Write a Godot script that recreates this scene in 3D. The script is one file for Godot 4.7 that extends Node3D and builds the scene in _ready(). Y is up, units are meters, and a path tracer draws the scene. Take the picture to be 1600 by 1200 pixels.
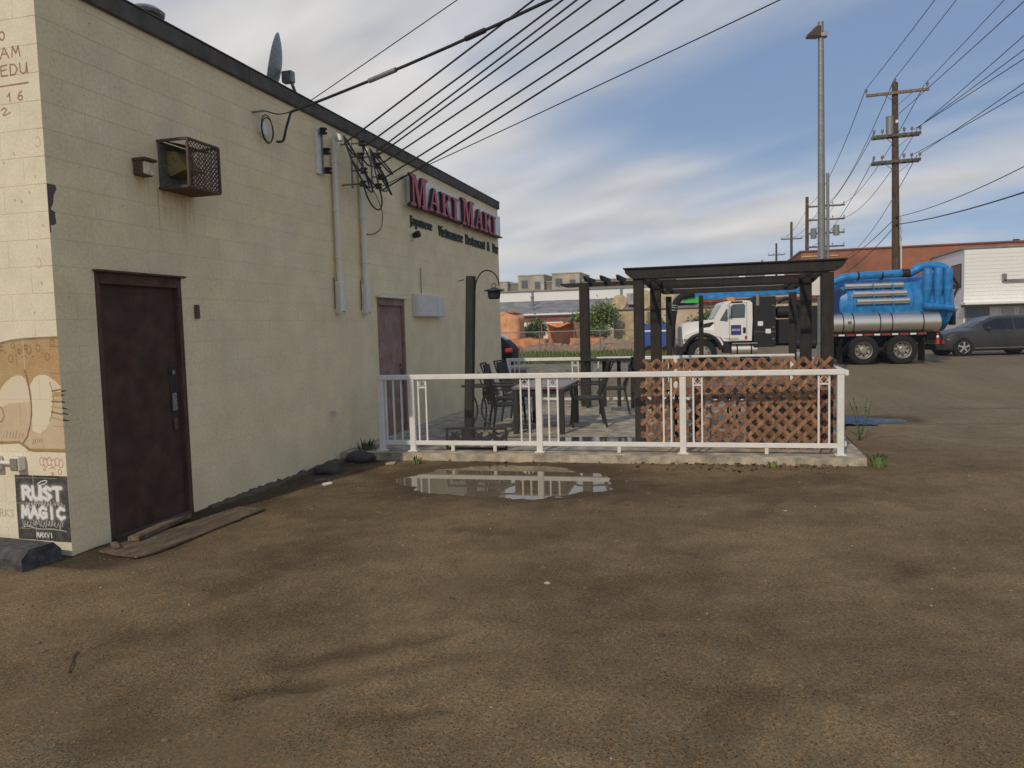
extends Node3D

# ---------------------------------------------------------------- mesh builder
class MB:
	var v := PackedVector3Array()
	var n := PackedVector3Array()
	var t := PackedVector2Array()
	var X := Transform3D.IDENTITY
	func tri(a: Vector3, b: Vector3, c: Vector3, na: Vector3, nb: Vector3, nc: Vector3, ta := Vector2.ZERO, tb := Vector2.ZERO, tc := Vector2.ZERO) -> void:
		if (c - a).cross(b - a).dot(na + nb + nc) < 0.0:
			var s := b; b = c; c = s
			var sn := nb; nb = nc; nc = sn
			var st := tb; tb = tc; tc = st
		v.append(X * a); v.append(X * b); v.append(X * c)
		n.append((X.basis * na).normalized()); n.append((X.basis * nb).normalized()); n.append((X.basis * nc).normalized())
		t.append(ta); t.append(tb); t.append(tc)
	func quad(a: Vector3, b: Vector3, c: Vector3, d: Vector3, nn: Vector3) -> void:
		tri(a, b, c, nn, nn, nn)
		tri(a, c, d, nn, nn, nn)
	func fquad(a: Vector3, b: Vector3, c: Vector3, d: Vector3, away: Vector3) -> void:
		var nn := (b - a).cross(c - a)
		if nn.length() < 1e-9: nn = (c - a).cross(d - a)
		nn = nn.normalized()
		if nn.dot(away) < 0.0: nn = -nn
		quad(a, b, c, d, nn)
	func box(c: Vector3, s: Vector3, b := Basis()) -> void:
		cbox(c, s, 0.0, b)
	func cbox(c: Vector3, s: Vector3, bv: float, b := Basis()) -> void:
		var h := s * 0.5
		bv = min(bv, min(h.x, min(h.y, h.z)) * 0.9)
		for ax in 3:
			var u := (ax + 1) % 3
			var w := (ax + 2) % 3
			for sg in [-1.0, 1.0]:
				var q := []
				for k in [[-1, -1], [1, -1], [1, 1], [-1, 1]]:
					var p := Vector3.ZERO
					p[ax] = sg * h[ax]; p[u] = k[0] * (h[u] - bv); p[w] = k[1] * (h[w] - bv)
					q.append(c + b * p)
				var nn := Vector3.ZERO
				nn[ax] = sg
				quad(q[0], q[1], q[2], q[3], b * nn)
			if bv > 0.0:
				for su in [-1.0, 1.0]:
					for sw in [-1.0, 1.0]:
						var q2 := []
						for k in [[-1, 0], [1, 0], [1, 1], [-1, 1]]:
							var p := Vector3.ZERO
							p[ax] = k[0] * (h[ax] - bv)
							p[u] = su * (h[u] - (bv if k[1] == 1 else 0.0))
							p[w] = sw * (h[w] - (0.0 if k[1] == 1 else bv))
							q2.append(c + b * p)
						var nn := Vector3.ZERO
						nn[u] = su; nn[w] = sw
						quad(q2[0], q2[1], q2[2], q2[3], b * nn.normalized())
		if bv > 0.0:
			for k in 8:
				var s3 := Vector3(1 if k & 1 else -1, 1 if k & 2 else -1, 1 if k & 4 else -1)
				var q3 := []
				for ax in 3:
					var p := Vector3.ZERO
					for j in 3: p[j] = s3[j] * (h[j] - (0.0 if j == ax else bv))
					q3.append(c + b * p)
				var nn := b * s3.normalized()
				tri(q3[0], q3[1], q3[2], nn, nn, nn)
	func bar(p0: Vector3, p1: Vector3, w: float, h: float, bv := 0.0, up := Vector3.UP) -> void:
		var f := (p1 - p0).normalized()
		var r := f.cross(up)
		if r.length() < 0.01: r = f.cross(Vector3(0, 0, 1))
		r = r.normalized()
		cbox((p0 + p1) * 0.5, Vector3(w, h, (p1 - p0).length()), bv, Basis(r, r.cross(f) * 1.0, -f))
	func cyl(p0: Vector3, p1: Vector3, r0: float, r1: float, seg := 12, caps := true) -> void:
		var f := (p1 - p0).normalized()
		var a := f.cross(Vector3.UP)
		if a.length() < 0.01: a = Vector3.RIGHT
		a = a.normalized()
		var b := f.cross(a)
		for i in seg:
			var t0 := TAU * i / seg
			var t1 := TAU * (i + 1) / seg
			var d0 := a * cos(t0) + b * sin(t0)
			var d1 := a * cos(t1) + b * sin(t1)
			tri(p0 + d0 * r0, p1 + d0 * r1, p1 + d1 * r1, d0, d0, d1)
			tri(p0 + d0 * r0, p1 + d1 * r1, p0 + d1 * r0, d0, d1, d1)
			if caps:
				tri(p0, p0 + d0 * r0, p0 + d1 * r0, -f, -f, -f)
				tri(p1, p1 + d0 * r1, p1 + d1 * r1, f, f, f)
	func tube(pts: Array, r: float, seg := 8) -> void:
		var f: Vector3 = (pts[1] - pts[0]).normalized()
		var a := f.cross(Vector3.UP)
		if a.length() < 0.05: a = f.cross(Vector3.RIGHT)
		a = a.normalized()
		var rings := []
		for i in pts.size():
			var g: Vector3 = (pts[min(i + 1, pts.size() - 1)] - pts[max(i - 1, 0)]).normalized()
			a = (a - g * a.dot(g)).normalized()
			var b := g.cross(a)
			var ring := []
			for k in seg:
				var th := TAU * k / seg
				ring.append([pts[i] + (a * cos(th) + b * sin(th)) * r, a * cos(th) + b * sin(th)])
			rings.append(ring)
		for i in rings.size() - 1:
			for k in seg:
				var A = rings[i][k]; var B = rings[i + 1][k]; var C = rings[i + 1][(k + 1) % seg]; var D = rings[i][(k + 1) % seg]
				tri(A[0], B[0], C[0], A[1], B[1], C[1])
				tri(A[0], C[0], D[0], A[1], C[1], D[1])
		for e in [0, rings.size() - 1]:
			var nn: Vector3 = (pts[0] - pts[1]).normalized() if e == 0 else (pts[-1] - pts[-2]).normalized()
			for k in range(1, seg - 1):
				tri(rings[e][0][0], rings[e][k][0], rings[e][k + 1][0], nn, nn, nn)
	# prof: Array of Vector2(radius, along)
	func lathe(prof: Array, o: Vector3, axis: Vector3, seg := 24) -> void:
		var f := axis.normalized()
		var a := f.cross(Vector3.UP)
		if a.length() < 0.01: a = Vector3.RIGHT
		a = a.normalized()
		var b := f.cross(a)
		for j in prof.size() - 1:
			var P: Vector2 = prof[j]; var Q: Vector2 = prof[j + 1]
			var d := Q - P
			if d.length() < 1e-6: continue
			var nr := d.y; var na := -d.x
			for i in seg:
				var t0 := TAU * i / seg
				var t1 := TAU * (i + 1) / seg
				var d0 := a * cos(t0) + b * sin(t0)
				var d1 := a * cos(t1) + b * sin(t1)
				var n0 := (d0 * nr + f * na).normalized()
				var n1 := (d1 * nr + f * na).normalized()
				var p00 := o + d0 * P.x + f * P.y; var p01 := o + d1 * P.x + f * P.y
				var p10 := o + d0 * Q.x + f * Q.y; var p11 := o + d1 * Q.x + f * Q.y
				if P.x > 1e-5 or Q.x > 1e-5:
					if Q.x > 1e-5: tri(p00, p10, p11, n0, n0, n1)
					if P.x > 1e-5: tri(p00, p11, p01, n0, n1, n1)
	func prism(poly: PackedVector2Array, z0: float, z1: float) -> void:
		var idx := Geometry2D.triangulate_polygon(poly)
		for i in range(0, idx.size(), 3):
			var a := poly[idx[i]]; var b := poly[idx[i + 1]]; var c := poly[idx[i + 2]]
			var F := Vector3(0, 0, 1)
			tri(Vector3(a.x, a.y, z1), Vector3(b.x, b.y, z1), Vector3(c.x, c.y, z1), F, F, F)
			tri(Vector3(a.x, a.y, z0), Vector3(b.x, b.y, z0), Vector3(c.x, c.y, z0), -F, -F, -F)
		var cw := Geometry2D.is_polygon_clockwise(poly)
		for i in poly.size():
			var a := poly[i]; var b := poly[(i + 1) % poly.size()]
			var d := (b - a).normalized()
			var nn := Vector3(d.y, -d.x, 0)
			if not cw: nn = nn
			else: nn = -nn
			# make it point outwards whatever the winding convention
			var m2 := (a + b) * 0.5 + Vector2(nn.x, nn.y) * 0.001
			if Geometry2D.is_point_in_polygon(m2, poly): nn = -nn
			quad(Vector3(a.x, a.y, z0), Vector3(b.x, b.y, z0), Vector3(b.x, b.y, z1), Vector3(a.x, a.y, z1), nn)
	# rows of equally many points, smooth; normals turned away from the middle
	func grid(rows: Array, mid: Vector3, wrap := false, updir := Vector3.ZERO) -> void:
		var R := rows.size()
		var Cn: int = rows[0].size()
		var nor := []
		for i in R:
			var line := []
			for j in Cn:
				var a: Vector3 = rows[max(i - 1, 0)][j]; var b: Vector3 = rows[min(i + 1, R - 1)][j]
				var jl := j - 1; var jr := j + 1
				if wrap: jl = (jl + Cn) % Cn; jr = jr % Cn
				else: jl = max(jl, 0); jr = min(jr, Cn - 1)
				var c: Vector3 = rows[i][jl]; var d: Vector3 = rows[i][jr]
				var nn := (b - a).cross(d - c)
				if nn.length() < 1e-10: nn = rows[i][j] - mid
				nn = nn.normalized()
				var away: Vector3 = updir if updir != Vector3.ZERO else rows[i][j] - mid
				if nn.dot(away) < 0.0: nn = -nn
				line.append(nn)
			nor.append(line)
		for i in R - 1:
			for j in (Cn if wrap else Cn - 1):
				var k := (j + 1) % Cn
				tri(rows[i][j], rows[i + 1][j], rows[i + 1][k], nor[i][j], nor[i + 1][j], nor[i + 1][k])
				tri(rows[i][j], rows[i + 1][k], rows[i][k], nor[i][j], nor[i + 1][k], nor[i][k])
	func mesh() -> ArrayMesh:
		var arr := []
		arr.resize(Mesh.ARRAY_MAX)
		arr[Mesh.ARRAY_VERTEX] = v
		arr[Mesh.ARRAY_NORMAL] = n
		arr[Mesh.ARRAY_TEX_UV] = t
		var m := ArrayMesh.new()
		m.add_surface_from_arrays(Mesh.PRIMITIVE_TRIANGLES, arr)
		return m

# ---------------------------------------------------------------- helpers
var M := {}
var taken := {}
var rng := RandomNumberGenerator.new()

func numbered(called: String) -> String:
	if not taken.has(called):
		taken[called] = 0
		return called
	taken[called] += 1
	return "%s_%03d" % [called, taken[called]]

func tag(o: Node, label: String, category: String, group := "") -> Node:
	o.set_meta("label", label)
	o.set_meta("category", category)
	if group != "": o.set_meta("group", group)
	return o

func thing(called: String, label: String, category: String, at := Vector3.ZERO, turn := 0.0, group := "") -> Node3D:
	var o := Node3D.new()
	o.name = numbered(called)
	add_child(o)
	o.position = at
	o.rotation.y = turn
	tag(o, label, category, group)
	return o

func inst(called: String, mesh: Mesh, mt: Material, parent: Node) -> MeshInstance3D:
	var o := MeshInstance3D.new()
	o.mesh = mesh
	o.material_override = mt
	o.name = called if parent != self else numbered(called)
	parent.add_child(o, true)
	return o

func part(called: String, b: MB, mt: Material, parent: Node) -> MeshInstance3D:
	return inst(called, b.mesh(), mt, parent)

func single(called: String, b: MB, mt: Material, label: String, category: String, group := "") -> MeshInstance3D:
	var o := inst(called, b.mesh(), mt, self)
	tag(o, label, category, group)
	return o

func struct(called: String, b: MB, mt: Material) -> MeshInstance3D:
	var o := inst(called, b.mesh(), mt, self)
	o.set_meta("kind", "structure")
	return o

func lin(r: float, g: float, b: float) -> Color:
	return Color(r, g, b).linear_to_srgb()

func mat(r: float, g: float, b: float, rough := 0.8, metal := 0.0) -> StandardMaterial3D:
	var m := StandardMaterial3D.new()
	m.albedo_color = lin(r, g, b)
	m.roughness = rough
	m.metallic = metal
	return m

func tmat(r: float, g: float, b: float, rough: float, tex: Texture2D, scale: float, world := false, metal := 0.0, bump := 0.0) -> StandardMaterial3D:
	var m := mat(r, g, b, rough, metal)
	m.albedo_texture = tex
	m.uv1_triplanar = true
	m.uv1_world_triplanar = world
	m.uv1_scale = Vector3.ONE * scale
	if bump > 0.0:
		m.heightmap_enabled = true
		m.heightmap_texture = tex
		m.heightmap_scale = bump
	return m

func noise(seed_: int, freq: float, oct := 4, kind := FastNoiseLite.TYPE_SIMPLEX_SMOOTH) -> FastNoiseLite:
	var f := FastNoiseLite.new()
	f.seed = seed_
	f.noise_type = kind
	f.frequency = freq
	f.fractal_type = FastNoiseLite.FRACTAL_FBM if oct > 1 else FastNoiseLite.FRACTAL_NONE
	f.fractal_octaves = oct
	return f

func nbytes(seed_: int, freq: float, oct: int, w: int, h: int) -> PackedByteArray:
	var im := noise(seed_, freq, oct).get_seamless_image(w, h)
	im.convert(Image.FORMAT_L8)
	return im.get_data()

# grey texture around full white: mixes coarse and fine noise, tint follows a third noise
func make_tex(seed_: int, size: int, coarse: float, fine: float, amp_c: float, amp_f: float, tint := 0.0, stretch := 1) -> ImageTexture:
	var w := size
	var h := size / stretch
	var A := nbytes(seed_, coarse, 4, w, h)
	var B := nbytes(seed_ + 1, fine, 2, w, h)
	var Cc := nbytes(seed_ + 2, coarse * 0.7, 3, w, h)
	var out := PackedByteArray()
	out.resize(w * h * 3)
	for i in w * h:
		var g := 1.0 - amp_c * (1.0 - A[i] / 255.0) - amp_f * (1.0 - B[i] / 255.0)
		var k := (Cc[i] / 255.0 - 0.5) * tint
		g = clampf(g, 0.0, 1.0) * 255.0
		out[i * 3] = int(clampf(g * (1.0 + k), 0, 255))
		out[i * 3 + 1] = int(g)
		out[i * 3 + 2] = int(clampf(g * (1.0 - k), 0, 255))
	var im := Image.create_from_data(w, h, false, Image.FORMAT_RGB8, out)
	return ImageTexture.create_from_image(im)

func speckle(tx: ImageTexture) -> ImageTexture:
	# chips and pinholes in the paint
	var im := tx.get_image()
	rng.seed = 4242
	for k in 420:
		var x := rng.randi_range(3, im.get_width() - 4)
		var y := rng.randi_range(3, im.get_height() - 14)
		var d := rng.randf_range(0.45, 0.85)
		for i in rng.randi_range(1, 5):
			var c := im.get_pixel(x, y)
			im.set_pixel(x, y, Color(c.r * d, c.g * d, c.b * d))
			x = clampi(x + rng.randi_range(-1, 1), 0, im.get_width() - 1)
			y += rng.randi_range(0, 1)
	return ImageTexture.create_from_image(im)

func bez(p0: Vector3, p1: Vector3, p2: Vector3, p3: Vector3, k := 14) -> Array:
	var r := []
	for i in k + 1:
		r.append(p0.bezier_interpolate(p1, p2, p3, float(i) / k))
	return r

func smooth_path(pts: Array, k := 6) -> Array:
	var r := []
	for i in pts.size() - 1:
		var a: Vector3 = pts[i]; var b: Vector3 = pts[i + 1]
		var pa: Vector3 = pts[max(i - 1, 0)]; var pb: Vector3 = pts[min(i + 2, pts.size() - 1)]
		for j in k:
			r.append(a.cubic_interpolate(b, pa, pb, float(j) / k))
	r.append(pts[-1])
	return r

func hang(p0: Vector3, p1: Vector3, sag: float, k := 24) -> Array:
	var r := []
	for i in k + 1:
		var s := float(i) / k
		r.append(p0.lerp(p1, s) - Vector3(0, sag * 4.0 * s * (1.0 - s), 0))
	return r

func text(st: String, bold := true, serif := true) -> TextMesh:
	var f := SystemFont.new()
	f.font_names = PackedStringArray(["Droid Serif" if serif else "Droid Sans"])
	f.font_weight = 700 if bold else 400
	var tm := TextMesh.new()
	tm.font = f
	tm.text = st
	tm.font_size = 64
	tm.pixel_size = 0.01
	tm.depth = 0.1
	tm.curve_step = 2.0
	return tm

# a text mesh scaled to w x h x d with its lower left back corner at `at`, in the parent's frame (x right, y up, z front)
func put_text(called: String, st: String, w: float, h: float, d: float, at: Vector3, mt: Material, parent: Node, basis := Basis(), serif := true) -> MeshInstance3D:
	var tm := text(st, true, serif)
	var bb := tm.get_aabb()
	var o := inst(called, tm, mt, parent)
	var sc := Vector3(w / max(bb.size.x, 0.001), h / max(bb.size.y, 0.001), d / max(bb.size.z, 0.001))
	var lb := basis * Basis.from_scale(sc)
	o.transform = Transform3D(lb, at - lb * bb.position)
	return o

# ---------------------------------------------------------------- light, sky, camera
const SUN_TO := Vector3(-0.27, 1.0, 1.35)

func make_sky() -> ImageTexture:
	var W := 1536
	var H := 768
	var im := Image.create(W, H, false, Image.FORMAT_RGBF)
	var n1 := noise(49, 0.55, 5)
	var n2 := noise(23, 1.7, 5)
	var n3 := noise(36, 0.28, 3)
	var hor := Color(0.46, 0.52, 0.57)
	im.fill(Color(0.22, 0.20, 0.17))
	for y in H / 2 + 1:
		var el := PI * 0.5 - PI * (y + 0.5) / H
		var se := sin(el)
		var ce := cos(el)
		var deg := rad_to_deg(el)
		for x in W:
			var az := wrapf(TAU * (x + 0.5) / W, -PI, PI)
			var d := Vector3(sin(az) * ce, se, -cos(az) * ce)
			var q := Vector2(d.x, d.z) / (se + 0.16)
			# streaky high cloud: stretched along one direction
			var s := Vector3(q.x * 0.9 + q.y * 0.42, q.y * 1.0 - q.x * 0.55, 0.0)
			s.x *= 0.7
			var warp := n3.get_noise_2d(q.x * 1.2 + 5.0, q.y * 1.2) * 0.9
			var c := n1.get_noise_2d(s.x + warp, s.y * 1.25 + warp * 0.5) * 0.75 + n2.get_noise_2d(s.x * 1.0 + warp, s.y * 1.3) * 0.20
			# cloud bank rising westwards, raised again out of view to brighten the shaded wall
			var edge := 15.0 - 10.5 * sin(2.0 * (az + 0.16)) + c * 10.0
			var bank := smoothstep(edge + 5.0, edge - 6.0, deg)
			var wisp := smoothstep(-0.40, 0.48, c + 0.25 * n2.get_noise_2d(s.x * 0.7 + 3.0, s.y * 1.9)) * 0.74
			var low := smoothstep(9.0, 3.0, deg) * smoothstep(0.32, -0.12, n2.get_noise_2d(az * 2.2, deg * 0.22)) * 0.45
			var cov := clampf(max(bank * (0.86 + 0.35 * c), wisp) - low, 0.0, 1.0)
			var sky := Color(0.140, 0.205, 0.345).lerp(Color(0.26, 0.385, 0.54), pow(clampf(1.0 - deg / 32.0, 0.0, 1.0), 2.0))
			sky = sky.lerp(hor, pow(clampf(1.0 - deg / 10.0, 0.0, 1.0), 2.0) * 0.7)
			var cl := Color(0.525, 0.515, 0.505) * (0.97 + 0.26 * n2.get_noise_2d(s.x * 0.8 + 9.0, s.y * 1.5))
			var o := sky.lerp(cl, cov)
			im.set_pixel(x, y, Color(o.r, o.g, o.b))
	return ImageTexture.create_from_image(im)

func setup_camera_and_light() -> void:
	var cam := Camera3D.new()
	cam.name = "camera"
	add_child(cam)
	cam.position = Vector3(0, 1.65, 0)
	cam.rotation_degrees = Vector3(-4.1927, 15.3147, -1.547)
	cam.fov = 53.13
	cam.far = 2000.0
	cam.near = 0.05
	cam.current = true
	var we := WorldEnvironment.new()
	we.name = "environment"
	var e := Environment.new()
	e.background_mode = Environment.BG_SKY
	var sk := Sky.new()
	var pm := PanoramaSkyMaterial.new()
	pm.panorama = make_sky()
	sk.sky_material = pm
	e.sky = sk
	e.tonemap_mode = Environment.TONE_MAPPER_LINEAR
	e.tonemap_exposure = 1.3
	e.sdfgi_enabled = true
	e.ssao_enabled = true
	e.ssil_enabled = true
	e.fog_enabled = true
	e.fog_density = 0.0007
	e.fog_light_color = Color(0.80, 0.86, 0.93)
	we.environment = e
	add_child(we)
	var sun := DirectionalLight3D.new()
	sun.name = "sun"
	sun.light_color = Color(1.0, 0.93, 0.82)
	sun.light_energy = 0.50
	sun.light_angular_distance = 0.6
	sun.shadow_enabled = true
	add_child(sun)
	sun.look_at_from_position(SUN_TO * 20.0, Vector3.ZERO)

# ---------------------------------------------------------------- materials
func make_materials() -> void:
	var grain := make_tex(101, 512, 0.012, 0.11, 0.28, 0.22, 0.05)
	var soft := make_tex(131, 512, 0.008, 0.05, 0.22, 0.08, 0.10)
	var wood := make_tex(151, 512, 0.02, 0.13, 0.35, 0.3, 0.08, 4)
	var wall := speckle(make_tex(171, 1024, 0.006, 0.09, 0.07, 0.08, 0.03))
	var conc := make_tex(191, 1024, 0.007, 0.10, 0.40, 0.20, 0.07)
	M.grain = grain
	M.soft = soft
	M.wall = tmat(1.0, 0.85, 0.535, 0.82, wall, 0.28, true, 0.0, 0.10)
	M.joint = tmat(0.90, 0.77, 0.52, 0.9, wall, 0.6, true)
	M.fascia = tmat(0.165, 0.152, 0.138, 0.8, soft, 0.7, true)
	M.fascia.metallic_specular = 0.2
	M.roof = mat(0.12, 0.12, 0.12, 0.95)
	M.white_paint = tmat(0.92, 0.91, 0.87, 0.45, wall, 0.9, true)
	M.white_dull = tmat(0.86, 0.83, 0.76, 0.65, wall, 0.7, true)
	M.pipe_white = tmat(0.92, 0.88, 0.78, 0.6, wall, 0.7, true)
	M.brown_door = tmat(0.125, 0.076, 0.056, 0.75, soft, 0.9, true)
	M.brown_door.metallic_specular = 0.2
	M.brown_frame = tmat(0.165, 0.098, 0.074, 0.75, soft, 0.9, true)
	M.brown_frame.metallic_specular = 0.2
	M.pink_door = tmat(0.46, 0.29, 0.235, 0.75, soft, 0.8, true)
	M.steel = tmat(0.52, 0.51, 0.48, 0.35, grain, 2.0, false, 0.9)
	M.galv = tmat(0.50, 0.51, 0.50, 0.5, grain, 3.0, false, 0.55)
	M.black = mat(0.018, 0.018, 0.019, 0.55)
	M.cable = mat(0.018, 0.017, 0.017, 0.6)
	M.rubber = tmat(0.022, 0.022, 0.022, 0.85, grain, 3.0)
	M.rust = tmat(0.20, 0.085, 0.04, 0.85, grain, 5.0)
	M.yellow_lid = tmat(0.52, 0.40, 0.14, 0.7, grain, 4.0)
	M.cage_grey = tmat(0.24, 0.225, 0.195, 0.7, grain, 4.0)
	M.brown_iron = mat(0.10, 0.065, 0.05, 0.7)
	M.pergola = tmat(0.042, 0.034, 0.029, 0.7, wood, 1.2)
	M.pergola_b = tmat(0.055, 0.043, 0.035, 0.75, wood, 1.2)
	M.lampwood = tmat(0.030, 0.036, 0.026, 0.7, wood, 1.2)
	M.lattice = [tmat(0.64, 0.32, 0.165, 0.75, wood, 1.6), tmat(0.72, 0.37, 0.20, 0.75, wood, 1.6), tmat(0.56, 0.27, 0.135, 0.75, wood, 1.6)]
	M.slab = tmat(0.86, 0.76, 0.58, 0.85, conc, 0.5, true, 0.0, 0.25)
	M.table_top = tmat(0.36, 0.235, 0.25, 0.35, grain, 2.0)
	M.chair = tmat(0.028, 0.026, 0.026, 0.6, grain, 4.0)
	M.pink = tmat(0.66, 0.065, 0.11, 0.45, soft, 1.4)
	M.letter_side = mat(0.05, 0.018, 0.02, 0.5)
	M.sign_dark = mat(0.028, 0.045, 0.035, 0.6)
	M.block_grey = tmat(0.16, 0.16, 0.155, 0.95, conc, 1.5, false, 0.0, 0.3)
	M.ply = tmat(0.30, 0.21, 0.13, 0.85, wood, 0.8)
	M.stone = tmat(0.13, 0.11, 0.095, 0.9, grain, 4.0)
	M.leaf = [mat(0.10, 0.16, 0.035, 0.6), mat(0.15, 0.22, 0.05, 0.6), mat(0.075, 0.115, 0.03, 0.6)]
	for k in M.leaf: k.backlight = Color(0.10, 0.14, 0.03)
	M.bench = tmat(0.50, 0.30, 0.17, 0.8, wood, 1.2)
	M.grass = mat(0.26, 0.30, 0.09, 0.7)
	M.bark = mat(0.09, 0.065, 0.045, 0.95)
	M.tpaint_white = mat(0.80, 0.80, 0.78, 0.3)
	M.tpaint_white.clearcoat_enabled = true
	M.blue = tmat(0.045, 0.40, 1.0, 0.42, grain, 0.45)
	M.blue_deep = tmat(0.012, 0.05, 0.18, 0.4, soft, 0.8)
	M.logo_blue = mat(0.035, 0.04, 0.20, 0.4)
	M.white_flat = mat(0.82, 0.82, 0.82, 0.5)
	M.truck_black = tmat(0.016, 0.018, 0.017, 0.6, grain, 1.5)
	M.red = mat(0.42, 0.02, 0.02, 0.4)
	M.amber = mat(0.75, 0.25, 0.03, 0.35)
	M.orange = tmat(1.0, 0.50, 0.25, 0.75, soft, 0.4)
	M.orange_dark = tmat(0.95, 0.40, 0.16, 0.8, soft, 0.4)
	M.car_grey = mat(0.048, 0.047, 0.047, 0.35, 0.0)
	M.car_dark = mat(0.006, 0.007, 0.010, 0.5, 0.0)
	M.car_dark.metallic_specular = 0.2
	M.car_green = mat(0.030, 0.042, 0.034, 0.35, 0.2)
	M.dark_glass = mat(0.018, 0.022, 0.024, 0.06)
	M.cab_glass = mat(0.45, 0.58, 0.58, 0.05)
	M.cab_glass.transparency = BaseMaterial3D.TRANSPARENCY_ALPHA
	M.cab_glass.albedo_color.a = 0.22
	M.pane = mat(0.30, 0.32, 0.32, 0.03)
	M.pane.transparency = BaseMaterial3D.TRANSPARENCY_ALPHA
	M.pane.albedo_color.a = 0.02
	M.pane.metallic_specular = 0.25
	M.chrome = mat(0.75, 0.75, 0.74, 0.15, 1.0)
	M.alu = mat(0.72, 0.69, 0.63, 0.36, 0.9)
	M.brick_far = tmat(0.46, 0.185, 0.095, 0.9, soft, 0.06, true)
	M.white_far = mat(0.84, 0.84, 0.81, 0.8)
	M.roof_grey = tmat(0.44, 0.43, 0.42, 0.85, grain, 0.10, true)
	M.tan_far = tmat(0.66, 0.59, 0.46, 0.9, soft, 0.08, true)
	M.tan_dark = mat(0.24, 0.215, 0.17, 0.9)
	M.window_far = mat(0.10, 0.12, 0.14, 0.12)
	M.container_tan = tmat(0.72, 0.60, 0.37, 0.7, soft, 0.4)
	M.pole_wood = tmat(0.21, 0.145, 0.095, 0.9, wood, 0.7)
	M.arm_wood = tmat(0.55, 0.38, 0.26, 0.85, wood, 0.7)
	M.arm_grey = tmat(0.32, 0.29, 0.25, 0.9, wood, 0.7)
	M.porcelain = mat(0.22, 0.20, 0.19, 0.35)
	M.walk = tmat(0.42, 0.36, 0.28, 0.9, conc, 0.3, true)
	M.turf = tmat(0.40, 0.40, 0.15, 0.95, grain, 0.5, true)
	M.dirt = tmat(0.62, 0.42, 0.28, 0.95, grain, 0.6, true, 0.0, 2.0)
	M.rubble = [mat(0.42, 0.30, 0.24, 0.9), mat(0.30, 0.20, 0.15, 0.9), mat(0.52, 0.46, 0.40, 0.9)]
	M.rim = mat(0.42, 0.39, 0.33, 0.42, 0.8)
	M.water = mat(0.30, 0.235, 0.14, 0.015)
	M.water.transparency = BaseMaterial3D.TRANSPARENCY_ALPHA
	M.water.albedo_color.a = 0.5
	M.wet = mat(0.10, 0.09, 0.075, 0.10)

# ---------------------------------------------------------------- ground
var n_big := noise(301, 0.35, 4)
var n_mid := noise(302, 1.1, 4)
var n_fine := noise(303, 4.5, 3)
var n_rut := noise(304, 0.9, 3)

func basin(x: float, z: float) -> float:
	var q := Vector2((x + 2.30) / 1.30, (z + 7.95) / 0.98)
	q += Vector2(n_mid.get_noise_2d(x * 1.3, z * 1.3), n_mid.get_noise_2d(x * 1.3 + 40.0, z * 1.3)) * 0.22
	var a := q.length()
	var q2 := Vector2((x - 2.35) / 0.75, (z + 13.5) / 0.55)
	return min(a, q2.length() + 0.15)

# damp hollows and ruts: ends of the axis, half width, depth, darkness
const PATCH := [[-2.12, -3.00, -1.90, -3.08, 0.075, 0.85, 0.030], [-2.16, -3.26, -1.50, -3.74, 0.085, 0.70, 0.014], [-1.95, -3.03, -1.25, -3.55, 0.075, 0.45, 0.010], [-3.1, -3.35, -2.4, -3.85, 0.26, 0.42, 0.008], [-1.3, -7.15, 1.1, -8.45, 0.34, 0.52, 0.006], [0.3, -7.3, 1.9, -7.9, 0.20, 0.38, 0.006], [-0.6, -5.5, 0.1, -5.7, 0.14, 0.35, 0.006], [0.9, -5.3, 1.6, -5.6, 0.20, 0.32, 0.006], [-0.15, -3.4, 0.5, -3.5, 0.12, 0.42, 0.010], [-1.55, -2.85, -1.38, -2.9, 0.06, 0.70, 0.012], [-1.30, -2.92, -1.18, -2.99, 0.045, 0.65, 0.010], [-3.6, -6.2, -2.6, -6.3, 0.22, 0.38, 0.006], [-2.1, -5.9, -1.7, -5.85, 0.10, 0.55, 0.006], [2.6, -6.9, 3.6, -7.6, 0.25, 0.30, 0.006], [1.9, -3.9, 2.6, -4.2, 0.2, 0.35, 0.008]]
func patch_d(q: Array, x: float, z: float) -> float:
	var a := Vector2(q[0], q[1])
	var b := Vector2(q[2], q[3])
	var p := Vector2(x, z)
	if p.distance_to((a + b) * 0.5) > a.distance_to(b) * 0.5 + q[4] * 2.0 + 0.1: return 9.0
	p += Vector2(n_fine.get_noise_2d(x * 1.2, z * 1.2), n_fine.get_noise_2d(x * 1.2 + 50.0, z * 1.2)) * q[4] * 0.9
	return p.distance_to(Geometry2D.get_closest_point_to_segment(p, a, b)) / q[4]

func ground_h(x: float, z: float) -> float:
	var near := smoothstep(16.0, 10.0, max(absf(x), absf(z + 5.0)))
	if near <= 0.0: return 0.0
	var b := basin(x, z)
	var h := 0.010 * n_mid.get_noise_2d(x, z) + 0.006 * n_fine.get_noise_2d(x, z) + 0.004 * n_fine.get_noise_2d(x * 3.0, z * 3.0)
	var rut := n_rut.get_noise_2d(x * 1.0 + z * 0.35, z * 0.5 - x * 0.1)
	h -= 0.010 * smoothstep(0.25, 0.6, rut)
	h *= smoothstep(0.55, 1.3, b) * 0.7 + 0.3
	for q in PATCH:
		var pd := patch_d(q, x, z)
		if pd < 1.3: h -= q[6] * 0.6 * smoothstep(1.2, 0.2, pd)
	h += 0.006
	h -= 0.058 * clampf(1.0 - b * b, 0.0, 1.0)
	# kept low where the slab and building meet it
	return h * near

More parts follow.
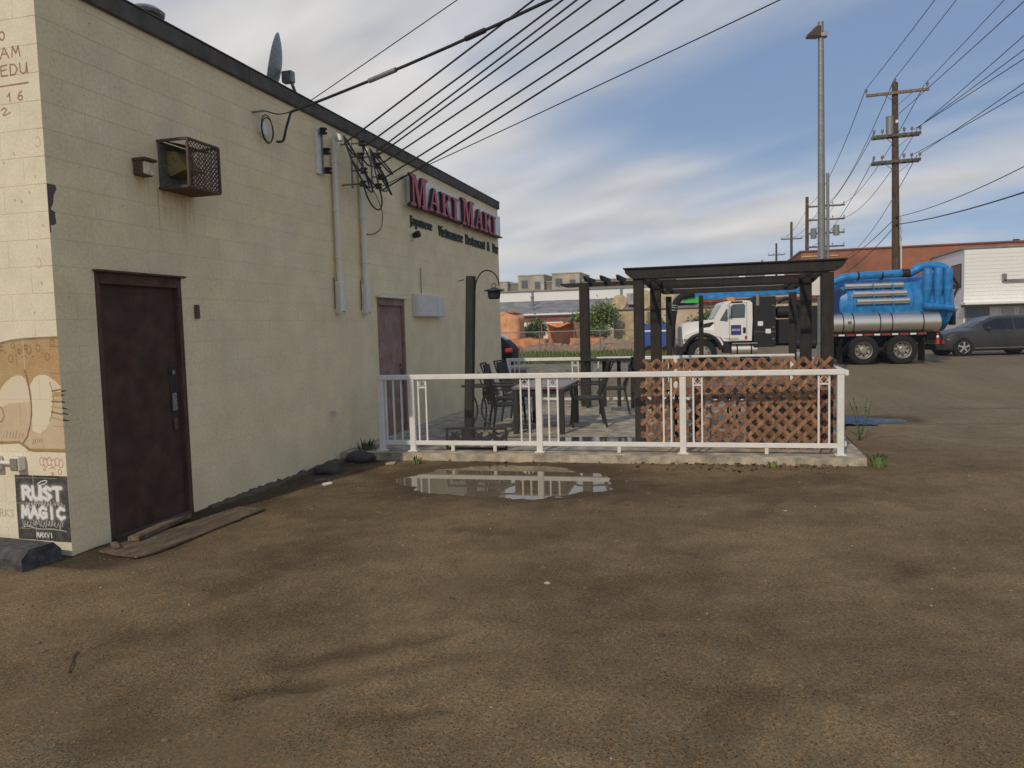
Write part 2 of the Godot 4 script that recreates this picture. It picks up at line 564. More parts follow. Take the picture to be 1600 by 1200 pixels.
func ground_c(x: float, z: float) -> Color:
	var dry := Color(0.352, 0.253, 0.148)
	var brown := Color(0.256, 0.180, 0.106)
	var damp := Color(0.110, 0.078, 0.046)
	var grey := Color(0.37, 0.295, 0.195)
	var a := n_big.get_noise_2d(x, z) + 0.55 * n_mid.get_noise_2d(x * 0.8, z * 1.1)
	var c := brown.lerp(dry, smoothstep(-0.6, 0.6, a))
	c = c.lerp(brown * 0.72, smoothstep(0.12, 0.42, n_mid.get_noise_2d(x * 0.5 + 31.0, z * 0.9)) * 0.40)
	var rut := n_rut.get_noise_2d(x * 1.0 + z * 0.35, z * 0.5 - x * 0.1)
	c = c.lerp(damp, smoothstep(0.22, 0.62, rut) * 0.40)
	# grey tarmac showing beyond the patio corner and near the lens
	var g := smoothstep(1.2, 3.0, x + 0.5 * n_mid.get_noise_2d(x, z)) * smoothstep(-8.6, -12.0, z)
	g = max(g, smoothstep(-13.0, -16.0, z))
	g = max(g, smoothstep(-2.55, -2.1, z + 0.35 * n_mid.get_noise_2d(x * 1.5, 3.0)) * 0.75)
	c = c.lerp(grey * (0.92 + 0.25 * n_mid.get_noise_2d(x * 0.5, z * 0.5)), g)
	for q in PATCH:
		var pd := patch_d(q, x, z)
		if pd < 1.3: c = c.lerp(damp, smoothstep(1.35, 0.35, pd) * q[5] * 0.8)
	# wet soil round the water; along the wall dark loam plus painted-in building shade
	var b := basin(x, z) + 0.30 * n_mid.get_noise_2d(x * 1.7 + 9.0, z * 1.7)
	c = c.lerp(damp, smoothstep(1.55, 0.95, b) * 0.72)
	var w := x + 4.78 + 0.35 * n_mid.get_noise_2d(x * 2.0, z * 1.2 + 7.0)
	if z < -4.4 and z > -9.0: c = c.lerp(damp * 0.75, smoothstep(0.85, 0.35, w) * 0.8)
	# grit
	c *= 0.95 + 0.09 * n_fine.get_noise_2d(x * 2.6, z * 2.6)
	return c

func axis_lines(lo: float, hi: float, step: float, outside: Array) -> PackedFloat32Array:
	var r := PackedFloat32Array()
	for o in outside:
		if o < lo: r.append(o)
	var k := int(round((hi - lo) / step))
	for i in k + 1: r.append(lo + (hi - lo) * i / k)
	for o in outside:
		if o > hi: r.append(o)
	return r

func ground_texture() -> ImageTexture:
	var S := 2048
	var A := nbytes(401, 0.010, 5, S, S)
	var B := nbytes(402, 0.075, 3, S, S)
	var Cc := nbytes(403, 0.20, 2, S, S)
	var D := nbytes(404, 0.035, 2, S, S)
	var out := PackedByteArray()
	out.resize(S * S * 3)
	for i in S * S:
		var f := Cc[i] / 255.0
		var am := 0.35 + 1.1 * (D[i] / 255.0)
		var g := 0.62 + 0.10 * (A[i] / 255.0) + am * (0.26 * (B[i] / 255.0 - 0.5) + 0.27 * (f - 0.5))
		var warm := 1.0 + 0.10 * (D[i] / 255.0 - 0.5)
		if f > 0.80 and B[i] > 140: g += (f - 0.80) * 2.4
		if f < 0.27: g -= (0.27 - f) * 2.4
		g = clampf(g, 0.05, 1.0) * 255.0
		out[i * 3] = int(min(g * warm, 255.0))
		out[i * 3 + 1] = int(g)
		out[i * 3 + 2] = int(clampf(g * (2.0 - warm), 0, 255))
	return ImageTexture.create_from_image(Image.create_from_data(S, S, false, Image.FORMAT_RGB8, out))

func build_ground() -> void:
	var far := [-900.0, -400.0, -200.0, -120.0, -80.0, -55.0, -40.0, -30.0, -24.0, -19.0, -16.0, -13.5, -11.5, -9.5, 10.0, 11.5, 13.5, 16.0, 20.0, 26.0, 40.0, 60.0, 100.0, 200.0, 400.0, 900.0]
	var xs := axis_lines(-8.0, 8.0, 0.065, far)
	var zs := axis_lines(-15.0, 2.0, 0.065, [-900.0, -400.0, -200.0, -120.0, -80.0, -60.0, -45.0, -36.0, -30.0, -26.0, -23.0, -20.5, -18.5, -17.0, -16.0, 3.5, 6.0, 10.0, 20.0, 60.0, 200.0])
	var nx := xs.size()
	var nz := zs.size()
	var v := PackedVector3Array()
	var nn := PackedVector3Array()
	var uv := PackedVector2Array()
	var col := PackedColorArray()
	var idx := PackedInt32Array()
	v.resize(nx * nz); nn.resize(nx * nz); uv.resize(nx * nz); col.resize(nx * nz)
	for j in nz:
		for i in nx:
			var x := xs[i]
			var z := zs[j]
			var k := j * nx + i
			v[k] = Vector3(x, ground_h(x, z), z)
			uv[k] = Vector2(x + 0.13 * z, z - 0.13 * x) / 5.0
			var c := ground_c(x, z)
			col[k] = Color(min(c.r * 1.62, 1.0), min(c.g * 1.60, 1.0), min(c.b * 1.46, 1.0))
	for j in nz:
		for i in nx:
			var k := j * nx + i
			var a: Vector3 = v[j * nx + max(i - 1, 0)]
			var b: Vector3 = v[j * nx + min(i + 1, nx - 1)]
			var c: Vector3 = v[max(j - 1, 0) * nx + i]
			var d: Vector3 = v[min(j + 1, nz - 1) * nx + i]
			var q := (d - c).cross(b - a).normalized()
			nn[k] = q if q.y > 0 else -q
	for j in nz - 1:
		for i in nx - 1:
			var a := j * nx + i
			idx.append_array(PackedInt32Array([a, a + 1, a + nx, a + 1, a + nx + 1, a + nx]))
	var arr := []
	arr.resize(Mesh.ARRAY_MAX)
	arr[Mesh.ARRAY_VERTEX] = v; arr[Mesh.ARRAY_NORMAL] = nn; arr[Mesh.ARRAY_TEX_UV] = uv; arr[Mesh.ARRAY_COLOR] = col; arr[Mesh.ARRAY_INDEX] = idx
	var me := ArrayMesh.new()
	me.add_surface_from_arrays(Mesh.PRIMITIVE_TRIANGLES, arr)
	var gm := StandardMaterial3D.new()
	var tx := ground_texture()
	gm.albedo_texture = tx
	gm.vertex_color_use_as_albedo = true
	gm.roughness = 0.93
	gm.metallic_specular = 0.3
	gm.heightmap_enabled = true
	gm.heightmap_texture = tx
	gm.heightmap_scale = 1.0
	var o := inst("ground", me, gm, self)
	o.set_meta("kind", "structure")
	# standing water: flat sheets that the basins of the ground cut to shape
	for w in [[Vector3(-2.42, -0.006, -7.95), 1.75, 1.35, "rain_puddle", "shallow muddy rain puddle mirroring the white railing in front of the patio"], [Vector3(2.35, -0.012, -13.5), 0.9, 0.7, "small_puddle", "small dark puddle on the tarmac right of the patio corner post"]]:
		var b := MB.new()
		var c0: Vector3 = w[0]
		var last := Vector3.ZERO
		for k in 49:
			var a := TAU * k / 48
			var p := c0 + Vector3(cos(a) * w[1], 0, sin(a) * w[2])
			if p.z < -8.92 and c0.z > -9.0: p.z = -8.92
			if k > 0: b.tri(c0, last, p, Vector3.UP, Vector3.UP, Vector3.UP)
			last = p
		var pud := inst(w[3], b.mesh(), M.water, self)
		tag(pud, w[4], "puddle")
		pud.set_meta("kind", "structure")

func build_setting() -> void:
	build_ground()
	# patio slab, its front edge a little askew to the house
	var b := MB.new()
	var poly := PackedVector2Array([Vector2(-4.775, 8.93), Vector2(1.55, 9.17), Vector2(1.60, 15.5), Vector2(-4.775, 15.5)])
	b.X = Transform3D(Basis(Vector3(1, 0, 0), Vector3(0, 0, -1), Vector3(0, 1, 0)), Vector3.ZERO)
	b.prism(poly, -0.15, 0.1)
	struct("patio_slab", b, M.slab)
	b = MB.new()
	b.cbox(Vector3(-32.0, 0.03, -28.9), Vector3(58.0, 0.16, 4.2), 0.02)
	struct("pavement", b, M.walk)
	b = MB.new()
	b.box(Vector3(-31.5, 0.02, -41.0), Vector3(61.0, 0.12, 20.0))
	struct("lawn", b, M.turf)
	b = MB.new()
	b.box(Vector3(-31.0, 0.03, -62.0), Vector3(64.0, 0.14, 36.0))
	struct("building_site_ground", b, M.dirt)
	# grass blades
	rng.seed = 5
	b = MB.new()
	for k in 5:
		var a := TAU * k / 5.0
		var o := Vector3(cos(a), 0, sin(a)) * 0.05
		var side := Vector3(-sin(a), 0, cos(a)) * 0.02
		var tip := o * 2.6 + Vector3(0, 0.28, 0)
		b.tri(o - side, o + side, tip, Vector3.UP, Vector3.UP, Vector3.UP)
	var mm := MultiMesh.new()
	mm.transform_format = MultiMesh.TRANSFORM_3D
	mm.mesh = b.mesh()
	mm.instance_count = 9000
	for i in 9000:
		var p := Vector3(rng.randf_range(-24.0, -1.5), 0.07, rng.randf_range(-45.0, -31.3))
		mm.set_instance_transform(i, Transform3D(Basis(Vector3.UP, rng.randf() * TAU).scaled(Vector3.ONE * rng.randf_range(0.5, 1.4)), p))
	var gi := MultiMeshInstance3D.new()
	gi.multimesh = mm
	gi.material_override = M.grass
	gi.name = "grass"
	add_child(gi)
	gi.set_meta("kind", "stuff")
	tag(gi, "rough green grass strip in front of the chain link fence", "grass")
	# loose gravel
	b = MB.new()
	var ico := SphereMesh.new()
	ico.radial_segments = 6
	ico.rings = 3
	ico.radius = 0.5
	ico.height = 0.7
	for kind in 3:
		mm = MultiMesh.new()
		mm.transform_format = MultiMesh.TRANSFORM_3D
		mm.mesh = ico
		var cnt: int = [4500, 110, 600][kind]
		mm.instance_count = cnt
		for i in cnt:
			var p := Vector3.ZERO
			for tries in 20:
				p = Vector3(rng.randf_range(-4.6, 5.5), 0, -1.6 - pow(rng.randf(), 1.5) * 10.5)
				if basin(p.x, p.z) > 1.0 and not (p.z < -8.85 and p.x < 1.6): break
			p.y = ground_h(p.x, p.z)
			var s := rng.randf_range(0.005, 0.015) if rng.randf() < 0.93 else rng.randf_range(0.014, 0.034)
			if kind == 1: s *= 1.0
			mm.set_instance_transform(i, Transform3D(Basis.from_euler(Vector3(rng.randf() * 0.6, rng.randf() * TAU, rng.randf() * 0.6)).scaled(Vector3(s * rng.randf_range(0.8, 1.7), s, s)), p))
		gi = MultiMeshInstance3D.new()
		gi.multimesh = mm
		gi.material_override = [M.stone_brown, M.stone_pale, M.stone][kind]
		gi.name = ["gravel", "pale_chips", "dark_gravel"][kind]
		add_child(gi)
		gi.set_meta("kind", "stuff")
		tag(gi, ["loose brown gravel scattered over the dirt yard", "pale chips and bits of litter scattered over the dirt yard", "small dark stones scattered over the dirt yard"][kind], "gravel")

# ---------------------------------------------------------------- painting on the mural wall (flat print)
const MW := 1.6
const MH := 4.4
const MS := 300.0
const GLYPH := {
	"O": [[0.5, 0, 0.1, 0.2, 0, 0.5, 0.1, 0.8, 0.5, 1, 0.9, 0.8, 1, 0.5, 0.9, 0.2, 0.5, 0]],
	"A": [[0, 0, 0.5, 1, 1, 0], [0.2, 0.4, 0.8, 0.4]],
	"M": [[0, 0, 0.15, 1, 0.5, 0.3, 0.85, 1, 1, 0]],
	"E": [[0.95, 0, 0.1, 0.05, 0.05, 0.5, 0.1, 0.95, 0.95, 1], [0.05, 0.5, 0.8, 0.55]],
	"D": [[0, 0, 0.05, 1, 0.6, 0.95, 1, 0.5, 0.6, 0.05, 0, 0]],
	"U": [[0, 1, 0.02, 0.25, 0.4, 0, 0.8, 0.12, 0.95, 1], [0.95, 1, 1, 0]],
	"1": [[0.2, 0.6, 0.6, 1, 0.6, 0]],
	"6": [[0.9, 0.95, 0.35, 0.75, 0.05, 0.3, 0.3, 0, 0.8, 0.05, 0.9, 0.35, 0.6, 0.52, 0.15, 0.4]],
	"2": [[0, 0.75, 0.35, 1, 0.65, 0.75, 0.2, 0.2, 0.4, 0.15, 1, 0.4]],
	"R": [[0, 0, 0.02, 1, 0.6, 1, 0.9, 0.75, 0.6, 0.5, 0.05, 0.5], [0.4, 0.5, 1, 0]],
	"K": [[0, 0, 0, 1], [0.9, 1, 0.05, 0.5, 1, 0]],
	"S": [[0.95, 0.85, 0.5, 1, 0.1, 0.78, 0.5, 0.5, 0.92, 0.28, 0.5, 0, 0.02, 0.15]],
	"T": [[0, 1, 1, 1], [0.5, 1, 0.5, 0]],
	"G": [[0.95, 0.85, 0.5, 1, 0.1, 0.75, 0.05, 0.3, 0.45, 0, 0.95, 0.15, 0.95, 0.45, 0.55, 0.45]],
	"I": [[0.5, 0, 0.5, 1]],
	"C": [[0.95, 0.85, 0.5, 1, 0.08, 0.7, 0.08, 0.3, 0.5, 0, 0.95, 0.15]],
	"X": [[0, 0, 1, 1], [0, 1, 1, 0]],
	"V": [[0, 1, 0.5, 0, 1, 1]],
}

func ink(im: Image, u: float, y: float, c: Color, a: float) -> void:
	var ix := int(im.get_width() - 1 - u * MS)
	var iy := int(im.get_height() - 1 - y * MS)
	if ix < 0 or iy < 0 or ix >= im.get_width() or iy >= im.get_height(): return
	im.set_pixel(ix, iy, im.get_pixel(ix, iy).lerp(c, a))

func stroke(im: Image, pts: Array, w: float, c: Color, soft := 0.3) -> void:
	for i in pts.size() - 1:
		var a: Vector2 = pts[i]; var b: Vector2 = pts[i + 1]
		var lo := Vector2(min(a.x, b.x), min(a.y, b.y)) - Vector2.ONE * w
		var hi := Vector2(max(a.x, b.x), max(a.y, b.y)) + Vector2.ONE * w
		var y := lo.y
		while y <= hi.y:
			var u := lo.x
			while u <= hi.x:
				var p := Vector2(u, y)
				var d := p.distance_to(Geometry2D.get_closest_point_to_segment(p, a, b))
				if d < w * 0.5: ink(im, u, y, c, clampf((w * 0.5 - d) / (w * 0.5 * soft), 0.0, 1.0))
				u += 1.0 / MS
			y += 1.0 / MS

func fill(im: Image, poly: Array, c: Color, c2 := Color(0, 0, 0, 0)) -> void:
	var pp := PackedVector2Array(poly)
	var lo := pp[0]
	var hi := pp[0]
	for q in pp:
		lo = lo.min(q); hi = hi.max(q)
	var y := lo.y
	while y <= hi.y:
		var u := lo.x
		while u <= hi.x:
			if Geometry2D.is_point_in_polygon(Vector2(u, y), pp):
				var k := c
				if c2.a > 0: k = c.lerp(c2, clampf((u - lo.x) / max(hi.x - lo.x, 0.01), 0, 1))
				ink(im, u, y, k, 1.0)
			u += 1.0 / MS
		y += 1.0 / MS

# letters: u runs to the left, so a word starts at its largest u
func scrawl(im: Image, word: String, u0: float, y0: float, w: float, h: float, gap: float, pen: float, c: Color, slant := 0.0, soft := 0.3) -> void:
	var u := u0
	for ch in word:
		if GLYPH.has(ch):
			for line in GLYPH[ch]:
				var pts := []
				for k in range(0, line.size(), 2):
					pts.append(Vector2(u - line[k] * w, y0 + line[k + 1] * h + slant * (u0 - u + line[k] * w)))
				stroke(im, pts, pen, c, soft)
		u -= w + gap

func mural_texture() -> ImageTexture:
	var W := int(MW * MS)
	var H := int(MH * MS)
	var im := Image.create(W, H, false, Image.FORMAT_RGB8)
	var cream := lin(0.76, 0.70, 0.53)
	im.fill(cream)
	var na := noise(501, 0.012, 4)
	var nb := noise(502, 0.12, 2)
	for y in H:
		for x in W:
			var g := 1.0 + 0.05 * na.get_noise_2d(x, y) + 0.05 * nb.get_noise_2d(x, y)
			im.set_pixel(x, y, Color(min(cream.r * g, 1), min(cream.g * g, 1), min(cream.b * g, 1)))
	var V := func(a: Array) -> Array:
		var r := []
		for k in range(0, a.size(), 2): r.append(Vector2(a[k], a[k + 1]))
		return r
	# writing high on the wall
	var wr := lin(0.30, 0.13, 0.10)
	scrawl(im, "O", 0.335, 3.855, 0.05, 0.065, 0.02, 0.014, wr)
	scrawl(im, "AM", 0.335, 3.725, 0.075, 0.075, 0.03, 0.014, wr)
	scrawl(im, "EDU", 0.345, 3.60, 0.065, 0.075, 0.025, 0.014, wr)
	stroke(im, V.call([0.60, 3.525, 0.10, 3.53]), 0.014, wr)
	scrawl(im, "1", 0.305, 3.415, 0.045, 0.06, 0.03, 0.012, wr)
	scrawl(im, "6", 0.205, 3.415, 0.05, 0.065, 0.03, 0.012, wr)
	scrawl(im, "2", 0.365, 3.305, 0.08, 0.07, 0.02, 0.012, wr)
	# bun: outline, seeds
	var outl := lin(0.22, 0.12, 0.055)
	fill(im, V.call([1.6, 0.82, 1.6, 1.45, 1.2, 1.5, 0.9, 1.56, 0.55, 1.63, 0.30, 1.66, 0.0, 1.665, 0.0, 0.815, 0.33, 0.815, 0.40, 0.86, 0.62, 0.87, 1.0, 0.85]), lin(0.43, 0.255, 0.10), lin(0.40, 0.30, 0.15))
	fill(im, V.call([1.6, 0.84, 1.6, 1.2, 0.62, 1.22, 0.30, 1.24, 0.0, 1.22, 0.0, 0.83, 0.33, 0.83, 0.42, 0.87, 0.62, 0.88]), lin(0.58, 0.43, 0.28), lin(0.54, 0.40, 0.26))
	# pale fingers
	fill(im, V.call([0.66, 1.10, 0.60, 1.23, 0.56, 1.29, 0.51, 1.335, 0.45, 1.37, 0.40, 1.385, 0.35, 1.38, 0.315, 1.34, 0.30, 1.27, 0.30, 1.18, 0.50, 1.17]), lin(0.72, 0.62, 0.46))
	fill(im, V.call([0.285, 1.31, 0.24, 1.365, 0.19, 1.39, 0.13, 1.39, 0.08, 1.365, 0.05, 1.32, 0.065, 1.26, 0.075, 1.20, 0.085, 1.12, 0.11, 1.05, 0.16, 0.98, 0.22, 0.94, 0.29, 0.96, 0.29, 1.2]), lin(0.75, 0.67, 0.49))
	fill(im, V.call([0.10, 1.37, 0.06, 1.35, 0.0, 1.30, 0.0, 1.255, 0.065, 1.26]), lin(0.70, 0.58, 0.40))
	stroke(im, V.call([0.325, 1.42, 0.305, 1.35, 0.29, 1.27, 0.285, 1.18, 0.29, 1.08, 0.31, 1.0, 0.34, 0.92, 0.39, 0.865]), 0.016, lin(0.20, 0.09, 0.06))
	stroke(im, V.call([0.10, 1.33, 0.085, 1.29, 0.075, 1.24, 0.08, 1.16, 0.10, 1.08, 0.12, 1.04]), 0.012, lin(0.33, 0.24, 0.10))
	stroke(im, V.call([0.62, 1.17, 0.57, 1.13, 0.555, 1.07, 0.58, 1.03, 0.66, 1.02]), 0.012, lin(0.25, 0.13, 0.07))
	for k in 6:
		stroke(im, V.call([0.08 + 0.005 * k, 1.265 - 0.04 * k, 0.0, 1.275 - 0.047 * k]), 0.013, [lin(0.12, 0.08, 0.04), lin(0.36, 0.30, 0.10)][k % 2])
	for k in 7:
		stroke(im, V.call([0.40 + 0.03 * k, 0.90, 0.385 + 0.03 * k, 0.94 + 0.008 * (k % 3)]), 0.006, outl)
	for k in 5:
		stroke(im, V.call([0.30 - 0.02 * k, 0.855 + 0.005 * k, 0.285 - 0.02 * k, 0.90]), 0.006, outl)
	stroke(im, V.call([1.6, 1.45, 1.2, 1.5, 0.9, 1.56, 0.70, 1.60, 0.55, 1.63, 0.42, 1.65, 0.30, 1.66, 0.0, 1.665]), 0.022, lin(0.20, 0.14, 0.06))
	stroke(im, V.call([1.6, 0.85, 1.0, 0.85, 0.62, 0.862, 0.43, 0.87, 0.38, 0.845, 0.34, 0.815, 0.28, 0.805, 0.0, 0.81]), 0.024, lin(0.27, 0.15, 0.05))
	for s in [[0.45, 1.515, 0.028], [0.36, 1.565, 0.017], [0.27, 1.575, 0.028], [0.185, 1.59, 0.026], [0.10, 1.525, 0.026], [0.05, 1.628, 0.024], [0.42, 1.61, 0.02], [0.30, 1.60, 0.018], [0.53, 1.59, 0.02]]:
		var ring := []
		for k in 13: ring.append(Vector2(s[0] + cos(TAU * k / 12) * s[2] * 0.75, s[1] + sin(TAU * k / 12) * s[2]))
		stroke(im, ring, 0.013, lin(0.24, 0.13, 0.055))
	for s in [[0.50, 1.56], [0.40, 1.535], [0.24, 1.525], [0.31, 1.53], [0.07, 1.575], [0.15, 1.55], [0.34, 1.52]]:
		stroke(im, [Vector2(s[0], s[1]), Vector2(s[0] - 0.006, s[1] + 0.004)], 0.012, lin(0.24, 0.13, 0.055))
	# stains and drips above the mural
	for s in [[0.16, 2.75], [0.10, 2.86], [0.24, 2.69], [0.19, 1.86], [0.11, 2.08], [0.30, 2.70], [0.13, 2.35], [0.06, 2.50], [0.38, 2.98], [0.28, 3.04]]:
		stroke(im, [Vector2(s[0], s[1]), Vector2(s[0] - 0.004, s[1] - 0.012)], 0.016, lin(0.36, 0.27, 0.18), 0.8)
	for s in [[0.05, 3.10], [0.12, 2.22]]:
		var ring := []
		for k in 10: ring.append(Vector2(s[0] + cos(TAU * k / 12 + 1.0) * 0.026, s[1] + sin(TAU * k / 12 + 1.0) * 0.036))
		stroke(im, ring, 0.014, lin(0.54, 0.46, 0.34), 0.8)
	# red tag
	var red := lin(0.55, 0.10, 0.08)
	for k in 6:
		var c := Vector2(0.225 - 0.036 * k, 0.725 - 0.012 * (k % 2))
		var ring := []
		for j in 11: ring.append(c + Vector2(cos(TAU * j / 10 + k) * 0.02, sin(TAU * j / 10 + k) * 0.032))
		stroke(im, ring, 0.006, red)
	for q in [[0.22, 0.68, 0.205, 0.65, 0.19, 0.675], [0.16, 0.67, 0.13, 0.68, 0.10, 0.665], [0.15, 0.63, 0.12, 0.645, 0.14, 0.615, 0.115, 0.63], [0.075, 0.665, 0.05, 0.67, 0.045, 0.635, 0.07, 0.63, 0.075, 0.665], [0.20, 0.76, 0.17, 0.745, 0.14, 0.762]]:
		stroke(im, V.call(q), 0.006, red)
	# grey letters left of the black panel
	scrawl(im, "RKS", 0.665, 0.285, 0.035, 0.055, 0.015, 0.01, lin(0.42, 0.38, 0.30))
	# black panel with white spray lettering
	fill(im, V.call([0.50, 0.115, 0.495, 0.615, 0.0, 0.615, 0.0, 0.105]), lin(0.022, 0.022, 0.025))
	var wh := lin(0.80, 0.80, 0.80)
	scrawl(im, "RUST", 0.43, 0.43, 0.075, 0.095, 0.022, 0.085, lin(0.16, 0.16, 0.165), 0.0, 1.0)
	scrawl(im, "RUST", 0.43, 0.43, 0.075, 0.095, 0.022, 0.042, wh, 0.0, 0.5)
	scrawl(im, "MAGIC", 0.45, 0.285, 0.066, 0.085, 0.018, 0.08, lin(0.15, 0.15, 0.155), 0.0, 1.0)
	scrawl(im, "MAGIC", 0.45, 0.285, 0.066, 0.085, 0.018, 0.038, wh, 0.0, 0.5)
	rng.seed = 77
	for row in [[0.40, 0.385, 0.07], [0.45, 0.235, 0.035]]:
		for k in 15:
			var u: float = row[0] - 0.026 * k
			if u < 0.05: continue
			var y0: float = row[1] + rng.randf_range(-0.012, 0.012)
			stroke(im, [Vector2(u, y0 + 0.03), Vector2(u - rng.randf_range(-0.012, 0.014), y0), Vector2(u - 0.014, y0 - rng.randf_range(0.0, 0.025)), Vector2(u - 0.022, y0 + 0.02)], 0.007, lin(0.5, 0.5, 0.5), 0.5)
	stroke(im, V.call([0.46, 0.205, 0.40, 0.215, 0.30, 0.20, 0.16, 0.205, 0.04, 0.19]), 0.008, lin(0.6, 0.6, 0.6), 0.6)
	var halo := []
	for k in 17: halo.append(Vector2(0.235, 0.56) + Vector2(cos(TAU * k / 16) * 0.045, sin(TAU * k / 16) * 0.014 - cos(TAU * k / 16) * 0.012))
	stroke(im, halo, 0.009, wh)
	scrawl(im, "MMXVI", 0.325, 0.135, 0.024, 0.036, 0.009, 0.010, lin(0.7, 0.7, 0.7))
	# wear: the paint has faded unevenly and flaked in specks
	for y in H:
		for x in W:
			var k := 0.10 + 0.14 * (na.get_noise_2d(x * 2.0 + 300.0, y * 2.0) + 0.5) + 0.12 * nb.get_noise_2d(x * 1.5, y * 1.5 + 80.0)
			if nb.get_noise_2d(x * 4.0 + 11.0, y * 4.0) > 0.62: k = 0.7
			im.set_pixel(x, y, im.get_pixel(x, y).lerp(cream, clampf(k, 0.0, 0.8)))
	return ImageTexture.create_from_image(im)

# rust runs under the vent cage and lamp, on the paint of the wall (metres from the corner, height)
const ST := [0.8, 2.2, 1.2, 1.0]
func stain_texture() -> ImageTexture:
	var W := 240
	var H := 200
	var im := Image.create(W, H, false, Image.FORMAT_RGB8)
	var base := lin(0.81, 0.685, 0.435)
	var na := noise(601, 0.02, 4)
	var nb := noise(602, 0.15, 2)
	var rust := lin(0.42, 0.26, 0.09)
	for y in H:
		for x in W:
			var g := 1.0 + 0.03 * na.get_noise_2d(x, y) + 0.04 * nb.get_noise_2d(x, y)
			var c := Color(base.r * g, base.g * g, base.b * g)
			var u: float = ST[0] + ST[2] * x / W
			var v: float = ST[1] + ST[3] * (1.0 - float(y) / H)
			var a := 0.0
			if v < 2.96 and u > 1.16 and u < 1.66:
				var run := noise_run(u * 14.0)
				a = clampf(run * (1.0 - (2.96 - v) / (0.10 + 0.55 * run)) + 0.18 * nb.get_noise_2d(x * 1.0, y * 0.25), 0.0, 1.0) * 0.55
			if v < 3.02 and u > 0.88 and u < 1.08:
				var run2 := noise_run(u * 17.0 + 5.0)
				a = max(a, clampf(run2 * (1.0 - (3.02 - v) / (0.06 + 0.22 * run2)) + 0.1 * nb.get_noise_2d(x, y * 0.3), 0.0, 1.0) * 0.4)
			im.set_pixel(x, y, c.lerp(rust, a))
	return ImageTexture.create_from_image(im)

func noise_run(u: float) -> float:
	return clampf(n_mid.get_noise_1d(u) * 1.4 + 0.35, 0.0, 1.0)

# ---------------------------------------------------------------- the restaurant
const WX := -4.78
const WZ := -4.65
const WEND := -16.62
const WTOP := 4.28
const PROUD := 0.0025

# pieces of the interval lo..hi left when the holes are cut out
func cut(lo: float, hi: float, holes: Array) -> Array:
	var r := [[lo, hi]]
	for h in holes:
		var q := []
		for s in r:
			if h[1] <= s[0] or h[0] >= s[1]: q.append(s)
			else:
				if h[0] - s[0] > 0.03: q.append([s[0], h[0]])
				if s[1] - h[1] > 0.03: q.append([h[1], s[1]])
		r = q
	return r

